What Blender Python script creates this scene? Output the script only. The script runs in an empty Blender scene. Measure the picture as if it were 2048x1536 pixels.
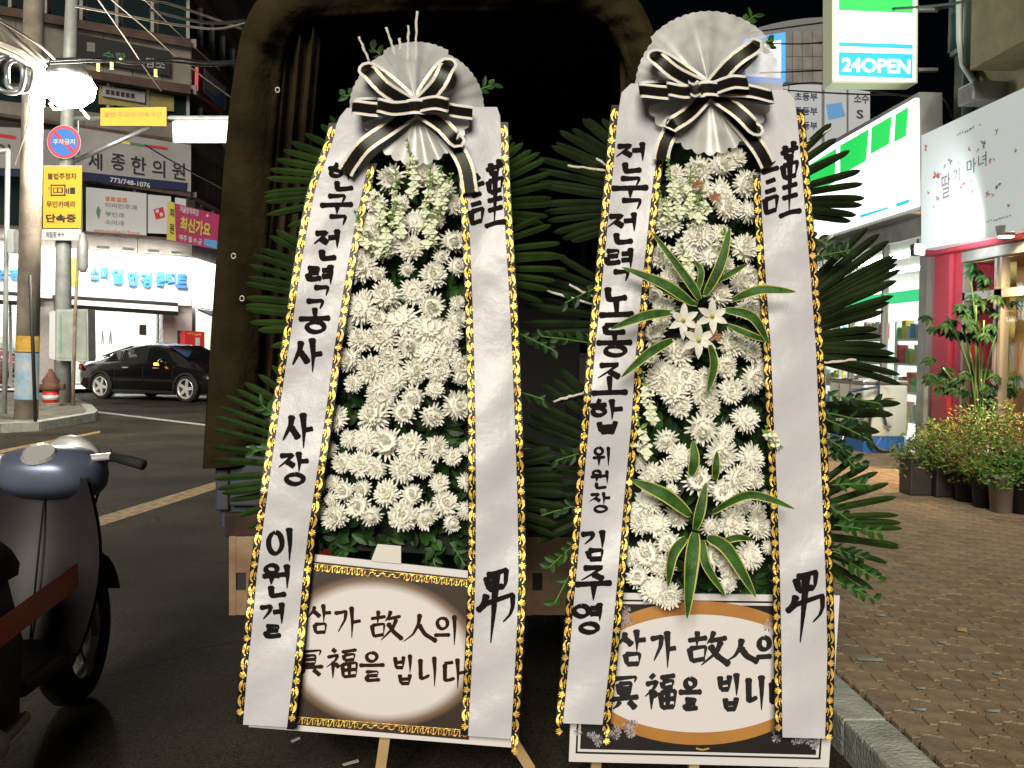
import bpy, bmesh, math, random
from mathutils import Vector, Matrix
random.seed(7)
V = Vector
R = math.radians
sc = bpy.context.scene
C = sc.collection

# ------------------------------------------------------------------ camera
W0, H0, F = 2048, 1536, 2000.0
ROLL = R(0.6)
_dx, _dy = 945 - 1024, 768 - 693
_a = _dx * math.cos(ROLL) - _dy * math.sin(ROLL)
_b = _dx * math.sin(ROLL) + _dy * math.cos(ROLL)
YAW, PITCH = math.atan2(-_a, F), math.atan2(_b, F)
CAM = V((0, 0, 1.4))
fw = V((math.sin(YAW) * math.cos(PITCH), math.cos(YAW) * math.cos(PITCH), -math.sin(PITCH)))
r0 = V((math.cos(YAW), -math.sin(YAW), 0))
u0 = r0.cross(fw)
rt = r0 * math.cos(ROLL) + u0 * math.sin(ROLL)
up = -r0 * math.sin(ROLL) + u0 * math.cos(ROLL)
cam = bpy.data.cameras.new('camera')
camo = bpy.data.objects.new('camera', cam)
C.objects.link(camo)
camo.matrix_world = Matrix(((rt.x, up.x, -fw.x, CAM.x), (rt.y, up.y, -fw.y, CAM.y), (rt.z, up.z, -fw.z, CAM.z), (0, 0, 0, 1)))
cam.sensor_width = 36
cam.lens = 36 * F / W0
cam.clip_start = 0.05
cam.clip_end = 800
sc.camera = camo

# ------------------------------------------------------------------ night sky, one soft front light, exposure
SUN_EL, SUN_AZ = R(27), R(10)          # light from behind and a little left of the camera
wd = bpy.data.worlds.new('World')
sc.world = wd
wd.use_nodes = True
nt = wd.node_tree
bg = nt.nodes['Background']
sky = nt.nodes.new('ShaderNodeTexSky')
sky.sky_type = 'NISHITA'
sky.sun_disc = False
sky.sun_elevation = SUN_EL
sky.sun_rotation = math.pi + SUN_AZ
nt.links.new(sky.outputs[0], bg.inputs[0])
bg.inputs[1].default_value = 0.0002
sl = bpy.data.lights.new('sun', 'SUN')
sl.energy = 3.3
sl.angle = R(26)
sl.color = (1.0, 0.93, 0.80)
so = bpy.data.objects.new('sun', sl)
C.objects.link(so)
sdir = V((-math.sin(SUN_AZ) * math.cos(SUN_EL), -math.cos(SUN_AZ) * math.cos(SUN_EL), math.sin(SUN_EL)))
so.rotation_euler = sdir.to_track_quat('Z', 'Y').to_euler()
so.location = (0, -5, 8)
sc.view_settings.view_transform = 'Standard'
sc.view_settings.look = 'None'
sc.view_settings.exposure = 0.15
sc.view_settings.gamma = 1
sc.view_settings.use_curve_mapping = False
sc.cycles.use_denoising = True
sc.cycles.max_bounces = 6
sc.cycles.transparent_max_bounces = 12
sc.cycles.sample_clamp_indirect = 4.0
sc.cycles.caustics_reflective = False
sc.cycles.caustics_refractive = False

# ------------------------------------------------------------------ pixel rays
def ray(px, py):
    return (rt * ((px - 1024) / F) + up * ((768 - py) / F) + fw)
class Plane:
    def __init__(s, p, n):
        s.p, s.n = V(p), V(n).normalized()
    def hit(s, px, py, off=0.0):
        d = ray(px, py)
        t = (s.p + s.n * off - CAM).dot(s.n) / d.dot(s.n)
        return CAM + d * t
def gp(px, py, z=0.0):
    return Plane((0, 0, z), (0, 0, 1)).hit(px, py)
def aty(px, py, y):
    return Plane((0, y, 0), (0, -1, 0)).hit(px, py)

# ------------------------------------------------------------------ materials
def lk(nt, a, b):
    nt.links.new(a, b)
def mat(name, col, rough=0.6, metal=0.0, var=0.0, scale=8.0, bump=0.0, bscale=None, emit=None, es=0.0, spec=None, col2=None, coat=0.0, trans=0.0):
    m = bpy.data.materials.new(name)
    m.use_nodes = True
    nt = m.node_tree
    b = nt.nodes['Principled BSDF']
    b.inputs['Base Color'].default_value = (*col, 1)
    b.inputs['Roughness'].default_value = rough
    b.inputs['Metallic'].default_value = metal
    if spec is not None:
        b.inputs['Specular IOR Level'].default_value = spec
    if coat:
        b.inputs['Coat Weight'].default_value = coat
        b.inputs['Coat Roughness'].default_value = 0.08
    if emit:
        b.inputs['Emission Color'].default_value = (*emit, 1)
        b.inputs['Emission Strength'].default_value = es
    if var or col2 or bump:
        tc = nt.nodes.new('ShaderNodeTexCoord')
        n = nt.nodes.new('ShaderNodeTexNoise')
        n.inputs['Scale'].default_value = scale
        n.inputs['Detail'].default_value = 5
        lk(nt, tc.outputs['Object'], n.inputs['Vector'])
        if var or col2:
            cr = nt.nodes.new('ShaderNodeValToRGB')
            c2 = col2 or tuple(max(0, c * (1 - var)) for c in col)
            c1 = col if col2 else tuple(min(1, c * (1 + var * 0.6)) for c in col)
            cr.color_ramp.elements[0].position = 0.35
            cr.color_ramp.elements[1].position = 0.68
            cr.color_ramp.elements[0].color = (*c2, 1)
            cr.color_ramp.elements[1].color = (*c1, 1)
            lk(nt, n.outputs['Fac'], cr.inputs[0])
            lk(nt, cr.outputs[0], b.inputs['Base Color'])
        if bump:
            n2 = nt.nodes.new('ShaderNodeTexNoise')
            n2.inputs['Scale'].default_value = bscale or scale * 4
            n2.inputs['Detail'].default_value = 4
            lk(nt, tc.outputs['Object'], n2.inputs['Vector'])
            bp = nt.nodes.new('ShaderNodeBump')
            bp.inputs['Strength'].default_value = bump
            bp.inputs['Distance'].default_value = 0.02
            lk(nt, n2.outputs['Fac'], bp.inputs['Height'])
            lk(nt, bp.outputs[0], b.inputs['Normal'])
    return m
def emis(name, col, s, base=None):
    return mat(name, base or tuple(.05 + .35 * c for c in col), 0.4, emit=col, es=s)
def glass(name, tint=(0.9, 0.95, 0.93), rough=0.02, mixf=0.12):
    m = bpy.data.materials.new(name)
    m.use_nodes = True
    nt = m.node_tree
    nt.nodes.clear()
    o = nt.nodes.new('ShaderNodeOutputMaterial')
    t = nt.nodes.new('ShaderNodeBsdfTransparent')
    t.inputs[0].default_value = (*tint, 1)
    g = nt.nodes.new('ShaderNodeBsdfGlossy')
    g.inputs['Roughness'].default_value = rough
    x = nt.nodes.new('ShaderNodeMixShader')
    x.inputs[0].default_value = mixf
    lk(nt, t.outputs[0], x.inputs[1])
    lk(nt, g.outputs[0], x.inputs[2])
    lk(nt, x.outputs[0], o.inputs[0])
    return m
def tulle_mat(name, col, opac):
    m = bpy.data.materials.new(name)
    m.use_nodes = True
    nt = m.node_tree
    nt.nodes.clear()
    o = nt.nodes.new('ShaderNodeOutputMaterial')
    t = nt.nodes.new('ShaderNodeBsdfTransparent')
    d = nt.nodes.new('ShaderNodeBsdfDiffuse')
    d.inputs[0].default_value = (*col, 1)
    l = nt.nodes.new('ShaderNodeBsdfTranslucent')
    l.inputs[0].default_value = (*col, 1)
    g = nt.nodes.new('ShaderNodeBsdfGlossy')
    g.inputs['Roughness'].default_value = 0.35
    a = nt.nodes.new('ShaderNodeMixShader')
    a.inputs[0].default_value = 0.3
    lk(nt, d.outputs[0], a.inputs[1])
    lk(nt, l.outputs[0], a.inputs[2])
    a2 = nt.nodes.new('ShaderNodeMixShader')
    a2.inputs[0].default_value = 0.12
    lk(nt, a.outputs[0], a2.inputs[1])
    lk(nt, g.outputs[0], a2.inputs[2])
    x = nt.nodes.new('ShaderNodeMixShader')
    tc = nt.nodes.new('ShaderNodeTexCoord')
    n = nt.nodes.new('ShaderNodeTexNoise')
    n.inputs['Scale'].default_value = 14
    lk(nt, tc.outputs['Object'], n.inputs['Vector'])
    mr = nt.nodes.new('ShaderNodeMapRange')
    mr.inputs[1].default_value = 0.3
    mr.inputs[2].default_value = 0.7
    mr.inputs[3].default_value = opac - 0.15
    mr.inputs[4].default_value = min(1, opac + 0.15)
    lk(nt, n.outputs['Fac'], mr.inputs[0])
    lk(nt, mr.outputs[0], x.inputs[0])
    lk(nt, t.outputs[0], x.inputs[1])
    lk(nt, a2.outputs[0], x.inputs[2])
    lk(nt, x.outputs[0], o.inputs[0])
    return m

# ------------------------------------------------------------------ objects
WL = {}                                  # world location of every object's origin
def tag(o, label=None, cat=None, group=None, kind=None):
    if label: o['label'] = label
    if cat: o['category'] = cat
    if group: o['group'] = group
    if kind: o['kind'] = kind
    return o
def thing(name, label, cat, loc=(0, 0, 0), group=None):
    o = bpy.data.objects.new(name, None)
    o.empty_display_size = 0.1
    C.objects.link(o)
    o.location = loc
    WL[o] = V(loc)
    return tag(o, label, cat, group)
def as_list(m):
    return m if isinstance(m, (list, tuple)) else [m]
def part(name, mb, mats, parent=None, smooth=False, loc=None):
    """one mesh object; verts are given in world space"""
    base = WL[parent] if parent is not None else V((0, 0, 0))
    org = V(loc) if loc is not None else base
    me = mb.mesh(name, mats, org, smooth)
    o = bpy.data.objects.new(name, me)
    C.objects.link(o)
    if parent is not None:
        o.parent = parent
    o.location = org - base
    WL[o] = org
    return o
def inst(name, me, parent, loc, rot=None, scale=1.0):
    """an object that shares mesh data; loc in world space, parents are never rotated"""
    base = WL[parent] if parent is not None else V((0, 0, 0))
    o = bpy.data.objects.new(name, me)
    C.objects.link(o)
    if parent is not None:
        o.parent = parent
    s = scale if isinstance(scale, (tuple, list, Vector)) else (scale,) * 3
    m = Matrix.Translation(V(loc) - base) @ (rot.to_4x4() if rot is not None else Matrix.Identity(4)) @ Matrix.Diagonal((*s, 1))
    o.matrix_basis = m
    WL[o] = V(loc)
    return o
def struct(o):
    return tag(o, kind='structure')

class MB:
    def __init__(s):
        s.v, s.f, s.m = [], [], []
    def add(s, vs, fs, mi=0):
        k = len(s.v)
        s.v += [tuple(v) for v in vs]
        for f in fs:
            s.f.append(tuple(i + k for i in f))
            s.m.append(mi)
        return s
    def quad(s, a, b, c, d, mi=0):
        return s.add([a, b, c, d], [(0, 1, 2, 3)], mi)
    def hexa(s, q, t, mi=0):
        """q = 4 points, t = thickness vector"""
        t = V(t)
        a = [V(p) for p in q]
        b = [p + t for p in a]
        return s.add(a + b, [(3, 2, 1, 0), (4, 5, 6, 7), (0, 1, 5, 4), (1, 2, 6, 5), (2, 3, 7, 6), (3, 0, 4, 7)], mi)
    def box(s, a, b, mi=0):
        x0, y0, z0 = a
        x1, y1, z1 = b
        return s.hexa([(x0, y0, z0), (x1, y0, z0), (x1, y1, z0), (x0, y1, z0)], (0, 0, z1 - z0), mi)
    def bbox(s, a, b, bev, mi=0):
        """bevelled box"""
        bm = bmesh.new()
        bmesh.ops.create_cube(bm, size=1)
        a, b = V(a), V(b)
        c, d = (a + b) / 2, b - a
        for v in bm.verts:
            v.co = V((v.co.x * d.x, v.co.y * d.y, v.co.z * d.z)) + c
        bmesh.ops.bevel(bm, geom=bm.edges[:], offset=bev, segments=2, affect='EDGES', profile=0.6)
        bm.verts.index_update()
        s.add([v.co.copy() for v in bm.verts], [[v.index for v in f.verts] for f in bm.faces], mi)
        bm.free()
        return s
    def prism(s, pts, t, mi=0):
        t = V(t)
        n = len(pts)
        a = [V(p) for p in pts]
        vs = a + [p + t for p in a]
        fs = [tuple(range(n - 1, -1, -1)), tuple(range(n, 2 * n))] + [(i, (i + 1) % n, n + (i + 1) % n, n + i) for i in range(n)]
        return s.add(vs, fs, mi)
    def loft(s, rows, mi=0, closed=False, caps=False):
        n = len(rows[0])
        vs = [p for r in rows for p in r]
        fs = []
        for i in range(len(rows) - 1):
            for j in range(n if closed else n - 1):
                k = (j + 1) % n
                fs.append((i * n + j, i * n + k, (i + 1) * n + k, (i + 1) * n + j))
        if caps:
            fs.append(tuple(range(n - 1, -1, -1)))
            fs.append(tuple((len(rows) - 1) * n + j for j in range(n)))
        return s.add(vs, fs, mi)
    def tube(s, path, r, n=8, mi=0, caps=True):
        path = [V(p) for p in path]
        rows = []
        prev = None
        for i, p in enumerate(path):
            d = (path[min(i + 1, len(path) - 1)] - path[max(i - 1, 0)])
            if d.length < 1e-9:
                d = V((0, 0, 1))
            d.normalize()
            ref = prev if prev is not None else (V((0, 0, 1)) if abs(d.z) < 0.9 else V((1, 0, 0)))
            x = ref - d * ref.dot(d)
            if x.length < 1e-6:
                x = V((1, 0, 0)) - d * d.x
            x.normalize()
            y = d.cross(x)
            prev = x
            rr = r[i] if isinstance(r, (list, tuple)) else r
            rows.append([p + (x * math.cos(t) + y * math.sin(t)) * rr for t in [2 * math.pi * k / n for k in range(n)]])
        return s.loft(rows, mi, True, caps)
    def lathe(s, prof, c, ax=(0, 0, 1), n=20, mi=0, caps=True):
        """prof = [(radius, height)] round axis ax through c"""
        ax = V(ax).normalized()
        x = V((1, 0, 0)) if abs(ax.x) < 0.9 else V((0, 1, 0))
        x = (x - ax * x.dot(ax)).normalized()
        y = ax.cross(x)
        c = V(c)
        rows = [[c + ax * h + (x * math.cos(2 * math.pi * k / n) + y * math.sin(2 * math.pi * k / n)) * max(r, 1e-4) for k in range(n)] for r, h in prof]
        return s.loft(rows, mi, True, caps)
    def mesh(s, name, mats, org=V((0, 0, 0)), smooth=False):
        me = bpy.data.meshes.new(name)
        o = org
        me.from_pydata([(v[0] - o[0], v[1] - o[1], v[2] - o[2]) for v in s.v], [], s.f)
        for m in as_list(mats):
            me.materials.append(m)
        if len(as_list(mats)) > 1:
            me.polygons.foreach_set('material_index', s.m)
        if smooth:
            me.polygons.foreach_set('use_smooth', [True] * len(me.polygons))
        me.update()
        return me
def cr(pts, n):
    """catmull-rom through pts (tuples of any size), n samples"""
    P = [tuple(p) for p in pts]
    if len(P) == 1:
        return [P[0]] * n
    out = []
    m = len(P) - 1
    for i in range(n):
        t = m * i / (n - 1) if n > 1 else 0
        k = min(int(t), m - 1)
        u = t - k
        p0, p1, p2, p3 = P[max(k - 1, 0)], P[k], P[k + 1], P[min(k + 2, m)]
        out.append(tuple(0.5 * (2 * b + (c - a) * u + (2 * a - 5 * b + 4 * c - d) * u * u + (3 * b - a - 3 * c + d) * u ** 3) for a, b, c, d in zip(p0, p1, p2, p3)))
    return out
def lerp(a, b, t):
    return a + (b - a) * t
# flat print in the built-in typeface, mapped on a quad (top-left, top-right, bottom-right, bottom-left)
_tc = {}
def text_geo(s, bold=0.0):
    key = (s, bold)
    if key not in _tc:
        cu = bpy.data.curves.new('t', 'FONT')
        cu.body = s
        cu.size = 1
        cu.offset = bold
        cu.resolution_u = 3
        o = bpy.data.objects.new('t', cu)
        me = bpy.data.meshes.new_from_object(o)
        vs = [v.co.copy() for v in me.vertices]
        fs = [tuple(p.vertices) for p in me.polygons]
        bpy.data.objects.remove(o)
        bpy.data.curves.remove(cu)
        bpy.data.meshes.remove(me)
        _tc[key] = (vs, fs)
    return _tc[key]
def text_on(mb, s, quad, off=0.004, bold=0.0, mi=0):
    vs, fs = text_geo(s, bold)
    if not vs:
        return mb
    x0, x1 = min(v.x for v in vs), max(v.x for v in vs)
    y0, y1 = min(v.y for v in vs), max(v.y for v in vs)
    a, b, c, d = [V(p) for p in quad]
    n = (b - a).cross(a - d).normalized()
    if n.dot(CAM - a) < 0:
        n = -n
    out = []
    for v in vs:
        u = (v.x - x0) / max(x1 - x0, 1e-6)
        w = (y1 - v.y) / max(y1 - y0, 1e-6)
        out.append(a.lerp(b, u).lerp(d.lerp(c, u), w) + n * off)
    return mb.add(out, fs, mi)
def smudge(mb, quad, k, off=0.004, seed=1):
    """a row of print too small to read: k little strokes on a quad"""
    rnd = random.Random(seed)
    a, b, c, d = [V(p) for p in quad]
    n = (b - a).cross(a - d).normalized()
    if n.dot(CAM - a) < 0:
        n = -n
    for i in range(k):
        for j in range(3):
            u0, w0 = (i + .12 + .2 * j) / k, rnd.uniform(0, .5)
            u1, w1 = u0 + rnd.choice([.12, .4]) / k, w0 + rnd.uniform(.2, .5)
            mb.add([a.lerp(b, u).lerp(d.lerp(c, u), w) + n * (off + .0003 * j) for u, w in ((u0, w0), (u1, w0), (u1, w1), (u0, w1))], [(0, 1, 2, 3)])
    return mb
# ------------------------------------------------------------------ road, kerb, pavements
def asphalt():
    m = bpy.data.materials.new('asphalt')
    m.use_nodes = True
    nt = m.node_tree
    b = nt.nodes['Principled BSDF']
    tc = nt.nodes.new('ShaderNodeTexCoord')
    v = nt.nodes.new('ShaderNodeTexVoronoi')
    v.inputs['Scale'].default_value = 170
    lk(nt, tc.outputs['Object'], v.inputs['Vector'])
    n = nt.nodes.new('ShaderNodeTexNoise')
    n.inputs['Scale'].default_value = 0.8
    n.inputs['Detail'].default_value = 6
    lk(nt, tc.outputs['Object'], n.inputs['Vector'])
    r1 = nt.nodes.new('ShaderNodeValToRGB')
    e = r1.color_ramp.elements
    e[0].position, e[0].color = 0.0, (0.006, 0.006, 0.005, 1)
    e[1].position, e[1].color = 1.0, (0.072, 0.060, 0.042, 1)
    lk(nt, v.outputs['Color'], r1.inputs[0])
    r2 = nt.nodes.new('ShaderNodeValToRGB')
    e = r2.color_ramp.elements
    e[0].position, e[0].color = 0.36, (0.42, 0.42, 0.42, 1)
    e[1].position, e[1].color = 0.66, (1.3, 1.25, 1.15, 1)
    lk(nt, n.outputs['Fac'], r2.inputs[0])
    mx = nt.nodes.new('ShaderNodeMix')
    mx.data_type = 'RGBA'
    mx.blend_type = 'MULTIPLY'
    mx.inputs[0].default_value = 1
    lk(nt, r1.outputs[0], mx.inputs[6])
    lk(nt, r2.outputs[0], mx.inputs[7])
    # hairline cracks
    vc = nt.nodes.new('ShaderNodeTexVoronoi')
    vc.feature = 'DISTANCE_TO_EDGE'
    vc.inputs['Scale'].default_value = 0.55
    nd = nt.nodes.new('ShaderNodeTexNoise')
    nd.inputs['Scale'].default_value = 2.2
    nd.inputs['Detail'].default_value = 6
    lk(nt, tc.outputs['Object'], nd.inputs['Vector'])
    ad = nt.nodes.new('ShaderNodeMix')
    ad.data_type = 'RGBA'
    ad.blend_type = 'ADD'
    ad.inputs[0].default_value = 0.5
    lk(nt, tc.outputs['Object'], ad.inputs[6])
    lk(nt, nd.outputs['Color'], ad.inputs[7])
    lk(nt, ad.outputs[2], vc.inputs['Vector'])
    rc = nt.nodes.new('ShaderNodeValToRGB')
    rc.color_ramp.elements[0].position, rc.color_ramp.elements[0].color = 0.002, (0.45, 0.45, 0.45, 1)
    rc.color_ramp.elements[1].position, rc.color_ramp.elements[1].color = 0.008, (1, 1, 1, 1)
    lk(nt, vc.outputs['Distance'], rc.inputs[0])
    m2 = nt.nodes.new('ShaderNodeMix')
    m2.data_type = 'RGBA'
    m2.blend_type = 'MULTIPLY'
    m2.inputs[0].default_value = 1
    lk(nt, mx.outputs[2], m2.inputs[6])
    lk(nt, rc.outputs[0], m2.inputs[7])
    lk(nt, m2.outputs[2], b.inputs['Base Color'])
    b.inputs['Roughness'].default_value = 0.85
    b.inputs['Specular IOR Level'].default_value = 0.12
    bp = nt.nodes.new('ShaderNodeBump')
    bp.inputs['Strength'].default_value = 0.5
    bp.inputs['Distance'].default_value = 0.003
    lk(nt, v.outputs['Distance'], bp.inputs['Height'])
    lk(nt, bp.outputs[0], b.inputs['Normal'])
    return m
M_ASPH = asphalt()
M_CONC = mat('kerb concrete', (0.44, 0.46, 0.40), 0.85, var=0.3, scale=9, bump=0.5, bscale=70)
M_CONC_D = mat('old concrete', (0.22, 0.2, 0.17), 0.9, var=0.4, scale=5, bump=0.4, bscale=50)
M_SAND = mat('joint sand', (0.018, 0.015, 0.012), 0.95, bump=0.3, scale=40)
M_YEL = mat('worn yellow road paint', (0.42, 0.26, 0.07), 0.75, scale=14, col2=(0.13, 0.09, 0.04))
M_WHT = mat('worn white road paint', (0.5, 0.5, 0.47), 0.75, scale=10, col2=(0.25, 0.25, 0.23))

mb = MB().quad((-120, -12, 0), (120, -12, 0), (120, 260, 0), (-120, 260, 0))
struct(part('road', mb, M_ASPH))

def ground_strip(name, p, m, z=0.004):
    mb = MB()
    n = 10
    for i in range(n):
        a, b = i / n, (i + 1) / n
        q = [gp(lerp(p[0][0], p[1][0], t), lerp(p[0][1], p[1][1], t)) for t in (a, b)] + [gp(lerp(p[3][0], p[2][0], t), lerp(p[3][1], p[2][1], t)) for t in (b, a)]
        mb.quad(*[V((v.x, v.y, z)) for v in q])
    struct(part(name, mb, m))
ground_strip('lane_line', [(180, 1040), (560, 925), (560, 938), (192, 1056)], M_YEL)
ground_strip('lane_line', [(-60, 912), (200, 862), (200, 866), (-60, 920)], M_YEL)
ground_strip('stop_line', [(156, 818), (420, 850), (420, 853), (156, 821)], M_WHT)
ground_strip('crossing_line', [(232, 788), (420, 792), (420, 800), (226, 795)], M_WHT)

# right kerb of separate stones
KX0, KX1, KZ = 1.29, 1.45, 0.13
kerb = struct(part('kerb', MB().box((KX0 + 0.02, -3, -0.05), (KX1 - 0.002, 40, KZ - 0.035)), M_SAND))
yj = gp(1740, 1438, KZ).y
y = yj - 4
i = 0
while y < 34:
    mb = MB()
    ln = 1.0
    j = random.uniform(-0.002, 0.002)
    mb.bbox((KX0 + j, y + 0.004, -0.02), (KX1 - 0.006 + j, y + ln - 0.004, KZ + random.uniform(-0.002, 0.002)), 0.012)
    part('kerb_stone', mb, M_CONC, kerb)
    y += ln

# paved pavement of interlocking blocks
SZ = KZ - 0.004                       # top of the blocks
XF = 5.5                              # shop fronts
side = struct(part('sidewalk', MB().box((KX1, -3, -0.04), (60, 120, SZ - 0.022)), M_SAND))
pv_mats = [mat('paver %d' % k, c, 0.8, var=0.3, scale=11, bump=0.35, bscale=90) for k, c in enumerate([(0.30, 0.222, 0.135), (0.27, 0.195, 0.115), (0.275, 0.215, 0.14), (0.33, 0.245, 0.15)])]
PW, PD, GAP = 0.225, 0.1125, 0.004
def paver_outline():
    pts = []
    a = 0.013
    zig = [(0, 0), (0.25, 0), (0.4, 1), (0.6, 1), (0.75, 0), (1, 0)]
    wav = [(0, 0), (0.18, 0.0), (0.32, 1), (0.5, 1.0), (0.5, 1.0), (0.68, 1), (0.82, 0)]
    bot = [(t * PW, a * w * 0.55) for t, w in [(0, 0), (0.17, 0), (0.33, 1), (0.5, 0.5), (0.67, 0), (0.83, 1)]]
    bot = [(0, 0), (0.06 * PW / 0.225, 0.0), (0.08, 0.010), (PW / 2, 0.0), (PW / 2 + 0.06, 0.0), (PW / 2 + 0.08, 0.010)]
    rgt = [(PW, 0), (PW - 0.0, 0.028), (PW + 0.02, 0.045), (PW + 0.02, 0.072), (PW, 0.088)]
    top = [(x, yy + PD) for x, yy in bot][::-1]
    lft = [(x - PW, yy) for x, yy in rgt[1:]][::-1]
    out = bot + rgt + [(PW, PD)] + top[:-1] + [(0, PD)] + lft
    res = []
    for p in out:
        if not res or (abs(p[0] - res[-1][0]) + abs(p[1] - res[-1][1])) > 1e-4:
            res.append(p)
    return [(yy, x) for x, yy in res][::-1]       # long side along the street
OUTL = paver_outline()
PW, PD = PD, PW
cx, cy = PW / 2, PD / 2
def paver_geo(mb, x, y, z, tilt=(0, 0), mi=0):
    s = 1 - GAP / 0.08 * 0.55
    n = len(OUTL)
    def pt(p, k, zz):
        dx, dy = (p[0] - cx), (p[1] - cy)
        L = math.hypot(dx, dy)
        f = (L - k) / L
        return (x + dx * f, y + dy * f, zz + dx * tilt[0] + dy * tilt[1])
    vs = [pt(p, 0.0034, z - 0.03) for p in OUTL] + [pt(p, 0.0034, z - 0.004) for p in OUTL] + [pt(p, 0.0062, z) for p in OUTL]
    fs = []
    for r in (0, 1):
        fs += [(r * n + i, r * n + (i + 1) % n, (r + 1) * n + (i + 1) % n, (r + 1) * n + i) for i in range(n)]
    fs.append(tuple(range(2 * n, 3 * n)))
    mb.add(vs, fs, mi)
proto = []
for k in range(4):
    for q in range(3):
        m_ = MB()
        paver_geo(m_, 0, 0, 0, (random.uniform(-0.006, 0.006), random.uniform(-0.006, 0.006)))
        proto.append(m_.mesh('paver', pv_mats[k]))
cells = []
col = 0
x = KX1 + 0.012
while x < XF + 0.3:
    y = 1.4 + (PD / 2 if col % 2 else 0)
    while y < 20:
        c = V((x + cx, y + cy, SZ))
        d = c - CAM
        z = d.dot(fw)
        u, w = 1024 + F * d.dot(rt) / z if z > 0.3 else -1, 768 - F * d.dot(up) / z if z > 0.3 else -1
        vis = 1660 < u < 2090 and 840 < w < 1580 and z > 0
        cells.append((z if vis else 1e3 + abs(z), x + cx, y + cy))
        y += PD
    x += PW
    col += 1
cells.sort()
rest = [MB() for _ in range(1)]
for i, (z, x, y) in enumerate(cells):
    if i < 300:
        inst('paver', random.choice(proto), side, (x, y, SZ + random.uniform(-0.0008, 0.0008)))
    else:
        paver_geo(rest[0], x, y, SZ + random.uniform(-0.0008, 0.0008), (random.uniform(-0.005, 0.005),) * 2, random.randrange(4))
o = part('paver_field', rest[0], pv_mats, side)
tag(o, kind='stuff')
# half-block gaps along the kerb are left dark, as in the photograph

# left street corner pavement with its kerb
lp = [(-420, 905), (0, 866), (78, 862), (188, 842), (193, 836), (180, 822), (152, 806), (90, 796), (-420, 790)]
pts = [gp(*p) for p in lp]
mb = MB().prism([V((p.x, p.y, -0.02)) for p in pts], (0, 0, 0.15))
corner = struct(part('corner_pavement', mb, M_CONC_D))
seq = [gp(*p) for p in lp[:6]]
for a, b in zip(seq[:-1], seq[1:]):
    L = (b - a).length
    k = max(1, round(L / 1.0))
    for i in range(k):
        p, q = a.lerp(b, i / k), a.lerp(b, (i + 1) / k)
        t = (q - p).normalized()
        nrm = V((t.y, -t.x, 0))
        p2, q2 = p + t * 0.008, q - t * 0.008
        m_ = MB().hexa([p2 + nrm * 0.02, q2 + nrm * 0.02, q2 - nrm * 0.16, p2 - nrm * 0.16], (0, 0, 0.146))
        part('kerb_stone', m_, M_CONC, corner)
# far building-side pavement
pts = [gp(*p) for p in [(-600, 775), (460, 775), (460, 740), (-600, 740)]]
struct(part('far_pavement', MB().prism([V((p.x, p.y, -0.02)) for p in pts], (0, 0, 0.14)), M_CONC))
# ------------------------------------------------------------------ canvas-covered truck
TY = 3.95
def canvas_mat():
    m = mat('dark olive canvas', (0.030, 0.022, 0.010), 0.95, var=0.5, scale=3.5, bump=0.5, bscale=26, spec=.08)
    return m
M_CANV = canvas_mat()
M_CANV_IN = mat('canvas lining with shade in colour', (0.012, 0.011, 0.01), 0.95)  # near black: the shade inside the truck is put into this colour
M_BLUE = mat('chipped dark blue truck paint', (0.02, 0.045, 0.09), 0.5, scale=7, col2=(0.05, 0.03, 0.02))
M_RUSTY = mat('worn beige painted steel', (0.33, 0.23, 0.14), 0.7, scale=6, col2=(0.2, 0.11, 0.06), bump=0.2, bscale=30)
M_RUST = mat('rusty steel', (0.04, 0.016, 0.01), 0.85, var=0.5, scale=12)
M_RUBBER = mat('black rubber', (0.012, 0.012, 0.012), 0.8, bump=0.2, scale=40)
M_STEEL = mat('dull steel', (0.3, 0.3, 0.3), 0.45, metal=0.8, var=0.3)
M_DARK = mat('matt black', (0.015, 0.015, 0.015), 0.7)
M_REDLENS = mat('red tail lamp lens', (0.25, 0.01, 0.01), 0.2)
M_PLATE = mat('green plate', (0.03, 0.13, 0.07), 0.5)
tr = thing('truck', 'truck seen from behind with dark olive canvas cover and open black rear', 'truck', (-0.16, TY, 0))
outer = [(405, 938), (416, 760), (432, 520), (455, 250), (472, 120), (490, 45), (528, -15), (600, -45), (760, -58), (900, -62), (1060, -58), (1190, -46), (1262, -15), (1298, 40), (1318, 110), (1330, 260), (1338, 520), (1342, 760), (1345, 938)]
inner = [(508, 930), (514, 760), (528, 520), (549, 250), (561, 130), (575, 78), (602, 48), (650, 34), (770, 25), (900, 22), (1040, 24), (1150, 28), (1205, 44), (1238, 84), (1258, 140), (1276, 260), (1286, 520), (1290, 760), (1292, 930)]
N = 110
oc, ic = cr(outer, N), cr(inner, N)
rows = []
for i in range(N):
    ro = []
    for j in range(13):
        t = j / 12
        px, py = lerp(oc[i][0], ic[i][0], t), lerp(oc[i][1], ic[i][1], t)
        w = math.sin(i * 0.55 + t * 2.0) * 0.010 + math.sin(i * 1.37 + t * 5 + 1) * 0.007 + math.sin(i * 0.21 - 3 * t) * 0.014
        bulge = -0.05 * math.sin(math.pi * min(1, t * 1.05)) + 0.05 * t
        ro.append(aty(px, py, TY + bulge + w * (0.3 + math.sin(math.pi * t))))
    # rolled hem running back into the dark opening
    px, py = ic[i]
    q = aty(px, py, TY + 0.05)
    ro.append(q + V((0, 0.06, 0)))
    rows.append(ro)
part('rear_hood', MB().loft(rows), M_CANV, tr, smooth=True)
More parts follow.
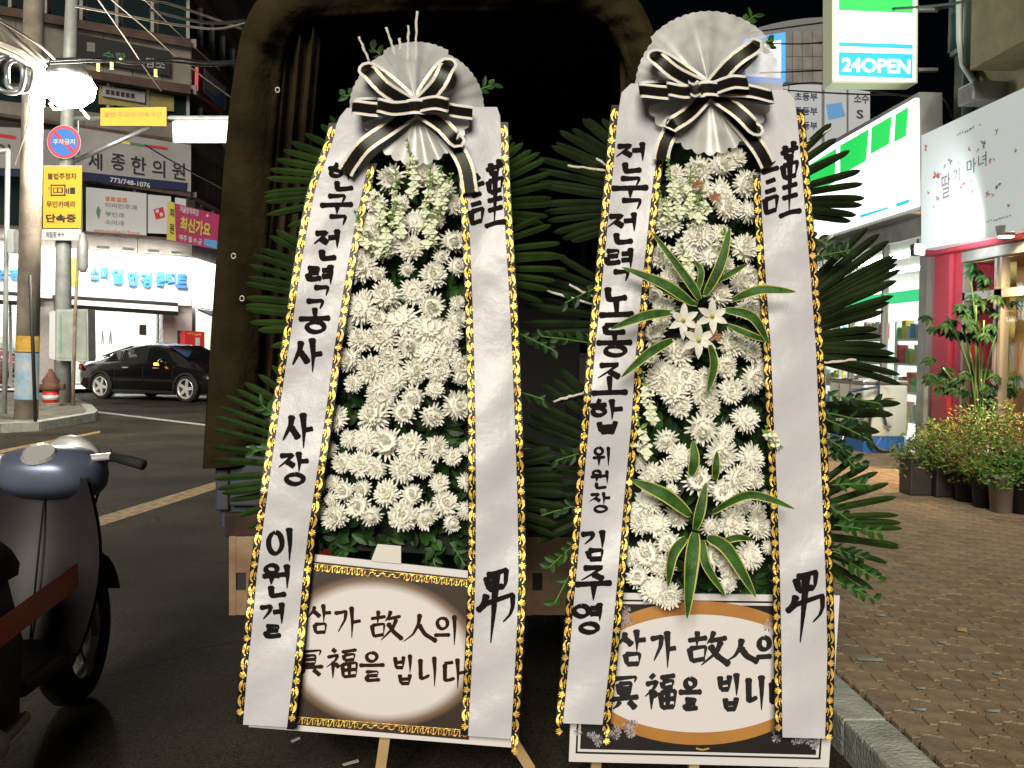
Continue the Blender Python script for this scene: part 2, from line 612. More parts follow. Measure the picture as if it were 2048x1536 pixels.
# cover over hoops, running forward
TL = 2.9
rows = []
for k in range(16):
    f = k / 15
    ro = []
    for i in range(0, N, 2):
        p = aty(oc[i][0], oc[i][1], TY)
        sag = 0.018 * math.sin(f * math.pi * 5) ** 2 - 0.01
        c = V((-0.16, p.y, 1.6))
        ro.append(V((p.x, TY + f * TL, p.z)) + (c - p).normalized() * sag * (1 if k else 0))
    rows.append(ro)
part('canvas_cover', MB().loft(rows), M_CANV, tr, smooth=True)
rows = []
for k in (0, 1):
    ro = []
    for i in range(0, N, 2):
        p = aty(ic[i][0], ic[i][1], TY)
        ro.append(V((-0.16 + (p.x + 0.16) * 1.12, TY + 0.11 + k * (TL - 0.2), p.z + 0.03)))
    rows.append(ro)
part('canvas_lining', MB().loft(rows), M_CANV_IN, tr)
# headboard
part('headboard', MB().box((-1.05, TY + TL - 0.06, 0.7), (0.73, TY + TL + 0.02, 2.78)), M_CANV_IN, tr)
# gathered side curtains
def curtain(x0, x1, dy, seed):
    rnd = random.Random(seed)
    ph = rnd.uniform(0, 6)
    rows = []
    for i in range(26):
        t = i / 25
        ro = []
        for j in range(30):
            s = j / 29
            pxx = lerp(lerp(x0[0], x0[1], t), lerp(x1[0], x1[1], t), s)
            w = 0.035 * math.sin(s * 19 + ph + 0.6 * t) + 0.016 * math.sin(s * 41 + 2 * t)
            p = aty(pxx, lerp(40, 1010, t), TY + 0.11 + dy)
            ro.append(p + V((0, w, 0)))
        rows.append(ro)
    return MB().loft(rows)
part('rear_curtain', curtain((560, 478), (642, 560), 0.02, 1), M_CANV, tr, smooth=True)
part('rear_curtain', curtain((1236, 1262), (1292, 1330), 0.03, 2), M_CANV, tr, smooth=True)
# eyelets
for px, py, y in [(555, 180, TY + 0.05), (467, 512, TY - 0.07), (484, 597, TY - 0.04)]:
    c = aty(px, py, y)
    ring = [c + V((0.008 * math.cos(t), 0, 0.010 * math.sin(t))) for t in [k * math.pi / 7 for k in range(15)]]
    part('eyelet', MB().tube(ring, 0.0024, 6), mat('zinc eyelet', (0.6, 0.58, 0.52), 0.4, metal=0.4), tr, smooth=True)
# rope hanging behind the curtain
part('rope', MB().tube([aty(474, 610, TY + 0.08), aty(472, 760, TY + 0.08), aty(470, 930, TY + 0.07)], 0.006, 6), mat('brown rope', (0.2, 0.12, 0.07), 0.9), tr)
# load bed
x0, x1 = -1.0, 0.68
bed = part('load_bed', MB().bbox((x0, TY + 0.06, 0.66), (x1, TY + TL, 0.78), 0.01), M_BLUE, tr)
part('side_board', MB().bbox((x0 - 0.012, TY + 0.03, 0.74), (x0 + 0.04, TY + TL, 1.05), 0.008), M_BLUE, tr)
part('side_board', MB().bbox((x1 - 0.04, TY + 0.03, 0.74), (x1 + 0.012, TY + TL, 1.05), 0.008), M_BLUE, tr)
part('tailgate', MB().bbox((x0 + 0.045, TY + 0.02, 0.76), (x1 - 0.045, TY + 0.055, 1.0), 0.008), M_BLUE, tr)
part('rear_crossmember', MB().bbox((x0 + 0.03, TY + 0.0, 0.64), (x1 - 0.03, TY + 0.055, 0.735), 0.01), M_RUST, tr)
# beige end plates of the rear guard, with a slot
def plate(xa, xb):
    z0, z1, ya, yb = 0.33, 0.645, TY - 0.005, TY + 0.03
    sx0, sx1, sz0, sz1 = xa + 0.028, xa + 0.066, 0.43, 0.50
    mb = MB()
    mb.bbox((xa, ya, z0), (sx0, yb, z1), 0.003)
    mb.bbox((sx1, ya + 0.0015, z0 + 0.001), (xb, yb, z1 - 0.001), 0.003)
    mb.box((sx0 - 0.001, ya + 0.003, z0 + 0.002), (sx1 + 0.001, yb, sz0))
    mb.box((sx0 - 0.001, ya + 0.003, sz1), (sx1 + 0.001, yb, z1 - 0.002))
    g_ = part('guard_plate', mb, M_RUSTY, tr)
    part('slot', MB().box((sx0 - 0.002, ya + 0.012, sz0 - 0.002), (sx1 + 0.002, yb - 0.002, sz1 + 0.002)), M_DARK, g_)  # black back piece stands in for the shade inside the slot
plate(-0.95, -0.70)
plate(0.22, 0.62)
part('rear_guard', MB().bbox((-0.69, TY + 0.02, 0.40), (0.21, TY + 0.07, 0.52), 0.008), M_DARK, tr)
part('number_plate', MB().bbox((-0.33, TY + 0.004, 0.42), (0.0, TY + 0.018, 0.58), 0.004), M_PLATE, tr)
for xa in (-0.66, 0.05):
    l = part('tail_lamp', MB().bbox((xa, TY + 0.0, 0.54), (xa + 0.16, TY + 0.06, 0.62), 0.01), M_DARK, tr)
    part('lens', MB().bbox((xa + 0.01, TY - 0.008, 0.55), (xa + 0.15, TY + 0.002, 0.61), 0.004), M_REDLENS, l)
# frame and running gear
for xa in (-0.55, 0.15):
    part('chassis_rail', MB().box((xa, TY + 0.1, 0.5), (xa + 0.08, TY + 4.3, 0.645)), M_DARK, tr)
part('axle', MB().tube([(-0.85, TY + 1.0, 0.33), (0.53, TY + 1.0, 0.33)], 0.05, 10), M_DARK, tr)
def truck_wheel(x, y, w=0.18):
    r = 0.33
    t = part('wheel', MB().lathe([(0.2, -w / 2), (r - 0.03, -w / 2), (r, -w / 2 + 0.03), (r, w / 2 - 0.03), (r - 0.03, w / 2), (0.2, w / 2)], (x, y, r), (1, 0, 0), 28, caps=False), M_RUBBER, tr)
    part('rim', MB().lathe([(0.05, -w / 2 + 0.02), (0.12, -w / 2 + 0.015), (0.19, -w / 2 - 0.005), (0.198, -w / 2 + 0.02), (0.198, w / 2 - 0.02), (0.05, w / 2 - 0.02)], (x, y, r), (1, 0, 0), 20), M_STEEL, t)
for y in (TY + 1.0, TY + 3.6):
    for x in (-0.84, 0.52):
        truck_wheel(x, y)
for x in (-0.95, 0.52):
    part('mud_flap', MB().box((x, TY + 0.55, 0.14), (x + 0.22, TY + 0.565, 0.6)), M_RUBBER, tr)
# cab
cabx0, cabx1, cy0, cy1 = -0.98, 0.66, TY + TL + 0.1, TY + TL + 1.75
prof = [(cy0, 0.5), (cy1, 0.5), (cy1 + 0.02, 0.95), (cy1 - 0.05, 1.2), (cy1 - 0.45, 1.92), (cy1 - 0.6, 1.97), (cy0, 1.97)]
cab = part('cab', MB().prism([(cabx0, a, b) for a, b in prof], (cabx1 - cabx0, 0, 0)), M_BLUE, tr)
part('windscreen', MB().prism([(cabx0 + 0.1, cy1 - 0.06, 1.24), (cabx1 - 0.1, cy1 - 0.06, 1.24), (cabx1 - 0.1, cy1 - 0.43, 1.87), (cabx0 + 0.1, cy1 - 0.43, 1.87)], (0, 0.02, 0.01)), M_DARK, cab)
for xs in (cabx0 - 0.004, cabx1 - 0.004):
    part('side_window', MB().prism([(xs, cy0 + 0.5, 1.25), (xs, cy1 - 0.15, 1.25), (xs, cy1 - 0.5, 1.85), (xs, cy0 + 0.5, 1.85)], (0.008, 0, 0)), M_DARK, cab)
# ------------------------------------------------------------------ brush lettering
def circ(cx, cy, rx, ry):
    return [(cx + rx * math.sin(t), cy - ry * math.cos(t)) for t in [2 * math.pi * k / 10 for k in range(11)]]
JAMO = {
 'ㄱ': [[(.08, .2), (.5, .16), (.82, .1), (.74, .45), (.3, .95)]],
 'ㄱt': [[(.12, .2), (.5, .2), (.88, .14), (.84, .5), (.74, .95)]],
 'ㄴ': [[(.16, .02), (.16, .5), (.2, .86), (.55, .8), (.95, .7)]],
 'ㄷ': [[(.1, .14), (.85, .08)], [(.14, .14), (.15, .85), (.5, .84), (.95, .76)]],
 'ㄹ': [[(.1, .12), (.84, .06), (.78, .42)], [(.14, .48), (.8, .42)], [(.14, .48), (.16, .9), (.5, .9), (.96, .82)]],
 'ㅁ': [[(.14, .08), (.2, .9)], [(.14, .12), (.86, .04), (.8, .88)], [(.2, .86), (.82, .82)]],
 'ㅂ': [[(.14, .05), (.2, .9)], [(.84, 0), (.8, .9)], [(.18, .48), (.8, .42)], [(.2, .86), (.8, .84)]],
 'ㅅ': [[(.52, .02), (.46, .35), (.02, .92)], [(.44, .42), (.68, .62), (.92, .86)]],
 'ㅇ': [circ(.5, .5, .4, .4)],
 'ㅈ': [[(.1, .18), (.86, .1), (.5, .5), (.02, .95)], [(.46, .52), (.92, .9)]],
 'ㅎ': [[(.4, -.04), (.6, .1)], [(.05, .32), (.92, .24)], circ(.5, .7, .3, .26)],
 'ㅏ': [[(.3, 0), (.36, .5), (.32, 1.02)], [(.36, .5), (.95, .46)]],
 'ㅓ': [[(.7, 0), (.74, .5), (.72, 1.02)], [(.05, .46), (.7, .42)]],
 'ㅣ': [[(.5, 0), (.55, .5), (.5, 1.02)]],
 'ㅕ': [[(.7, 0), (.74, .5), (.72, 1.02)], [(.1, .32), (.7, .28)], [(.1, .62), (.7, .58)]],
 'ㅗ': [[(.5, .0), (.52, .75)], [(.0, .84), (.5, .8), (1, .78)]],
 'ㅜ': [[(.0, .22), (.5, .18), (1, .14)], [(.52, .2), (.5, 1.0)]],
 'ㅡ': [[(.0, .5), (.5, .48), (1, .44)]],
}
VV = {'ㅏ', 'ㅓ', 'ㅣ', 'ㅕ'}
SYL = {'한': 'ㅎㅏㄴ', '국': 'ㄱㅜㄱ', '전': 'ㅈㅓㄴ', '력': 'ㄹㅕㄱ', '공': 'ㄱㅗㅇ', '사': 'ㅅㅏ', '장': 'ㅈㅏㅇ', '이': 'ㅇㅣ', '원': 'ㅇwㄴ', '걸': 'ㄱㅓㄹ', '노': 'ㄴㅗ', '동': 'ㄷㅗㅇ', '조': 'ㅈㅗ', '합': 'ㅎㅏㅂ', '위': 'ㅇu', '김': 'ㄱㅣㅁ', '주': 'ㅈㅜ', '영': 'ㅇㅕㅇ', '삼': 'ㅅㅏㅁ', '가': 'ㄱㅏ', '의': 'ㅇy', '을': 'ㅇㅡㄹ', '빕': 'ㅂㅣㅂ', '니': 'ㄴㅣ', '다': 'ㄷㅏ'}
HANJA = {
 '弔': [[(.3, .12), (.52, .09), (.8, .04), (.78, .22), (.7, .3)], [(.3, .13), (.36, .31)], [(.34, .3), (.74, .25)], [(.3, .36), (.24, .46), (.04, .58)], [(.04, .58), (.3, .48), (.96, .36), (.97, .52), (.9, .62), (.72, .72)], [(.54, .08), (.52, .3), (.47, .62), (.4, 1.0)]],
 '謹': [[(.2, .2), (.32, .28)], [(.02, .4), (.46, .32)], [(.12, .53), (.38, .48)], [(.1, .66), (.38, .61)], [(.1, .74), (.14, .96)], [(.1, .76), (.42, .7), (.38, .92)], [(.14, .93), (.4, .88)],
        [(.5, .14), (.96, .05)], [(.62, .03), (.64, .22)], [(.84, -.03), (.8, .19)], [(.56, .3), (.6, .48)], [(.56, .31), (.94, .24), (.88, .44)], [(.6, .47), (.9, .42)], [(.54, .6), (.94, .54)], [(.54, .74), (.95, .68)], [(.74, .14), (.74, .55), (.72, .92)], [(.46, .98), (.75, .92), (1.04, .9)]],
 '故': [[(.02, .28), (.5, .2)], [(.26, .0), (.24, .46)], [(.06, .5), (.12, .92)], [(.06, .52), (.46, .45), (.42, .84)], [(.12, .88), (.44, .82)], [(.66, .0), (.6, .2), (.48, .38)], [(.54, .3), (.98, .2)], [(.84, .28), (.72, .62), (.34, 1.02)], [(.56, .42), (.74, .74), (1.04, 1.0)]],
 '人': [[(.5, .02), (.46, .4), (.28, .75), (-.02, 1.0)], [(.46, .4), (.66, .75), (1.04, 1.0)]],
 '冥': [[(.08, .1), (.04, .3)], [(.08, .14), (.92, .06), (.84, .24)], [(.28, .26), (.3, .6)], [(.28, .28), (.72, .24), (.7, .58)], [(.3, .43), (.7, .4)], [(.3, .58), (.7, .56)], [(.0, .74), (1.0, .66)], [(.34, .78), (.26, .9), (.08, 1.02)], [(.64, .78), (.88, 1.0)]],
 '福': [[(.18, .0), (.3, .1)], [(.02, .28), (.38, .2), (.28, .4), (.0, .62)], [(.22, .42), (.2, 1.0)], [(.26, .48), (.4, .62)], [(.48, .1), (.98, .02)], [(.56, .2), (.58, .4)], [(.56, .21), (.92, .16), (.88, .36)], [(.58, .39), (.9, .35)], [(.5, .5), (.54, .96)], [(.5, .52), (.98, .45), (.95, .92)], [(.53, .72), (.95, .68)], [(.73, .5), (.73, .92)], [(.54, .94), (.95, .9)]],
}
def sub(j, x0, y0, x1, y1):
    return [[(x0 + x * (x1 - x0), y0 + y * (y1 - y0)) for x, y in s] for s in JAMO[j]]
def strokes(ch):
    if ch in HANJA:
        return HANJA[ch]
    q = SYL[ch]
    a, b = q[0], q[1]
    c = q[2] if len(q) > 2 else None
    h = 0.60 if c else 1.0
    out = []
    if b in VV:
        out += sub(a, .0, .06, .56, h * (.82 if c else .86))
        out += sub(b, .5, .0, 1.0, h * 1.0)
    elif b == 'w':
        out += sub('ㅇ', .08, .0, .56, .30) + sub('ㅜ', .0, .30, .62, .62) + sub('ㅓ', .45, .0, 1.0, .72)
    elif b == 'u':
        out += sub('ㅇ', .08, .0, .6, .46) + sub('ㅜ', .0, .46, .68, 1.0) + sub('ㅣ', .7, .0, 1.0, 1.0)
    elif b == 'y':
        out += sub('ㅇ', .08, .06, .62, .5) + sub('ㅡ', .0, .5, .68, .85) + sub('ㅣ', .7, .0, 1.0, 1.0)
    else:
        t = 'ㄱt' if a == 'ㄱ' else a
        if b == 'ㅡ':
            out += sub(t, .25, .0, .75, .36) + sub('ㅡ', .0, .36, 1.0, .56)
        elif b == 'ㅗ':
            out += sub(t, .16, .0, .84, h * .52) + sub('ㅗ', .0, h * .42, 1.0, h * 1.08)
        else:
            out += sub(t, .16, .0, .84, h * .48) + sub('ㅜ', .0, h * .45, 1.0, h * 1.08)
    if c:
        out += sub('ㄱt' if c == 'ㄱ' else c, .2, .64, .86, 1.0)
    return out
def brush(mb, ch, box, surf, w, mi=0, rnd=None, shear=0.0):
    """draw ch in pixel box (x0,y0,x1,y1) with a flat brush of width w px on surface surf(px,py,k)"""
    rnd = rnd or random.Random(hash(ch) % 99)
    x0, y0, x1, y1 = box
    for k, s in enumerate(strokes(ch)):
        P = [(x0 + (x + shear * (y - .5)) * (x1 - x0) + rnd.uniform(-.4, .4), y0 + y * (y1 - y0) + rnd.uniform(-.4, .4)) for x, y in s]
        closed = len(s) > 8
        L = sum(math.hypot(b[0] - a[0], b[1] - a[1]) for a, b in zip(P[:-1], P[1:]))
        n = max(9, int(L / 3.2))
        Q = []
        # polyline resampled, corners slightly rounded
        for i in range(n):
            t = i / (n - 1) * L
            acc = 0
            for a, b in zip(P[:-1], P[1:]):
                d = math.hypot(b[0] - a[0], b[1] - a[1])
                if t <= acc + d + 1e-6:
                    u = (t - acc) / max(d, 1e-6)
                    Q.append((lerp(a[0], b[0], u), lerp(a[1], b[1], u)))
                    break
                acc += d
            else:
                Q.append(P[-1])
        if not closed:
            Q = [Q[0]] + [tuple((Q[i - 1][c] + 2 * Q[i][c] + Q[i + 1][c]) / 4 for c in (0, 1)) for i in range(1, n - 1)] + [Q[-1]]
        else:
            Q = cr(P, n)
        Lf, Rf = [], []
        ex, ey = P[-1][0] - P[-2][0], P[-1][1] - P[-2][1]
        taper = ex < 0 and ey > 0.4 * abs(ex) and not closed          # strokes falling left run out thin
        down = abs(ex) < 0.35 * abs(ey) and not closed
        for i in range(n):
            a, b = Q[max(i - 1, 0)], Q[min(i + 1, n - 1)]
            dx, dy = b[0] - a[0], b[1] - a[1]
            d = math.hypot(dx, dy) or 1
            dx, dy = dx / d, dy / d
            t = i / (n - 1)
            nib = 0.62 + 0.42 * abs(math.sin(math.atan2(dy, dx) + 0.55))
            ww = w * nib
            if closed:
                ww *= 0.9
            else:
                ww *= 1 + 0.28 * math.exp(-(t / .13) ** 2) + (0.30 * math.exp(-((1 - t) / .14) ** 2) if not (taper or down) else 0)
                if taper: ww *= 1 - 0.72 * t ** 1.7
                if down: ww *= 1 - 0.45 * t ** 2
                if i == 0: ww *= 0.5
                if i == n - 1: ww *= 0.45
            ww *= 1 + rnd.uniform(-.05, .05)
            Lf.append((Q[i][0] - dy * ww / 2, Q[i][1] + dx * ww / 2))
            Rf.append((Q[i][0] + dy * ww / 2, Q[i][1] - dx * ww / 2))
        vs = [surf(*p, k) for p in Lf] + [surf(*p, k) for p in Rf]
        mb.add(vs, [(i, i + 1, n + i + 1, n + i) for i in range(n - 1)], mi)
    return mb

# ------------------------------------------------------------------ wreath materials
M_SATIN = mat('white satin ribbon', (0.585, 0.57, 0.60), 0.36, var=0.05, scale=5, bump=0.22, bscale=13)
M_INK = mat('black brush ink', (0.012, 0.009, 0.008), 0.9, spec=0.1)
M_INKB = mat('brown black print', (0.03, 0.012, 0.008), 0.8, spec=0.1)
M_BLK = mat('black satin', (0.008, 0.007, 0.007), 0.35, spec=0.25)
def gold_mat():
    m = mat('gold foil', (0.90, 0.66, 0.09), 0.36, metal=0.5, scale=6, col2=(0.92, 0.54, 0.14), bump=0.25, bscale=60)
    return m
M_GOLD = gold_mat()
M_BOWW = mat('white bow ribbon', (0.82, 0.83, 0.85), 0.3)
M_TULLE = tulle_mat('white tulle', (0.95, 0.95, 0.94), 0.74)
M_TULLE2 = tulle_mat('white tulle skirt', (0.85, 0.84, 0.80), 0.8)
def add_translucent(m, col, f):
    nt = m.node_tree
    b = nt.nodes['Principled BSDF']
    o = [x for x in nt.nodes if x.type == 'OUTPUT_MATERIAL'][0]
    t = nt.nodes.new('ShaderNodeBsdfTranslucent')
    t.inputs[0].default_value = (*col, 1)
    x = nt.nodes.new('ShaderNodeMixShader')
    x.inputs[0].default_value = f
    lk(nt, b.outputs[0], x.inputs[1])
    lk(nt, t.outputs[0], x.inputs[2])
    lk(nt, x.outputs[0], o.inputs[0])
def petal_mat():
    m = mat('cream petals', (0.97, 0.955, 0.87), 0.6, spec=0.1)
    b = m.node_tree.nodes['Principled BSDF']
    add_translucent(m, (0.97, 0.94, 0.82), 0.18)
    return m
M_PETAL = petal_mat()
M_PETALC = mat('yellow cream inner petals', (0.96, 0.92, 0.72), 0.6, spec=0.1)
add_translucent(M_PETALC, (0.95, 0.9, 0.7), 0.18)
M_SNAP = mat('greenish white florets', (0.80, 0.84, 0.62), 0.6)
M_BUD = mat('light green buds', (0.22, 0.38, 0.06), 0.55)
M_STEM = mat('green stem', (0.10, 0.22, 0.04), 0.5)
M_LEAF = mat('dark green leaf', (0.012, 0.042, 0.007), 0.45, var=0.5, scale=20, spec=.2)
M_LEAF2 = mat('mid green leaf', (0.022, 0.082, 0.008), 0.45, var=0.4, scale=20, spec=.2)
M_PALM = mat('dark palm leaflet', (0.024, 0.050, 0.010), 0.42, var=0.5, scale=6, spec=.22)
M_PALM2 = mat('black green palm leaflet', (0.016, 0.027, 0.009), 0.42, var=0.5, scale=6, spec=.22)
M_DRAC = mat('green leaf blade', (0.04, 0.12, 0.02), 0.5, var=0.45, scale=26, spec=.25, bump=.2, bscale=120)
M_DRACY = mat('yellow leaf margin', (0.62, 0.58, 0.14), 0.4)
M_WOOD = mat('pale pine', (0.52, 0.36, 0.17), 0.6, scale=5, col2=(0.38, 0.24, 0.1))
M_FOAM = mat('dark green backing', (0.008, 0.014, 0.007), 0.9)
M_BOARD = mat('white card board', (0.70, 0.67, 0.67), 0.45)
M_WILLOW = mat('white coated willow', (0.85, 0.78, 0.68), 0.8, bump=0.6, scale=60)
M_LILY = mat('white lily petal', (0.74, 0.72, 0.64), 0.5, var=.12, scale=30)
M_LILYC = mat('brown lily throat', (0.30, 0.12, 0.06), 0.6)
M_YELLOWC = mat('yellow green throat', (0.55, 0.55, 0.12), 0.6)

# chrysanthemum heads: four meshes, shared
def chrysanthemum(seed, layers):
    rnd = random.Random(seed)
    mb = MB()
    layers = list(layers) + [(9, 82, .34, .075, .9), (5, 88, .22, .06, .3)]
    for li, (n, el, ln, wd, cv) in enumerate(layers):
        for i in range(n):
            az = 2 * math.pi * (i + rnd.uniform(-.3, .3)) / n + li * 0.7
            e = R(el + rnd.uniform(-9, 9))
            L = ln * rnd.uniform(0.82, 1.14)
            rr = []
            for k in range(5):
                t = k / 4
                a = e + cv * t
                # integrate a curved petal
                x = L * (t * math.cos(e + cv * t * 0.5)) + 0.08
                z = L * (t * math.sin(e + cv * t * 0.5)) + 0.05 * li / len(layers)
                w = wd * (0.5, .85, 1.05, 1.0, .42)[k]
                d = V((math.cos(az), math.sin(az), 0))
                s = V((-math.sin(az), math.cos(az), 0))
                c = d * x + V((0, 0, z))
                lift = V((0, 0, 1)) * w * 0.35
                rr.append([c - s * w + lift, c, c + s * w + lift])
            mi = 1 if li >= len(layers) - 3 else 0
            mb.loft(rr, mi)
    mb.lathe([(0.35, -0.16), (0.70, -0.02), (0.74, 0.10), (0.62, 0.26), (0.4, 0.38), (0.15, 0.44), (0.02, .45)], (0, 0, 0), n=12, mi=0)
    return mb.mesh('chrysanthemum', [M_PETAL, M_PETALC], smooth=True)
LAY = [(22, -16, .98, .088, .0), (24, 2, 1.0, .088, .3), (24, 17, .95, .088, .55), (22, 31, .87, .088, .8), (19, 45, .76, .085, 1.0), (14, 58, .62, .085, 1.15), (10, 72, .46, .08, 1.2)]
LAY2 = [(17, -34, 1.05, .07, -.3), (22, -10, 1.0, .085, .1), (24, 8, .97, .088, .4), (23, 24, .9, .088, .65), (20, 40, .8, .088, .9), (15, 55, .64, .085, 1.1), (10, 70, .46, .08, 1.2)]
LAY3 = [(15, -50, .9, .075, -.5), (16, -14, .95, .085, .5), (20, 18, .95, .09, .9), (20, 40, .85, .09, 1.2), (16, 58, .7, .09, 1.3), (10, 74, .5, .085, 1.3)]
LAY4 = [(24, -22, 1.1, .075, -.25), (26, -8, 1.06, .08, .0), (24, 6, .98, .085, .25), (20, 22, .84, .085, .6), (15, 42, .62, .08, .9), (9, 64, .4, .075, 1.1)]
CHRYS = [chrysanthemum(1, LAY), chrysanthemum(2, LAY2), chrysanthemum(3, LAY3), chrysanthemum(4, LAY4), chrysanthemum(5, LAY), chrysanthemum(6, LAY3), chrysanthemum(7, LAY4), chrysanthemum(8, LAY2)]

def leaf_geo(mb, p, d, n, L, w, mi=0, fold=0.25, segs=4, bend=0.15):
    """a folded, bent leaf from p along d, its face towards n"""
    d = V(d).normalized()
    n = V(n)
    n = (n - d * n.dot(d)).normalized()
    s = d.cross(n)
    rows = []
    for k in range(segs + 1):
        t = k / segs
        ww = w * (math.sin(math.pi * min(1.0, 0.06 + 0.94 * t)) ** 0.8 if k < segs else 0.02)
        c = V(p) + d * (L * t) - n * (bend * L * t * t)
        rows.append([c - s * ww + n * ww * fold, c, c + s * ww + n * ww * fold])
    mb.loft(rows, mi)
def rotz_to(n, roll=0.0):
    """rotation taking +Z to n"""
    return (V(n).to_track_quat('Z', 'Y').to_matrix() @ Matrix.Rotation(roll, 3, 'Z'))
def make_wreath(S):
    rnd = random.Random(S['seed'])
    lean = R(S['lean'])
    base = gp(*S['base'])
    n = V((0, -math.cos(lean), math.sin(lean)))
    PL = Plane(base, n)
    W = PL.hit
    t = thing('funeral_wreath', S['label'], 'wreath', base, 'standing funeral wreaths behind the truck')
    upv = V((0, math.sin(lean), math.cos(lean)))
    rx = V((1, 0, 0))
    # backing panel
    q = [W(*p, -0.015) for p in S['panel']]
    part('backing_panel', MB().hexa(q, -n * 0.04), M_FOAM, t)
    # easel legs
    for a, b, off in S['legs']:
        p0, p1 = W(*a, off[0]), W(*b, off[1])
        d = (p1 - p0).normalized()
        if p1.z < 0.0:
            p1 = p0 + d * (p0.z / -d.z)
        s = d.cross(n).normalized() * 0.016
        part('easel_leg', MB().hexa([p0 - s, p0 + s, p1 + s, p1 - s], -n * 0.022), M_WOOD, t)
    # rear strut
    p0 = W(*S['strut'], -0.07)
    p1 = V((p0.x, p0.y + 0.42, 0.0))
    part('easel_strut', MB().tube([p0, p1], 0.014, 6), M_WOOD, t)

    # palm fronds: each leaflet is its own piece
    for tips, bases, k, off, m in S['fronds']:
        (bx0, by0), (bx1, by1) = bases[0], bases[-1]
        bmx, bmy = (bx0 + bx1) / 2, (by0 + by1) / 2
        bases = [(lerp(bmx, x, .5), lerp(bmy, y, .5)) for x, y in bases]
        tp, bs = cr(tips, k), cr(bases, k)
        c0, c1 = W(*bases[0], off - 0.01), W(*bases[-1], off - 0.01)
        fr = part('palm_frond', MB().tube([c0, c0.lerp(c1, .5), c1], [0.006, 0.006, 0.004], 6), M_STEM, t)
        for i in range(k):
            jx, jy = rnd.uniform(-4, 4), rnd.uniform(-4, 4)
            a = W(*bs[i], off + rnd.uniform(-.012, .012))
            if rnd.random() < .12: jx, jy = jx * 3, jy * 3
            b = W(tp[i][0] + jx, tp[i][1] + jy, off - 0.02 + rnd.uniform(-.02, .02))
            d = b - a
            L = d.length
            d.normalize()
            s = d.cross(n).normalized()
            w = (0.0112 if m is M_PALM else .0135) * rnd.uniform(.88, 1.1)
            rows = []
            dr = rnd.uniform(.002, .03)
            for u in (0, .15, .35, .6, .8, .92, .965, 1):
                ww = w * (0.55 + 0.45 * min(1, u * 2.5)) * (1 if u < .9 else (0.86 if u < .95 else (.62 if u < .985 else .15)))
                c = a + d * (L * u) - V((0, 0, 1)) * (dr * u * u)
                rows.append([c - s * ww - n * ww * .55, c + n * 0.001, c + s * ww - n * ww * .55])
            part('leaflet', MB().loft(rows), m, fr, smooth=False)

    # dark filler foliage behind the flowers
    mb = MB()
    (ax, ay), (bx, by), (cx_, cy_), (dx, dy) = S['panel']
    for _ in range(900):
        u, v = rnd.random(), rnd.random()
        px = lerp(lerp(ax, bx, u), lerp(dx, cx_, u), v) + rnd.uniform(-20, 20)
        py = lerp(lerp(ay, by, u), lerp(dy, cy_, u), v) + rnd.uniform(-10, 14)
        p = W(px, py, rnd.uniform(-.01, .035))
        an = rnd.uniform(0, 6.28)
        d = rx * math.cos(an) + upv * math.sin(an) + n * rnd.uniform(0, .6)
        leaf_geo(mb, p, d, n + rx * rnd.uniform(-.5, .5) + upv * rnd.uniform(-.5, .5), rnd.uniform(.04, .075), rnd.uniform(.010, .018), rnd.choice([0, 0, 0, 1]))
    tag(part('filler_foliage', mb, [M_LEAF, M_LEAF2], t), kind='stuff')
    # leafy sprigs at the rim: (x, y, dx, dy, length px, leaves)
    for x, y, dx, dy, ln, k, m in S['sprigs']:
        mb = MB()
        L = math.hypot(dx, dy)
        dx, dy = dx / L, dy / L
        o0 = rnd.uniform(.0, .04)
        path = [W(x + dx * ln * s_, y + dy * ln * s_ + 6 * s_ * s_, o0 + .02 * s_) for s_ in (0, .3, .6, 1)]
        mb.tube(path, .0022, 5, 0)
        for i in range(k):
            s_ = (i + .6) / k
            p = W(x + dx * ln * s_, y + dy * ln * s_ + 6 * s_ * s_, o0 + .02 * s_)
            sg = (1 if i % 2 else -1) * rnd.uniform(.4, 1.3)
            if rnd.random() < .15: continue
            dd = (rx * (dx * .8 - dy * sg * .9) + upv * (-dy * .8 - dx * sg * .9)) + n * rnd.uniform(-.1, .4)
            leaf_geo(mb, p, dd, n + rx * rnd.uniform(-.4, .4), rnd.uniform(.026, .044), rnd.uniform(.007, .012), 1)
        part('leaf_sprig', mb, [M_STEM, m], t)
    # white twisted willow sticks
    for (x0, y0), (x1, y1) in S['willow']:
        o0 = rnd.uniform(-.06, -.02)
        path = [W(lerp(x0, x1, u) + rnd.uniform(-1.3, 1.3), lerp(y0, y1, u) + rnd.uniform(-1.3, 1.3), o0) for u in [i / 9 for i in range(10)]]
        part('willow_stick', MB().tube(path, [.0045 * rnd.uniform(.8, 1.2) for _ in path], 6), M_WILLOW, t, smooth=True)

    # chrysanthemums
    xs = S['axis']
    for x, y, r in S['mums']:
        xc = lerp(xs[0][0], xs[1][0], (y - xs[0][1]) / (xs[1][1] - xs[0][1]))
        half = 170
        u = (x - xc) / half
        o_ = 0.045 + 0.075 * max(0, 1 - u * u) + rnd.uniform(-.012, .012)
        p = W(x, y, o_)
        sz = r * 0.5 / 312.0                       # px -> metres (half-width)
        nn = n + rx * (u * 0.75 + rnd.uniform(-.28, .28)) + upv * rnd.uniform(-.5, .45)
        inst('chrysanthemum', rnd.choice(CHRYS), t, p, rotz_to(nn.normalized(), rnd.uniform(0, 6.28)), (lambda q: (q * rnd.uniform(.92, 1.08), q * rnd.uniform(.92, 1.08), q * rnd.uniform(.8, 1.1)))(sz * rnd.uniform(.9, 1.15)))
        mb = None
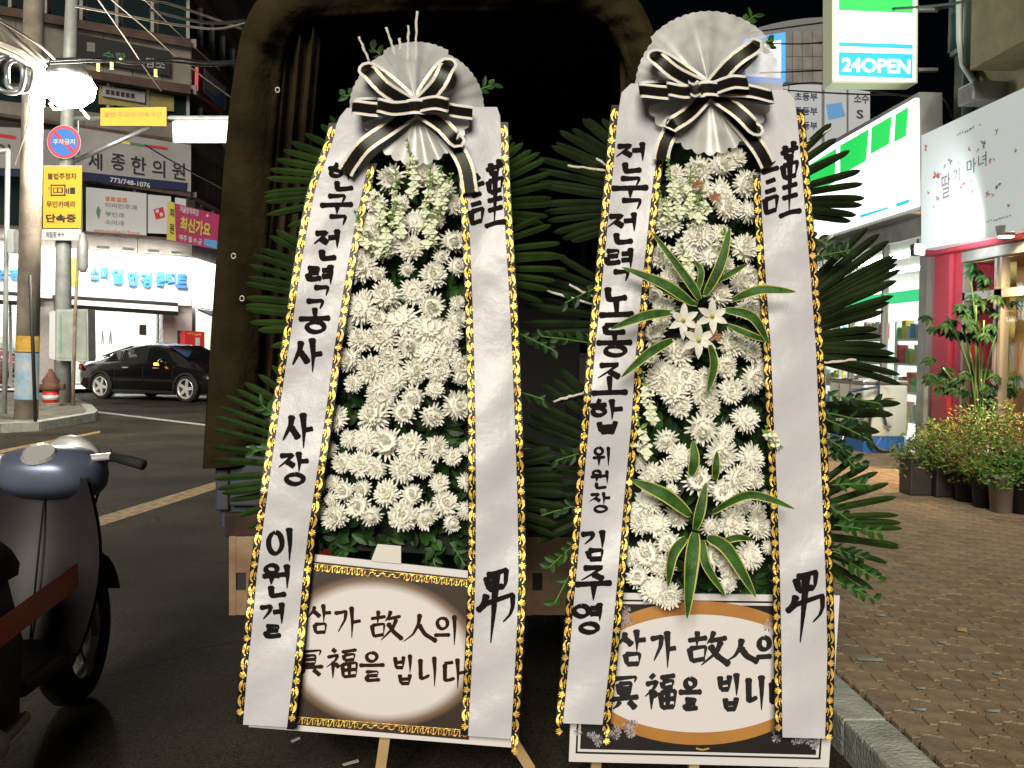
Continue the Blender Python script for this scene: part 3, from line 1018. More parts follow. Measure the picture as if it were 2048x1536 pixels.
    # snapdragon spikes: (x0,y0)->(x1,y1) from foot to tip
    for (x0, y0), (x1, y1), k in S['snaps']:
        mb = MB()
        pts = [W(lerp(x0, x1, u), lerp(y0, y1, u), .135 + .04 * u) for u in (0, .33, .66, 1)]
        mb.tube(pts, [.003, .0028, .0022, .0012], 6, 0)
        for i in range(k):
            u = (i + .5) / k
            c = W(lerp(x0, x1, u), lerp(y0, y1, u), .135 + .04 * u)
            bud = u > .62
            for _ in range(2 if not bud else 2):
                an = rnd.uniform(-2.8, 2.8)
                out = (rx * math.sin(an) + n * abs(math.cos(an)) + upv * .5).normalized()
                ln = (.014 if bud else .026) * rnd.uniform(.8, 1.2) * (1.25 - u * .6)
                if bud:
                    mb.tube([c, c + out * ln * .5, c + out * ln], [.002, .0045, .002], 6, 2)
                else:
                    mb.tube([c, c + out * ln * .55], [.003, .008], 7, 1, caps=False)
                    for q_ in range(4):
                        bb = q_ * 1.57 + rnd.uniform(-.3, .3)
                        sd = (rx * math.cos(bb) + upv * math.sin(bb))
                        leaf_geo(mb, c + out * ln * .5, out * .5 + sd, out - sd * .3, ln * .62, ln * .3, 1, segs=3, bend=.3)
        for _ in range(3):
            u = rnd.uniform(.1, .7)
            c = W(lerp(x0, x1, u), lerp(y0, y1, u), .10)
            leaf_geo(mb, c, rx * rnd.uniform(-1, 1) + upv * .7 + n * .3, n, .035, .006, 2)
        part('snapdragon', mb, [M_STEM, M_SNAP, M_BUD], t, smooth=True)
    # variegated strap leaves
    for (x0, y0), (xm, ym), (x1, y1), wpx, o0, o1 in S.get('blades', []):
        P = cr([(x0, y0, o0), (xm, ym, (o0 + o1) / 2 + .02), (x1, y1, o1)], 13)
        rows, m_ = [], []
        for i, (x, y, o_) in enumerate(P):
            u = i / 12
            w = wpx / 2 / 760 * (math.sin(math.pi * min(1, .12 + .88 * u)) ** .75 if i < 12 else .03)
            a, b = P[max(i - 1, 0)], P[min(i + 1, 12)]
            d = (W(*b) - W(*a)).normalized()
            s = d.cross(n).normalized()
            c = W(x, y, o_)
            tw = .35 * math.sin(2.2 * u + x0 * .7)
            s = (s * math.cos(tw) + n * math.sin(tw)).normalized()
            rows.append([c - s * w + n * w * .4, c - s * w * .8 + n * w * .25, c, c + s * w * .8 + n * w * .25, c + s * w + n * w * .4])
        mb = MB()
        mb.loft([[r[0], r[1]] for r in rows], 1)
        mb.loft([[r[1], r[2], r[3]] for r in rows], 0)
        mb.loft([[r[3], r[4]] for r in rows], 1)
        part('strap_leaf', mb, [M_DRAC, M_DRACY], t, smooth=True)
    for x, y, r in S.get('lilies', []):
        mb = MB()
        c = W(x, y, .19)
        for i in range(6):
            an = i * math.pi / 3 + rnd.uniform(-.1, .1)
            sd = rx * math.sin(an) + upv * math.cos(an)
            leaf_geo(mb, c - n * .012, sd + n * rnd.uniform(.35, .7), n + sd * .2, r / 625 * rnd.uniform(.9, 1.1), r / 625 * .23, 0, fold=.3, bend=rnd.uniform(.2, .45))
        mb.lathe([(.012, -.03), (.006, .004), (.002, .012)], c, n, 8, 1)
        part('star_lily', mb, [M_LILY, M_YELLOWC], t, smooth=True)
    for x, y, r in S.get('orchids', []):
        mb = MB()
        c = W(x, y, .175)
        for i in range(5):
            an = i * 1.2566 + rnd.uniform(-.3, .3)
            sd = rx * math.sin(an) + upv * math.cos(an)
            leaf_geo(mb, c, sd + n * .3, n, r / 625, r / 625 * .3, 0, segs=3)
        part('orchid_centre', mb, M_LILYC, t)

    # tulle fan and skirt
    fx, fy = S['knot']
    rows = []
    NN = 110
    for j in range(9):
        v = j / 8
        ro = []
        for i in range(NN + 1):
            a = lerp(R(S['fan'][0]), R(S['fan'][1]), i / NN)
            rad = S['fanr'](math.degrees(a)) * (1 + (.018 * abs(math.sin(i * 1.0)) if j == 8 else 0))
            v2 = .05 + .95 * v
            pl = math.sin(i * .62 + 1.9 * math.sin(i * .17 + S['seed'])) * .005 * v * (1.1 - .6 * v) * (.4 + .6 * abs(math.sin(i * .085 + 1))) + .016 * math.sin(i * .19 + S['seed'])
            ro.append(W(fx + rad * v2 * math.cos(a), fy - rad * v2 * math.sin(a), .135 + pl - .05 * v * v))
        rows.append(ro)
    part('tulle_fan', MB().loft(rows), M_TULLE, t, smooth=True)
    rows = []
    for j in range(9):
        v = j / 8
        ro = []
        for i in range(NN + 1):
            a = lerp(R(S['skirt'][0]), R(S['skirt'][1]), i / NN)
            rad = S['skirtr'](math.degrees(a)) * (1 + (.06 * abs(math.sin(i * .37)) if j == 8 else 0))
            v2 = .05 + .95 * v
            pl = math.sin(i * .24 + 1.2 * math.sin(i * .09)) * .007 * v * (.3 + .7 * abs(math.sin(i * .07)))
            ro.append(W(fx + rad * v2 * math.cos(a), fy - rad * v2 * math.sin(a), .15 + pl))
        rows.append(ro)
    part('tulle_skirt', MB().loft(rows), M_TULLE2, t, smooth=True)

    # long ribbons with gold-printed black borders and brush lettering
    for rb in S['ribbons']:
        P = rb['rows']
        ys = [p[0] for p in P]
        def edge(y, k):
            if y <= ys[0]: return P[0][k]
            for a, b in zip(P[:-1], P[1:]):
                if y <= b[0]:
                    u = (y - a[0]) / (b[0] - a[0])
                    return lerp(a[k], b[k], u)
            return P[-1][k]
        ph = rnd.uniform(0, 6)
        def roff(x, y):
            c = (x - edge(y, 1)) / max(1, edge(y, 2) - edge(y, 1))
            top = max(0, 1 - (y - ys[0]) / 130)
            return .128 + .006 * math.sin(y * .017 + ph) + .0035 * math.sin(y * .049 + 3.1 * c + ph) * (.4 + .6 * math.sin(y * .006 + ph) ** 2) + .006 * math.sin(2.6 * c + y * .009 + ph) + .0016 * math.sin(y * .11 - 5 * c) * max(0, math.sin(y * .013 + 1)) - .03 * top * top
        nr, nc = 70, 9
        mb = MB()
        rows = []
        for i in range(nr + 1):
            y = lerp(ys[0], ys[-1], i / nr)
            xa, xb = edge(y, 1), edge(y, 2)
            ro = []
            for j in range(nc):
                u = j / (nc - 1)
                x = lerp(xa, xb, u)
                yy = y + rb.get('slope', 0) * (x - (xa + xb) / 2) * (i / nr)
                ro.append(W(x, yy, roff(x, yy)))
            rows.append(ro)
        mb.loft(rows)
        rib = part('ribbon', mb, M_SATIN, t, smooth=True)
        for side_, ya, yb in rb['trims']:
            # black border strip
            wpx = 16
            rows = []
            m = 64
            def at(y, c, lift=0.0):
                e = edge(y, 1 if side_ < 0 else 2)
                x = e + side_ * (c * wpx)
                yy = y + rb.get('slope', 0) * (x - (edge(y, 1) + edge(y, 2)) / 2) * ((y - ys[0]) / (ys[-1] - ys[0]))
                return W(x, yy, roff(e, y) - .002 + lift)
            for i in range(m + 1):
                y = lerp(ya, yb, i / m)
                rows.append([at(y, -.05), at(y, .5), at(y, .96)])
            br = part('border', MB().loft(rows), M_BLK, rib, smooth=True)
            g = MB()
            y = ya + 6
            kk = 0
            while y < yb - 20:
                for h in (0, 1):
                    y0 = y + h * 28.5
                    top, bot = [], []
                    for i in range(9):
                        u = i / 8
                        yy = y0 + 27.5 * u
                        bul = math.sin(math.pi * u) ** .6
                        top.append(at(yy, .44 + .46 * bul, .003))
                        low = .44 + .02 * math.sin(math.pi * u) + .26 * (math.exp(-((u - (.3 if h else .7)) / .14) ** 2)) * bul
                        bot.append(at(yy, low, .003))
                    g.add(top + bot, [(i, i + 1, 9 + i + 1, 9 + i) for i in range(8)])
                    # curl
                    cu = []
                    for i in range(9):
                        a = i / 8 * 5.0
                        cu.append((y0 + 14 + 8 * math.cos(a), .20 + .12 * math.sin(a)))
                    for (p, q) in zip(cu[:-1], cu[1:]):
                        g.quad(at(p[0], p[1] - .05, .003), at(q[0], q[1] - .05, .003), at(q[0], q[1] + .05, .003), at(p[0], p[1] + .05, .003))
                yc = y + 65
                for i in range(5):
                    a = R(-70 + 35 * i)
                    ca, sa = math.cos(a), math.sin(a)
                    pp = [(0.0, 0), (.5, .16), (.85, .15), (1, 0), (.85, -.15), (.5, -.16)]
                    ps = []
                    for r_, s_ in pp:
                        dx = (r_ * ca - s_ * sa) * 11
                        dy = (r_ * sa + s_ * ca) * 11
                        ps.append(at(yc + dy * .75, .28 + dx / wpx, .0033))
                    g.add(ps, [(0, 1, 2, 3, 4, 5)])
                ps = [at(yc + 3.4 * math.sin(a), .2 + .14 * math.cos(a), .003) for a in [k * 1.0472 for k in range(6)]]
                g.add(ps, [tuple(range(6))])
                y += 74
                kk += 1
            part('gold_print', g, M_GOLD, rib)
        def lsurf(x, y, k):
            return W(x, y, roff(x, y) + .0022 + .00004 * k)
        for ch, box, w in rb['text']:
            part('brush_character', brush(MB(), ch, box, lsurf, w, rnd=rnd), M_INK, rib)

    # bow of striped ribbon: each loop or tail is a strip along a path of (x, y, off), width in px
    kx, ky = S['knot']
    kn = MB()
    def strip(mb, path, wpx, wdir, nseg=22):
        P = cr(path, nseg)
        rows = []
        for i, (x, y, o_) in enumerate(P):
            a, b = P[max(i - 1, 0)], P[min(i + 1, nseg - 1)]
            A, B = W(*a), W(*b)
            d = (B - A).normalized()
            if wdir == 'n':
                s = d.cross(n)
                s = s.normalized() if s.length > .2 else rx
            else:
                s = (rx * wdir[0] + upv * wdir[1] + n * wdir[2]).normalized()
            c = W(x, y, o_)
            h = wpx / 2 / 600
            rows.append([c + s * (h * f) for f in (-1, -.68, -.61, .61, .68, 1)])
        for j, mi in enumerate((0, 1, 2, 1, 0)):
            mb.loft([[r[j], r[j + 1]] for r in rows], mi)
        return mb
    BM = [M_BOWW, M_GOLD, M_BLK]
    strip(kn, [(kx - 21, ky + 2, .165), (kx - 18, ky, .2), (kx, ky - 2, .21), (kx + 18, ky, .2), (kx + 21, ky + 2, .165)], 36, (0, 1, -.35), 12)
    bow = part('bow', kn, BM, t, smooth=True)
    for path, wpx, wd in S['bow']:
        part('bow_loop', strip(MB(), path, wpx, wd), BM, bow, smooth=True)

    # message card
    S['card'](t, W, n, rnd)
    return t

def loop_path(kx, ky, dx, dy, L, sep, o=.16):
    """a flattened ribbon loop from the knot out and back; sep = how far front and back run apart (px along the strip's normal side)"""
    ex, ey = dx, dy
    px, py = -ey * sep, ex * sep
    return [(kx, ky, o), (kx + ex * L * .55 - px * .35, ky + ey * L * .55 - py * .35, o + .045), (kx + ex * L * .92, ky + ey * L * .92, o + .05), (kx + ex * L, ky + ey * L, o + .02), (kx + ex * L * .9 + px * .3, ky + ey * L * .9 + py * .3, o - .01), (kx + ex * L * .5 + px * .3, ky + ey * L * .5 + py * .3, o - .02), (kx, ky, o - .01)]
def conv(ox, oy, s, L):
    return [(ox + x / s, oy + y / s, r / s) for x, y, r in L]
MUM_L = conv(560, 300, 3.072, [(680,170,80),(900,160,80),(1000,250,70),(590,330,60),(560,430,60),(740,330,60),(1070,340,60),(600,500,60),(830,440,70),(960,420,55),(640,590,85),(800,600,85),(1060,560,75),(500,710,90),(985,660,50),(1085,720,70),(945,770,90),(780,730,50),(610,760,50),(650,890,90),(820,870,80),(410,910,60),(500,970,90),(930,960,90),(1090,940,50),(600,1040,70),(740,1040,90),(1085,1040,60),(920,1090,90),(500,1170,80),(620,1150,90),(1040,1130,70),(400,1080,60),(790,1190,80),(900,1240,80),(1010,1240,80),(680,1280,80),(350,1280,60),(430,1290,70),(560,1350,80),(1110,1320,60),(840,1350,80),(700,1410,80),(980,1360,70)]) + \
 conv(480, 750, 3.414, [(780,60,60),(965,130,95),(1180,150,90),(1330,100,60),(1480,210,90),(650,300,80),(910,280,95),(1110,260,95),(1310,280,90),(740,440,70),(850,440,70),(1000,470,100),(1165,490,85),(1335,500,85),(1450,560,70),(1545,500,50),(605,510,60),(700,600,75),(830,610,85),(935,640,70),(1110,640,95),(1250,630,80),(1540,730,55),(540,750,65),(640,740,60),(720,790,70),(840,770,60),(1000,810,90),(1170,820,85),(1360,740,80),(525,920,60),(650,970,85),(810,900,80),(900,960,85),(1110,960,90),(1260,960,85),(1400,880,80),(1440,1010,65),(1545,930,55),(620,850,50),(900,10,60),(1060,20,70),(1200,10,60),(1350,10,60),(1500,20,50)])
MUM_R = conv(1160, 280, 2.954, [(830,150,90),(920,110,70),(700,180,90),(985,260,80),(870,400,90),(1000,420,80),(600,300,80),(830,310,70),(720,300,60),(520,500,75),(700,560,80),(640,640,70),(830,560,70),(970,640,80),(480,690,75),(770,680,70),(860,740,60),(990,800,80),(540,810,70),(430,850,60),(940,840,70),(815,920,85),(450,920,60),(1020,900,80),(500,1000,70),(1060,1010,70),(980,1000,70),(440,1150,70),(480,1080,60),(580,1260,85),(900,1200,80),(1010,1250,70),(1070,1330,60),(500,1400,80),(620,1390,70),(740,1400,70),(860,1340,70),(1030,1400,80),(420,1290,60),(500,400,60),(560,200,60)]) + \
 conv(1100, 750, 3.072, [(680,30,80),(830,20,70),(760,110,80),(950,110,90),(1110,100,90),(1250,50,80),(800,190,80),(980,190,60),(940,330,90),(1080,360,60),(1200,270,80),(715,400,80),(1050,490,90),(1240,510,80),(540,540,50),(620,610,70),(740,590,90),(800,500,70),(910,650,85),(1150,640,80),(1250,640,70),(1060,720,85),(740,720,60),(600,780,80),(530,840,60),(780,870,90),(650,910,80),(560,910,70),(1120,910,85),(990,930,70),(1280,930,80),(1180,790,70),(1270,830,60),(1340,750,50),(600,1110,90),(730,1030,80),(490,1110,60),(690,1170,80),(1010,1110,80),(1230,1110,90),(1120,1190,80),(540,1240,80),(640,1320,80),(730,1350,70),(1090,1280,70),(1350,1060,50)])

M_CARDTXT = M_INKB
# ---- left card: white board with a brown print that fades to a white oval, gold bands
def soft_oval():
    m = bpy.data.materials.new('brown foil print with white oval')
    m.use_nodes = True
    nt = m.node_tree
    b = nt.nodes['Principled BSDF']
    uv = nt.nodes.new('ShaderNodeUVMap')
    mp = nt.nodes.new('ShaderNodeMapping')
    mp.inputs['Location'].default_value = (-0.5, -0.49, 0)
    lk(nt, uv.outputs[0], mp.inputs[0])
    sp = nt.nodes.new('ShaderNodeSeparateXYZ')
    lk(nt, mp.outputs[0], sp.inputs[0])
    def mth(op, a, bb):
        q = nt.nodes.new('ShaderNodeMath')
        q.operation = op
        for i, v in enumerate((a, bb)):
            if isinstance(v, (int, float)): q.inputs[i].default_value = v
            else: lk(nt, v, q.inputs[i])
        return q.outputs[0]
    x2 = mth('POWER', mth('ABSOLUTE', mth('DIVIDE', sp.outputs[0], 0.51), 0), 2.0)
    y2 = mth('POWER', mth('ABSOLUTE', mth('DIVIDE', sp.outputs[1], 0.435), 0), 2.0)
    d = mth('ADD', x2, y2)
    rp = nt.nodes.new('ShaderNodeValToRGB')
    e = rp.color_ramp.elements
    e[0].position, e[0].color = 0.66, (0.72, 0.68, 0.67, 1)
    e[1].position, e[1].color = 1.0, (0.035, 0.018, 0.009, 1)
    k = e.new(0.85); k.color = (0.22, 0.14, 0.09, 1)
    lk(nt, mth('DIVIDE', d, 1.15), rp.inputs[0])
    lk(nt, rp.outputs[0], b.inputs['Base Color'])
    b.inputs['Roughness'].default_value = 0.35
    return m
M_OVAL = soft_oval()
def uvquad(name, pts, m, parent):
    o = part(name, MB().quad(*pts), m, parent)
    uv = o.data.uv_layers.new(name='UVMap')
    for i, c in enumerate([(0, 1), (1, 1), (1, 0), (0, 0)]):
        uv.data[i].uv = c
    return o
def card_text(rows, W, off, w, m, parent, rnd):
    for ch, box in rows:
        part('brush_character', brush(MB(), ch, box, lambda x, y, k: W(x, y, off + .00004 * k), w, rnd=rnd), m, parent)
def ornament(mb, W, x0, y0, x1, y1, h, off):
    k = 34
    for i in range(k):
        u = (i + .5) / k
        x, y = lerp(x0, x1, u), lerp(y0, y1, u)
        edge_ = abs(u - .5) * 2
        hh = h * (1.0 if edge_ > .2 else .55)
        w = (x1 - x0) / k
        s = 1 if i % 2 else -1
        pts = []
        for j in range(9):
            a = j / 8 * 4.6 - .6
            pts.append((x + s * w * .5 * math.cos(a), y + hh * .45 * math.sin(a) * s))
        for p, q in zip(pts[:-1], pts[1:]):
            mb.quad(W(p[0], p[1] - 1.0, off), W(q[0], q[1] - 1.0, off), W(q[0] + .6, q[1] + 1.0, off), W(p[0] + .6, p[1] + 1.0, off))
        if edge_ > .25:
            mb.quad(W(x - 1, y - hh * .5, off + .0002), W(x + 1, y - hh * .5, off + .0002), W(x + 1, y + hh * .5, off + .0002), W(x - 1, y + hh * .5, off + .0002))
    mb.quad(W(x0, y0 - h * .62, off), W(x1, y1 - h * .62, off), W(x1, y1 - h * .52, off), W(x0, y0 - h * .52, off))
def card_left(t, W, n, rnd):
    q = [(520, 1096), (1040, 1152), (1022, 1493), (499, 1452)]
    b = part('message_card', MB().hexa([W(*p, .075) for p in q], n * .012), M_BOARD, t)
    uvquad('printed_panel', [W(*p, .089) for p in [(584, 1118), (952, 1158), (938, 1480), (560, 1447)]], M_OVAL, b)
    for a_ in ((600, 1132, 938, 1168), (578, 1440, 935, 1468)):
        mb = MB()
        ornament(mb, W, *a_, 13, .0905)
        part('gold_ornament', mb, M_GOLD, b)
    T = [('삼', (615,1208,663,1268)), ('가', (666,1213,723,1275)), ('故', (740,1221,803,1279)), ('人', (808,1226,871,1283)), ('의', (868,1230,916,1290)), ('冥', (590,1297,647,1351)), ('福', (653,1298,715,1357)), ('을', (718,1303,769,1363)), ('빕', (787,1309,830,1370)), ('니', (837,1313,879,1373)), ('다', (886,1317,930,1376))]
    fo = {'삼', '冥', '福'}
    card_text([r for r in T], W, .0912, 8.5, M_CARDTXT, b, rnd)
    # tape fixing the card
    part('tape', MB().hexa([W(*p, .092) for p in [(755, 1088), (802, 1092), (802, 1128), (742, 1122)]], n * .0006), mat('white tape', (0.7, 0.66, 0.6), 0.3), b)
M_RING = mat('golden brown ring print', (0.52, 0.25, 0.055), 0.4, scale=3, col2=(0.38, 0.16, 0.035))
M_BLKP = mat('black print', (0.016, 0.012, 0.011), 0.35)
M_WHITEP = mat('white print', (0.72, 0.68, 0.68), 0.4)
M_LAV = mat('grey lilac print', (0.42, 0.37, 0.38), 0.5)
M_LAV2 = mat('dark grey lilac print', (0.15, 0.12, 0.13), 0.5)
def ellipse(W, cx, cy, rx, ry, off, x0=-1e9, x1=1e9):
    return [W(min(max(cx + rx * math.cos(a), x0), x1), cy + ry * math.sin(a), off) for a in [2 * math.pi * k / 64 for k in range(64)]]
def card_right(t, W, n, rnd):
    q = [(1150, 1184), (1677, 1190), (1655, 1533), (1137, 1521)]
    b = part('message_card', MB().hexa([W(*p, .06) for p in q], n * .012), M_BOARD, t)
    def quadp(pts, off):
        return [W(*p, off) for p in pts]
    def inset(k):
        (ax, ay), (bx, by), (cx, cy), (dx, dy) = q
        return [(ax + k, ay + k), (bx - k, by + k), (cx - k, cy - k), (dx + k, dy - k)]
    for nm, k, m, o_ in [('black_line', 14, M_BLKP, .0730), ('white_line', 18, M_WHITEP, .0733), ('black_panel', 23, M_BLKP, .0736)]:
        part(nm, MB().quad(*quadp(inset(k), o_)), m, b)
    part('gold_ring', MB().add(ellipse(W, 1398, 1346, 245, 144, .0740, 1172, 1630), [tuple(range(64))]), M_RING, b)
    part('white_oval', MB().add(ellipse(W, 1398, 1347, 228, 118, .0744, 1180, 1622), [tuple(range(64))]), M_WHITEP, b)
    # printed flowers in the corners
    for cx, cy, k, dirx in [(1250, 1462, 9, 1), (1205, 1475, 6, 1), (1175, 1480, 3, 1), (1560, 1468, 9, -1), (1600, 1472, 6, -1), (1632, 1478, 3, -1), (1238, 1235, 9, 1), (1222, 1262, 7, 1), (1552, 1250, 7, -1)]:
        mb = MB()
        for _ in range(k):
            x, y = cx + rnd.uniform(-20, 20), cy + rnd.uniform(-16, 14)
            r = rnd.uniform(5, 9)
            for i in range(9):
                a = i * .698 + rnd.uniform(-.2, .2)
                mb.add([W(x, y, .0747), W(x + r * math.cos(a - .2), y + r * math.sin(a - .2), .0747 + .0001 * rnd.random()), W(x + r * 1.25 * math.cos(a), y + r * 1.25 * math.sin(a), .0747), W(x + r * math.cos(a + .2), y + r * math.sin(a + .2), .0747)], [(0, 1, 2, 3)], rnd.choice([0, 0, 1]))
        part('printed_flower', mb, [M_LAV, M_LAV2], b)
    T = [('삼', (1233,1259,1294,1332)), ('가', (1298,1262,1354,1335)), ('故', (1374,1262,1456,1330)), ('人', (1452,1276,1515,1324)), ('의', (1512,1268,1559,1336)), ('冥', (1221,1349,1278,1417)), ('福', (1290,1349,1352,1420)), ('을', (1357,1355,1404,1420)), ('빕', (1436,1346,1485,1422)), ('니', (1494,1350,1532,1420)), ('다', (1540,1352,1590,1422))]
    card_text(T, W, .0752, 12.5, M_BLKP, b, rnd)
    part('cable_tie', MB().tube([W(1392, 1497, .078), W(1405, 1500, .082), W(1418, 1497, .078)], .003, 6), M_GOLD, b)

RW = 13.0      # brush width on ribbons, px
LW_ = dict(seed=3, lean=7.0, base=(775, 1588), label='standing white chrysanthemum funeral wreath beside the street with the brown and gold message card', axis=((832, 300), (780, 1080)),
  panel=[(735, 300), (948, 300), (955, 1112), (600, 1095)], strut=(850, 500),
  legs=[((775, 1440), (752, 1600), (.06, .06)), ((1000, 1440), (1062, 1540), (.05, .0))],
  knot=(832, 214), fan=(-14, 196), fanr=lambda a: (129 if 60 < a < 120 else 126 + 8 * math.cos(math.radians(a) * 2)) * (1.0 if a < 150 else .98),
  skirt=(196, 346), skirtr=lambda a: 78 + 34 * math.sin(math.radians(a - 180)) ** 2 + 30 * abs(math.cos(math.radians(a - 180))) ** 3,
  mums=MUM_L,
  snaps=[((775, 470), (735, 345), 9), ((800, 480), (790, 330), 11), ((850, 480), (862, 330), 11), ((830, 400), (815, 275), 9), ((875, 430), (905, 345), 9), ((735, 500), (708, 420), 8), ((855, 500), (880, 410), 8), ((765, 520), (790, 400), 8), ((870, 380), (885, 330), 5)],
  fronds=[([(662, 230), (600, 262), (553, 300), (530, 350), (527, 385), (545, 420), (600, 465)], [(745, 292), (735, 450)], 15, -.03, M_PALM),
          ([(552, 450), (520, 485), (498, 530), (490, 570), (492, 610), (510, 650), (560, 700)], [(715, 500), (680, 730)], 14, -.02, M_PALM),
          ([(575, 712), (510, 735), (465, 775), (437, 815), (425, 870), (428, 930), (440, 975), (470, 1020), (510, 1058)], [(680, 790), (640, 1060)], 18, -.01, M_PALM),
          ([(1020, 265), (1050, 275), (1085, 300), (1105, 350), (1100, 400), (1090, 440)], [(930, 350), (945, 450)], 12, -.04, M_PALM),
          ([(1085, 420), (1120, 470), (1130, 500), (1110, 545), (1085, 590)], [(950, 460), (955, 600)], 9, -.02, M_PALM),
          ([(1100, 880), (1122, 930), (1128, 990), (1105, 1060)], [(955, 900), (960, 1050)], 11, -.03, M_PALM2)],
  sprigs=[(720, 190, -1, -.1, 34, 4, M_LEAF2), (935, 190, 1, -.5, 60, 8, M_LEAF2), (930, 240, 1, -.6, 50, 6, M_LEAF2), (600, 880, -1, .2, 100, 9, M_LEAF2), (560, 840, -.6, -.6, 50, 6, M_LEAF2),
          (690, 1085, -.5, 1, 50, 7, M_LEAF), (760, 1090, -.1, 1, 40, 6, M_LEAF), (860, 1095, .3, 1, 60, 8, M_LEAF2), (930, 1100, 1, .3, 60, 6, M_LEAF2), (640, 1080, -.6, 1, 40, 6, M_LEAF), (900, 1085, .6, .8, 50, 7, M_LEAF), (1020, 660, 1, .4, 95, 10, M_LEAF), (1020, 780, 1, .2, 70, 8, M_LEAF), (770, 120, -.8, -.9, 40, 4, M_LEAF)],
  willow=[((831, 120), (834, 22)), ((790, 110), (773, 56)), ((738, 122), (718, 74)), ((815, 120), (817, 52)), ((800, 100), (799, 76))],
  ribbons=[
    dict(rows=[(216, 694, 835), (240, 674, 818), (275, 668, 790), (320, 652, 741), (345, 642, 733), (380, 630, 725), (460, 614, 708), (560, 598, 690), (700, 577, 668), (800, 562, 655), (930, 543, 636), (1050, 527, 618), (1150, 514, 606), (1250, 505, 597), (1350, 494, 586), (1452, 486, 574)], slope=.06,
         trims=[(-1, 246, 1450), (1, 326, 1456)],
         text=[('한', (654,326,718,381), 11), ('국', (640,388,706,451), 11), ('전', (627,458,682,521), RW), ('력', (612,529,669,593), RW), ('공', (597,598,661,666), 12), ('사', (584,676,646,743), RW), ('사', (565,825,628,895), RW), ('장', (556,903,619,970), 12), ('이', (534,1055,593,1122), 12), ('원', (524,1128,583,1195), 12), ('걸', (517,1205,571,1275), 12)]),
    dict(rows=[(214, 830, 994), (228, 838, 1000), (275, 870, 1002), (320, 918, 1003), (345, 932, 1004), (400, 936, 1007), (500, 941, 1013), (600, 945, 1019), (700, 948, 1024), (850, 951, 1030), (1000, 952, 1035), (1150, 951, 1037), (1250, 948, 1034), (1350, 943, 1029), (1475, 936, 1022)], slope=.07,
         trims=[(1, 244, 1476), (-1, 350, 1474)],
         text=[('謹', (934,322,1010,456), 12.5), ('弔', (950,1133,1028,1287), 16)])],
  bow=[(loop_path(832, 214, -.80, -.60, 125, 22), 31, 'n'), (loop_path(832, 214, .62, -.80, 106, -20), 31, 'n'),
       (loop_path(832, 212, -1, .02, 128, 16, .17), 40, (0, 1, -.55)), (loop_path(832, 212, -1, -.02, 78, 16, .19), 40, (0, 1, -.55)),
       (loop_path(832, 212, 1, -.04, 66, 16, .19), 40, (0, 1, -.55)), ([(832, 214, .16), (880, 216, .185), (915, 222, .18), (945, 226, .17)], 38, (0, 1, -.55)),
       ([(832, 218, .16), (780, 255, .19), (730, 290, .19), (702, 325, .17), (690, 345, .16)], 31, 'n'),
       (loop_path(832, 216, .78, .62, 106, 16), 31, 'n'), ([(850, 232, .15), (900, 280, .165), (930, 330, .165), (940, 385, .155)], 31, 'n')],
  card=card_left)
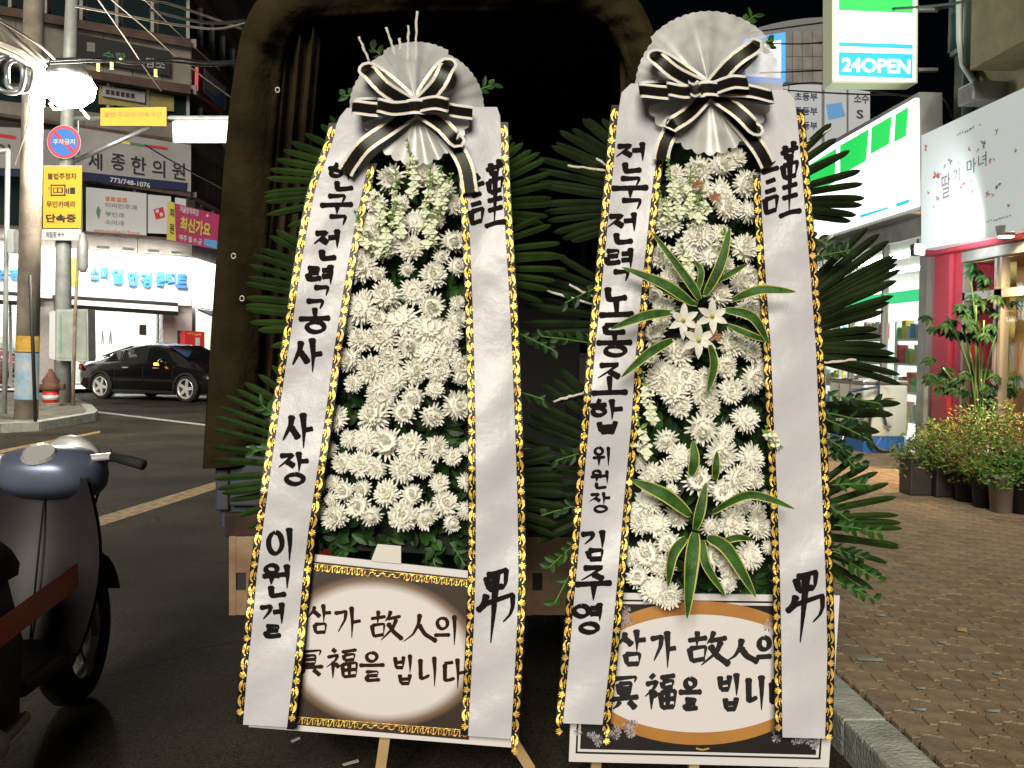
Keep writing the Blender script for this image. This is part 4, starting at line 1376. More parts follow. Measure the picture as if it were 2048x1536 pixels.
RW_ = dict(seed=9, lean=6.0, base=(1398, 1560), label='standing white chrysanthemum funeral wreath beside the kerb with lilies and striped leaves', axis=((1412, 300), (1390, 1180)),
  panel=[(1318, 290), (1532, 290), (1568, 1200), (1228, 1190)], strut=(1420, 500),
  legs=[((1390, 1490), (1386, 1610), (.045, .045)), ((1200, 1480), (1180, 1620), (.02, .0)), ((1600, 1480), (1620, 1620), (.02, .0))],
  knot=(1418, 178), fan=(-16, 196), fanr=lambda a: 150 + (4 if 40 < a < 140 else -4),
  skirt=(196, 346), skirtr=lambda a: 84 + 42 * math.sin(math.radians(a - 180)) ** 2 + 40 * abs(math.cos(math.radians(a - 180))) ** 3,
  mums=MUM_R,
  snaps=[((1355, 440), (1335, 315), 11), ((1375, 440), (1382, 330), 11), ((1395, 460), (1402, 370), 8), ((1335, 450), (1320, 380), 7), ((1380, 560), (1362, 480), 8), ((1300, 850), (1285, 740), 9), ((1290, 920), (1275, 830), 6), ((1545, 900), (1530, 850), 5), ((1445, 500), (1450, 455), 5), ((1420, 430), (1385, 400), 5)],
  fronds=[([(1205, 222), (1160, 235), (1120, 260), (1100, 290), (1078, 330), (1075, 370), (1085, 410), (1110, 450), (1140, 482)], [(1300, 300), (1290, 480)], 17, -.06, M_PALM2),
          ([(1110, 510), (1078, 545), (1052, 580), (1045, 630), (1060, 680)], [(1270, 570), (1265, 700)], 9, -.04, M_PALM2),
          ([(1120, 730), (1080, 770), (1060, 830), (1040, 880), (1036, 950), (1045, 1020), (1075, 1085)], [(1260, 800), (1230, 1080)], 14, -.03, M_PALM2),
          ([(1662, 235), (1690, 275), (1710, 310), (1722, 345), (1727, 380), (1720, 402), (1706, 440)], [(1540, 340), (1555, 450)], 10, -.04, M_PALM2),
          ([(1735, 438), (1778, 478), (1795, 505), (1796, 530), (1792, 560), (1775, 600), (1758, 640), (1772, 680), (1798, 716), (1800, 750)], [(1560, 590), (1570, 745)], 19, -.03, M_PALM2),
          ([(1802, 795), (1775, 835), (1745, 870)], [(1580, 800), (1585, 860)], 5, -.05, M_PALM2),
          ([(1715, 902), (1752, 925), (1780, 960), (1797, 1010), (1801, 1040), (1800, 1075), (1790, 1100), (1755, 1150), (1740, 1185)], [(1580, 980), (1590, 1130)], 14, -.03, M_PALM)],
  sprigs=[(1475, 60, .6, -.6, 50, 6, M_LEAF2), (1500, 90, 1, -.3, 50, 6, M_LEAF2), (1515, 110, .8, -.8, 40, 5, M_LEAF), (1320, 250, -.7, -.4, 40, 6, M_LEAF), (1330, 270, -1, .5, 30, 4, M_LEAF), (1230, 560, -1, .4, 110, 9, M_LEAF), (1200, 690, -1, -.2, 120, 12, M_LEAF), (1190, 900, -1, .2, 80, 9, M_LEAF), (1160, 1080, -1, .8, 80, 10, M_LEAF2), (1140, 1150, -.6, 1, 60, 8, M_LEAF2), (1160, 1010, -1, .2, 80, 9, M_LEAF),
          (1615, 520, 1, -.3, 90, 10, M_LEAF), (1615, 470, 1, .4, 80, 9, M_LEAF), (1650, 790, 1, .1, 110, 12, M_LEAF), (1655, 840, 1, .4, 90, 10, M_LEAF), (1660, 880, .8, .8, 70, 9, M_LEAF2), (1665, 970, 1, -.1, 70, 8, M_LEAF2), (1668, 1050, 1, .1, 90, 10, M_LEAF2), (1670, 1110, 1, .5, 100, 11, M_LEAF2), (1668, 1160, 1, .4, 90, 9, M_LEAF2), (1640, 1000, 1, .6, 70, 9, M_LEAF), (1300, 1180, -.3, .8, 40, 6, M_LEAF), (1480, 1180, .4, .8, 40, 6, M_LEAF), (1540, 1160, .8, .5, 60, 8, M_LEAF), (1550, 1190, .8, .3, 50, 7, M_LEAF), (1650, 900, 1, .3, 80, 9, M_LEAF), (1620, 820, 1, .15, 110, 12, M_LEAF), (1620, 860, 1, .5, 100, 11, M_LEAF), (1630, 1090, 1, .2, 100, 11, M_LEAF)],
  willow=[((1225, 343), (1135, 331)), ((1215, 332), (1192, 317)), ((1190, 610), (1068, 574)), ((1200, 600), (1138, 570)), ((1180, 782), (1106, 803)), ((1625, 525), (1667, 468)), ((1640, 727), (1712, 719)), ((1610, 285), (1662, 258))],
  blades=[((1400, 600), (1375, 560), (1302, 462), 22, .17, .17), ((1385, 608), (1330, 570), (1243, 534), 26, .18, .20), ((1395, 610), (1340, 585), (1290, 555), 20, .17, .18), ((1410, 590), (1440, 530), (1460, 455), 26, .17, .19), ((1440, 560), (1465, 545), (1495, 528), 16, .18, .18), ((1465, 600), (1520, 580), (1592, 584), 24, .18, .22), ((1450, 620), (1505, 635), (1538, 690), 24, .19, .2), ((1455, 650), (1500, 670), (1535, 682), 20, .18, .19), ((1345, 625), (1290, 632), (1222, 658), 24, .19, .21), ((1345, 680), (1300, 705), (1242, 755), 24, .19, .21), ((1420, 690), (1428, 730), (1415, 785), 24, .19, .2), ((1393, 590), (1402, 545), (1388, 520), 16, .17, .17),
          ((1390, 1060), (1400, 1020), (1412, 965), 26, .17, .18), ((1382, 950), (1388, 920), (1386, 880), 26, .15, .16), ((1430, 960), (1432, 930), (1434, 902), 20, .15, .16), ((1380, 1030), (1330, 990), (1262, 960), 34, .17, .19), ((1425, 1025), (1500, 990), (1590, 1018), 22, .18, .23), ((1390, 1065), (1382, 1130), (1374, 1238), 36, .19, .22), ((1372, 1075), (1345, 1110), (1336, 1175), 26, .18, .19), ((1415, 1075), (1455, 1100), (1512, 1195), 32, .18, .2), ((1405, 1080), (1412, 1130), (1450, 1190), 22, .17, .18), ((1440, 1085), (1475, 1075), (1505, 1080), 18, .17, .17)],
  lilies=[(1367, 640, 34), (1425, 632, 34), (1398, 680, 36)], orchids=[(1385, 652, 14), (1430, 672, 16), (1395, 370, 14), (1430, 395, 14)],
  ribbons=[
    dict(rows=[(167, 1262, 1412), (185, 1243, 1400), (230, 1236, 1370), (290, 1230, 1322), (345, 1226, 1308), (400, 1220, 1302), (560, 1205, 1285), (700, 1190, 1272), (850, 1178, 1262), (1000, 1165, 1248), (1120, 1156, 1238), (1200, 1148, 1231), (1320, 1138, 1220), (1448, 1126, 1205)], slope=.04,
         trims=[(-1, 210, 1448), (1, 300, 1450)],
         text=[('전', (1231,284,1294,346), 12), ('국', (1223,353,1297,420), 12), ('전', (1214,424,1277,488), 12), ('력', (1209,495,1270,563), 12), ('노', (1197,573,1268,632), 13), ('동', (1192,648,1265,713), 12), ('조', (1182,725,1256,788), 12), ('합', (1178,798,1248,867), 12), ('위', (1185,893,1222,932), 7.5), ('원', (1181,940,1220,978), 7.5), ('장', (1178,984,1222,1025), 7.5), ('김', (1159,1060,1219,1121), 13), ('주', (1149,1131,1224,1196), 13), ('영', (1145,1205,1208,1267), 13)]),
    dict(rows=[(180, 1420, 1574), (195, 1440, 1588), (240, 1475, 1595), (300, 1514, 1600), (345, 1521, 1604), (430, 1524, 1611), (560, 1532, 1622), (700, 1542, 1632), (850, 1548, 1638), (1000, 1555, 1645), (1150, 1560, 1651), (1300, 1563, 1655), (1476, 1565, 1650)], slope=.03,
         trims=[(1, 218, 1474), (-1, 350, 1472)],
         text=[('謹', (1522,286,1600,436), 12.5), ('弔', (1569,1137,1648,1286), 16)])],
  bow=[(loop_path(1418, 178, -.84, -.50, 130, 20), 31, 'n'), (loop_path(1418, 178, .74, -.70, 128, 18), 31, 'n'),
       (loop_path(1418, 178, -1, .02, 140, 16, .17), 40, (0, 1, -.55)), (loop_path(1418, 178, -1, .0, 84, 14, .19), 40, (0, 1, -.55)), (loop_path(1400, 176, -1, .0, 22, 12, .21), 40, (0, 1, -.55)),
       (loop_path(1428, 176, 1, -.18, 68, 16, .19), 40, (0, 1, -.55)), (loop_path(1428, 180, 1, .1, 118, 16, .17), 40, (0, 1, -.55)),
       (loop_path(1418, 184, -.74, .66, 104, 16), 31, 'n'), ([(1405, 195, .15), (1355, 245, .165), (1330, 285, .165), (1322, 320, .155)], 32, 'n'),
       (loop_path(1422, 186, .76, .60, 120, 14), 31, 'n'), ([(1450, 215, .15), (1490, 260, .165), (1520, 300, .165), (1536, 330, .155)], 32, 'n')],
  card=card_right)
make_wreath(LW_)
make_wreath(RW_)
# ------------------------------------------------------------------ left side of the street: corner building, poles, signs
M_WALL = mat('grey stone cladding', (0.20, 0.18, 0.155), 0.75, var=0.25, scale=2, bump=0.1, bscale=20)
M_LEDGE = mat('brown metal ledge', (0.10, 0.065, 0.055), 0.5, var=0.3, scale=3)
M_GLASSD = mat('dark window glass', (0.012, 0.022, 0.024), 0.12, spec=0.6)
M_SIGNW = mat('toned-down white sign face', (0.33, 0.32, 0.32), 0.5, var=0.12, scale=2)  # white face darkened in colour to stand for the dim light there
M_SIGNW2 = mat('white sign face', (0.52, 0.53, 0.54), 0.45)
M_NAVY = mat('navy print', (0.02, 0.025, 0.07), 0.5)
M_TXT = mat('black print flat', (0.02, 0.02, 0.02), 0.7)
M_TXTG = mat('grey print', (0.2, 0.19, 0.18), 0.7)
M_REDP = mat('red print', (0.5, 0.03, 0.04), 0.6)
M_ORP = mat('orange print', (0.55, 0.2, 0.1), 0.6)
M_YELP = mat('yellow print', (0.75, 0.62, 0.1), 0.6)
M_GRNP = mat('green print', (0.1, 0.2, 0.12), 0.6)
M_PINKB = mat('magenta banner cloth', (0.36, 0.03, 0.11), 0.7, bump=0.15, scale=6)
M_YELB = mat('yellow banner cloth', (0.5, 0.46, 0.09), 0.7)
M_LBLUE = mat('light blue print', (0.1, 0.3, 0.62), 0.6)
M_ALU = mat('grey painted steel', (0.38, 0.40, 0.38), 0.5, metal=0.2, var=0.2, scale=5)
M_GALV = mat('galvanised steel', (0.5, 0.52, 0.52), 0.42, metal=0.7, var=0.25, scale=6)
M_CPOLE = mat('stained concrete pole', (0.27, 0.23, 0.18), 0.85, var=0.4, scale=3, bump=0.3, bscale=30)
M_CABLE = mat('black cable', (0.02, 0.02, 0.02), 0.55)
M_GCABLE = mat('grey cable', (0.32, 0.28, 0.22), 0.6)
M_AWN = mat('black awning', (0.015, 0.013, 0.012), 0.7)
M_CREAM = mat('cream awning cloth', (0.6, 0.52, 0.45), 0.7)
M_PLAST = mat('white plaster', (0.62, 0.56, 0.52), 0.7, var=0.1)
M_INT = mat('white shop wall', (0.8, 0.8, 0.78), 0.6)
M_TUBE = emis('shop ceiling light', (1, 0.98, 0.94), 26)
M_PINKW = mat('pink wall', (0.6, 0.25, 0.3), 0.6)
M_SHOPGL = glass('shop glass')

yw = math.atan2(3300 - 1024, F) + YAW
FD = V((math.sin(yw), math.cos(yw), 0))
FN = V((FD.y, -FD.x, 0))
CORN = aty(382, 690, 30.0)
F1 = Plane(CORN, FN)
F2 = Plane(CORN, (1, 0, 0))
def fbox(mb, plane, q, o1, th, mi=0):
    """box whose front face is seen at pixel quad q, standing o1 proud of the plane, th thick"""
    return mb.hexa([plane.hit(*p, o1) for p in q], -plane.n * th, mi)
def band(yl, yr, zl, zr, x0=-260, x1=382):
    """pixel quad between two sloping lines given by their heights at x=165 and x=382"""
    f = lambda a, b, x: a + (b - a) * (x - 165) / 217
    return [(x0, f(yl, yr, x0)), (x1, f(yl, yr, x1)), (x1, f(zl, zr, x1)), (x0, f(zl, zr, x0))]
bl = thing('corner_building', 'grey clad corner building with brown ledges above a bright optician shop', 'building', (CORN.x, CORN.y, 0))
zt = 24.0
def f1xyz(s, z, o):          # point on facade 1, s metres left of the corner
    p = CORN - FD * s + FN * o
    return V((p.x, p.y, z))
# shell: upper storeys, set back a touch behind the cladding bands
z_shop = F1.hit(300, 600).z
part('wall', MB().hexa([f1xyz(0, z_shop, -.35), f1xyz(14, z_shop, -.35), f1xyz(14, zt, -.35), f1xyz(0, zt, -.35)], -FN * .3), M_WALL, bl)
pB = V((CORN.x, CORN.y + 26, 0))
part('wall', MB().hexa([(CORN.x - .35, CORN.y + .2, z_shop), (CORN.x - .35, pB.y, z_shop), (CORN.x - .35, pB.y, zt), (CORN.x - .35, CORN.y + .2, zt)], (-.3, 0, 0)), M_WALL, bl)
part('roof', MB().prism([f1xyz(0, zt, 0), f1xyz(14, zt, 0), f1xyz(14, zt, -12), V((CORN.x, CORN.y + 26, zt))], (0, 0, .4)), M_LEDGE, bl)
# cladding bands of separate panels, ledges and ribbon windows: (y at 165, y at 382) top and bottom
def panels(q, k, o, th, m, nm):
    (ax, ay), (bx, by), (cx, cy), (dx, dy) = q
    for i in range(k):
        u, v = i / k + .001, (i + 1) / k - .001
        p = [(lerp(ax, bx, u), lerp(ay, by, u)), (lerp(ax, bx, v), lerp(ay, by, v)), (lerp(dx, cx, v), lerp(dy, cy, v)), (lerp(dx, cx, u), lerp(dy, cy, u))]
        part(nm, fbox(MB(), F1, p, o, th), m, bl)
panels(band(57, 95, 138, 170), 11, .02, .3, M_WALL, 'cladding_panel')
panels(band(-150, -120, -70, -35), 8, .02, .3, M_WALL, 'cladding_panel')
panels(band(466, 482, 498, 513), 6, .0, .3, M_WALL, 'cladding_panel')
panels(band(222, 250, 256, 288), 6, .0, .3, M_WALL, 'cladding_panel')
for yl, yr, zl, zr in [(40, 78, 57, 95), (138, 170, 154, 188), (-70, -35, -58, -22), (250, 282, 257, 289), (348, 384, 360, 394), (462, 479, 467, 484)]:
    part('ledge', fbox(MB(), F1, band(yl, yr, zl, zr), .16, .45), M_LEDGE, bl)
# window strips with mullions
def strip_win(q, k, m=M_GLASSD):
    (ax, ay), (bx, by), (cx, cy), (dx, dy) = q
    for i in range(k):
        u, v = i / k + .012, (i + 1) / k - .012
        p = [(lerp(ax, bx, u), lerp(ay, by, u)), (lerp(ax, bx, v), lerp(ay, by, v)), (lerp(dx, cx, v), lerp(dy, cy, v)), (lerp(dx, cx, u), lerp(dy, cy, u))]
        w = part('window', fbox(MB(), F1, p, -.18, .05), m, bl)
        (x0, y0), (x1, y1), (x2, y2), (x3, y3) = p
        part('mullion', fbox(MB(), F1, [(x1, y1), (x1 + 5, y1), (x2 + 5, y2), (x2, y2)], -.12, .08), M_ALU, w)
strip_win(band(-58, -22, 40, 78), 9)
strip_win(band(154, 188, 222, 250), 8)
strip_win(band(360, 394, 462, 479), 6)
# facade along the street behind the corner
def F2box(y0, y1, z0, z1, o1, th, m, nm):
    part(nm, MB().hexa([(CORN.x + o1, y0, z0), (CORN.x + o1, y1, z0), (CORN.x + o1, y1, z1), (CORN.x + o1, y0, z1)], (-th, 0, 0)), m, bl)
def zc(y):          # height at the corner for a pixel row
    return F1.hit(382, y).z
for a, b, o, m, nm in [(95, 170, .02, M_WALL, 'cladding_panel'), (78, 95, .16, M_LEDGE, 'ledge'), (170, 188, .16, M_LEDGE, 'ledge'), (-35, -22, .16, M_LEDGE, 'ledge'), (-120, -35, .02, M_WALL, 'cladding_panel'), (250, 288, .02, M_WALL, 'cladding_panel'), (384, 394, .16, M_LEDGE, 'ledge'), (479, 513, .02, M_WALL, 'cladding_panel')]:
    F2box(CORN.y + .02, pB.y, zc(b), zc(a), o, .35, m, nm)
for a, b in ((-22, 78), (188, 250), (394, 479)):
    y = CORN.y + .4
    i = 0
    while y < CORN.y + 16:
        F2box(y, y + 1.25, zc(b), zc(a), -.18, .05, M_GLASSD, 'window')
        F2box(y + 1.27, y + 1.38, zc(b), zc(a), -.1, .1, M_ALU, 'mullion')
        y += 1.4
# ground floor: piers, shop room, glazing
zs0 = 0.12
def pier(xa, xb, m=M_PLAST, nm='pier', o=0.0):
    q = [(xa, 590), (xb, 590), (xb, 792), (xa, 792)]
    a, b = F1.hit(xa, 690, o), F1.hit(xb, 690, o)
    part(nm, MB().hexa([V((a.x, a.y, zs0)), V((b.x, b.y, zs0)), V((b.x, b.y, z_shop + .1)), V((a.x, a.y, z_shop + .1))], -FN * .5), m, bl)
pier(76, 108)
pier(326, 352, M_PLAST)
pier(352, 384, M_PLAST)
pier(-300, -40)
def room(xa, xb, depth, wallm):
    a, b = F1.hit(xa, 690), F1.hit(xb, 690)
    a, b = V((a.x, a.y, zs0)), V((b.x, b.y, zs0))
    c, d = b - FN * depth, a - FN * depth
    h = V((0, 0, z_shop - zs0))
    part('shop_room', MB().quad(d, c, c + h, d + h).quad(a, d, d + h, a + h).quad(c, b, b + h, c + h), wallm, bl)
    part('shop_floor', MB().quad(a, b, c, d).quad(a + h * .999, d + h * .999, c + h * .999, b + h * .999), M_INT, bl)
    for t in (.15, .5, .85):
        for s in (.2, .55, .85):
            p = a.lerp(b, t).lerp(d.lerp(c, t), s) + h * .985
            part('ceiling_light', MB().hexa([p - FD * .45 - FN * .12, p + FD * .45 - FN * .12, p + FD * .45 + FN * .12, p - FD * .45 + FN * .12], (0, 0, -.03)), M_TUBE, bl)
    return a, b, c, d, h
room(108, 326, 4.0, M_INT)
room(-40, 76, 4.0, M_INT)
# glazing: three panes and frames
for xa, xb in ((110, 168), (170, 316), (-38, 20), (22, 74)):
    a, b = F1.hit(xa, 690, -.1), F1.hit(xb, 690, -.1)
    w = part('shop_window', MB().hexa([V((a.x, a.y, .3)), V((b.x, b.y, .3)), V((b.x, b.y, 2.6)), V((a.x, a.y, 2.6))], -FN * .012), M_SHOPGL, bl)
    for s, e in (((a.x, a.y, .2), (a.x, a.y, 2.65)), ((b.x, b.y, .2), (b.x, b.y, 2.65)), ((a.x, a.y, .25), (b.x, b.y, .25)), ((a.x, a.y, 2.62), (b.x, b.y, 2.62))):
        part('frame', MB().tube([s, e], .03, 4), M_ALU, w)
# things inside the shop: counters, poster, easels
def shopbox(label, cat, nm, q, o, th, m):
    p = F1.hit((q[0][0] + q[2][0]) / 2, q[2][1], o)
    t = thing(nm, label, cat, (p.x, p.y, zs0))
    part('body', fbox(MB(), F1, q, o, th), m, t)
    return t
t = shopbox('white display counter inside the bright optician shop', 'counter', 'display_counter', [(172, 725), (312, 729), (312, 790), (172, 790)], -1.6, .5, M_INT)
part('counter_top', fbox(MB(), F1, [(170, 721), (314, 725), (314, 729), (170, 725)], -1.55, .6), M_ALU, t)
t = shopbox('grey framed poster in the optician window', 'poster', 'poster', [(279, 649), (293, 650), (293, 671), (279, 670)], -.3, .02, M_REDP)
part('picture', fbox(MB(), F1, [(280.5, 651), (291.5, 652), (291.5, 668), (280.5, 667)], -.294, .004), M_TXTG, t)
for i, x in enumerate((205, 221)):
    t = thing('display_easel', 'small dark easel standing in the bright optician window', 'easel', F1.hit(x, 700, -.5), 'easels in the optician window')
    for dx in (-2.2, 2.2):
        part('easel_leg', MB().tube([F1.hit(x, 661, -.5), F1.hit(x + dx, 688, -.5)], .012, 5), M_TXTG, t)
# awnings
def awning(x0, x1, lab):
    t = thing('awning', lab, 'awning', F1.hit((x0 + x1) / 2, 610))
    f = lambda x, d: 601 + d + (x - 165) * .065
    part('roller_case', fbox(MB(), F1, [(x0, f(x0, -8)), (x1, f(x1, -8)), (x1, f(x1, -2)), (x0, f(x0, -2))], .35, .3), M_AWN, t)
    a, b, c, d = F1.hit(x0, f(x0, -1), .3), F1.hit(x1, f(x1, -1), .3), F1.hit(x1, f(x1, 10), .9), F1.hit(x0, f(x0, 10), .9)
    part('cloth', MB().hexa([a, b, c, d], (0, 0, -.02)), M_CREAM, t)
    part('valance', fbox(MB(), F1, [(x0, f(x0, 9.5)), (x1, f(x1, 9.5)), (x1, f(x1, 18)), (x0, f(x0, 18))], .92, .03), M_AWN, t)
awning(110, 356, 'black and cream awning under the lit optician sign')
awning(-120, 72, 'black and cream awning behind the concrete pole')
# lit shop sign: white panel with lamps over it and blue letters standing off it
M_SGN = mat('white shop sign panel', (0.80, 0.82, 0.82), 0.4)
M_BLUEL = mat('blue raised letter', (0.06, 0.22, 0.62), 0.4)
M_LIME = mat('lime panel', (0.35, 0.62, 0.05), 0.5)
sg = thing('shop_sign', 'long white optician sign with raised blue letters lit by lamps from above', 'sign', F1.hit(280, 598, .1))
q = band(499, 515, 600, 612)
for i in range(8):
    u, v = i / 8 + .0008, (i + 1) / 8 - .0008
    (ax, ay), (bx, by), (cx, cy), (dx, dy) = q
    p = [(lerp(ax, bx, u), lerp(ay, by, u)), (lerp(ax, bx, v), lerp(ay, by, v)), (lerp(dx, cx, v), lerp(dy, cy, v)), (lerp(dx, cx, u), lerp(dy, cy, u))]
    part('sign_panel', fbox(MB(), F1, p, .12, .2), M_SGN, sg)
part('lime_panel', fbox(MB(), F1, [(141, 515), (158, 516), (158, 574), (141, 572)], .13, .02), M_LIME, sg)
def raised(chars, x0, y0, w, h, step, dy):
    for i, ch in enumerate(chars):
        x, y = x0 + i * step, y0 + i * dy
        qd = [F1.hit(x, y, .19), F1.hit(x + w, y + .6, .19), F1.hit(x + w, y + h + .6, .19), F1.hit(x, y + h, .19)]
        mb = MB()
        vs, fs = text_geo(ch, .05)
        text_on(mb, ch, qd, 0.0, .05)
        k = len(mb.v)
        back = [tuple(V(v) - FN * .05) for v in mb.v]
        fr = list(mb.f)
        from collections import Counter
        ec = Counter()
        for f_ in fr:
            for a_, b_ in zip(f_, f_[1:] + f_[:1]):
                ec[tuple(sorted((a_, b_)))] += 1
        mb.v += back
        for (a_, b_), c_ in ec.items():
            if c_ == 1:
                mb.f.append((a_, b_, b_ + k, a_ + k)); mb.m.append(0)
        part('raised_letter', mb, M_BLUEL, sg)
raised('스마', 182, 530, 18, 30, 20, 1)
raised('일', 224, 536, 24, 32, 18, 1)
raised('안경', 255, 541, 24, 31, 26, 3)
raised('콘택트', 312, 543, 20, 29, 21, 2)
raised('안경', -6, 536, 20, 22, 24, 1)
for ln, (x, y, w, h) in (('773', (322, 522, 12, 7)), ('3468', (322, 536, 14, 7))):
    part('small_print', smudge(MB(), [F1.hit(x, y, .125), F1.hit(x + w, y + 1, .125), F1.hit(x + w, y + h + 1, .125), F1.hit(x, y + h, .125)], 4), M_TXTG, sg)
M_LAMPH = emis('lamp face', (1, 0.98, 0.95), 12)
for i, x in enumerate((0, 60, 125, 205, 255, 305, 352)):
    y = 494 + (x - 165) * .075
    head = F1.hit(x, y, .75)
    root = F1.hit(x, y - 4, .05)
    l = part('sign_lamp', MB().tube([root, head], .018, 6), M_ALU, sg)
    part('lamp_head', MB().hexa([head - FD * .16 - FN * .06, head + FD * .16 - FN * .06, head + FD * .16 + FN * .08, head - FD * .16 + FN * .08], (0, 0, .07)), M_ALU, l)
    ld = bpy.data.lights.new('sign_lamp_light', 'AREA')
    ld.energy = 30
    ld.size = .35
    ld.color = (1, .98, .95)
    lo = bpy.data.objects.new('sign_lamp_light', ld)
    C.objects.link(lo)
    lo.parent = l
    lo.location = head + V((0, 0, -.03)) - WL[l]
    tgt = F1.hit(x, y + 55, .1)
    lo.rotation_euler = (head - tgt).to_track_quat('Z', 'Y').to_euler()
# the sign returns round the corner
sg2 = thing('shop_sign', 'lit white optician sign on the street side of the corner building', 'sign', (CORN.x, CORN.y + 2, zc(560)))
part('sign_panel', MB().hexa([(CORN.x + .15, CORN.y + .05, zc(612)), (CORN.x + .15, CORN.y + 6, zc(612)), (CORN.x + .15, CORN.y + 6, zc(517)), (CORN.x + .15, CORN.y + .05, zc(517))], (-.2, 0, 0)), emis('backlit white panel', (1, 1, 1), 3.0), sg2)
aw2 = thing('awning', 'small dark awning on the street side of the corner building', 'awning', (CORN.x, CORN.y + 2, zc(610)))
part('cloth', MB().hexa([(CORN.x + .05, CORN.y + .5, zc(616)), (CORN.x + .05, CORN.y + 6, zc(616)), (CORN.x + .8, CORN.y + 6, zc(638)), (CORN.x + .8, CORN.y + .5, zc(638))], (0, 0, -.05)), M_AWN, aw2)
# street-side ground floor
F2box(CORN.y + .0, CORN.y + .5, .12, zc(600), .0, .5, M_PLAST, 'pier')
F2box(CORN.y + .5, CORN.y + 6, .12, zc(612), -.3, .1, emis('bright shop interior', (.9, 1, .85), .9), 'shop_window')
F2box(CORN.y + 6, pB.y, .12, zc(612), .0, .5, M_WALL, 'pier')
# red notice box and dark notice by the pier
t = thing('notice_box', 'red notice box with a white strip on the corner pier', 'box', F1.hit(388, 706, .3))
part('body', fbox(MB(), F1, [(370, 661), (409, 664), (409, 712), (370, 708)], .5, .35), mat('red box paint', (0.55, 0.03, 0.03), 0.4), t)
part('white_strip', fbox(MB(), F1, [(391, 675), (400, 676), (400, 704), (391, 703)], .506, .02), M_SIGNW2, t)
part('heading', smudge(MB(), [F1.hit(374, 665, .505), F1.hit(402, 667, .505), F1.hit(402, 672, .505), F1.hit(374, 670, .505)], 6), M_YELP, t)
t = thing('notice_board', 'narrow dark notice board beside the red box', 'notice', F1.hit(363, 690, .1))
part('board', fbox(MB(), F1, [(356, 661), (369, 662), (369, 691), (356, 690)], .12, .05), M_NAVY, t)
part('lettering', smudge(MB(), [F1.hit(358, 665, .125), F1.hit(366, 666, .125), F1.hit(366, 684, .125), F1.hit(358, 683, .125)], 2), M_SIGNW, t)

# wall signs --------------------------------------------------------------
def sign(nm, label, plane, q, o, th, m, texts, extra=()):
    c = plane.hit(sum(p[0] for p in q) / 4, max(p[1] for p in q), o)
    t = thing(nm, label, 'sign', c)
    part('sign_face', fbox(MB(), plane, q, o, th), m, t)
    for i_, (nm2, qq, mm) in enumerate(extra):
        part(nm2, fbox(MB(), plane, qq, o + .010 + .0012 * i_, .010), mm, t)
    for s, qq, mm, bold in texts:
        part('lettering', text_on(MB(), s, [plane.hit(*p, o + .014) for p in qq], .004, bold), mm, t)
    return t
def bx(x, y, w, h, sl=.15):
    return [(x, y), (x + w, y + w * sl), (x + w, y + w * sl + h), (x, y + h)]
sign('wall_sign', 'long white clinic sign with black letters and a navy phone number strip', F1, [(150, 254), (382, 290), (382, 384), (150, 346)], .2, .2, M_SIGNW,
     [(c, bx(x, y, w, h), M_TXT, .012) for c, x, y, w, h in (('세', 176, 303, 28, 34), ('종', 222, 306, 28, 32), ('한', 262, 311, 30, 36), ('의', 304, 318, 26, 34), ('원', 344, 323, 26, 34))] + [('773/748-1076', bx(220, 354, 80, 10), M_SIGNW2, .02)],
     [('navy_strip', [(160, 343), (376, 366), (374, 382), (160, 359)], M_NAVY), ('yellow_band', bx(244, 282, 16, 5), M_YELP), ('green_band', bx(260, 284, 37, 5), M_GRNP), ('red_band', bx(297, 289, 38, 5), M_REDP)])
sign('wall_sign', 'grey white sign continuing behind the concrete pole with large black letters', F1, [(-140, 246), (148, 262), (148, 342), (-140, 330)], .18, .2, M_SIGNW,
     [('이', bx(-8, 285, 28, 26), M_TXT, .02)], [('red_band', bx(-60, 258, 92, 7), M_REDP), ('navy_strip', bx(-140, 332, 235, 14, .04), M_NAVY)])
sign('window_panel', 'white clinic window panel listing departments with a green oval', F1, [(174, 374), (293, 387), (293, 471), (174, 463)], .1, .08, M_SIGNW2,
     [('이비인후과', bx(210, 404, 64, 10, .1), M_TXTG, .0), ('부인과', bx(210, 422, 38, 10, .1), M_TXTG, 0), ('소아과', bx(210, 438, 38, 10, .1), M_TXTG, 0), ('www.mother119.com', bx(187, 455, 92, 8, .08), M_ORP, 0)],
     [('dot', bx(x, 393 + i, 8, 8, 0), M_ORP) for i, x in enumerate((211, 222, 234, 245))] + [('green_oval', [(196, 411), (201, 420), (197, 438), (192, 424)], M_GRNP)])
sign('window_panel', 'narrow white window panel with a tilted red square logo', F1, [(297, 389), (342, 393), (342, 468), (297, 466)], .1, .08, M_SIGNW2, [],
     [('red_square', [(307, 419), (326, 414), (330, 434), (312, 439)], M_REDP), ('white_mark', [(311, 420), (318, 419), (317, 425), (312, 426)], M_SIGNW2), ('white_mark', [(319, 426), (325, 425), (326, 432), (321, 433)], M_SIGNW2)])
sign('window_panel', 'small white window panel above the pink banner', F1, [(352, 395), (372, 398), (372, 420), (352, 418)], .1, .08, M_SIGNW2, [])
sign('window_panel', 'small dark photo panel above the pink banner beside the corner', F1, [(375, 398), (390, 401), (390, 416), (375, 413)], .25, .08, M_TXT, [])
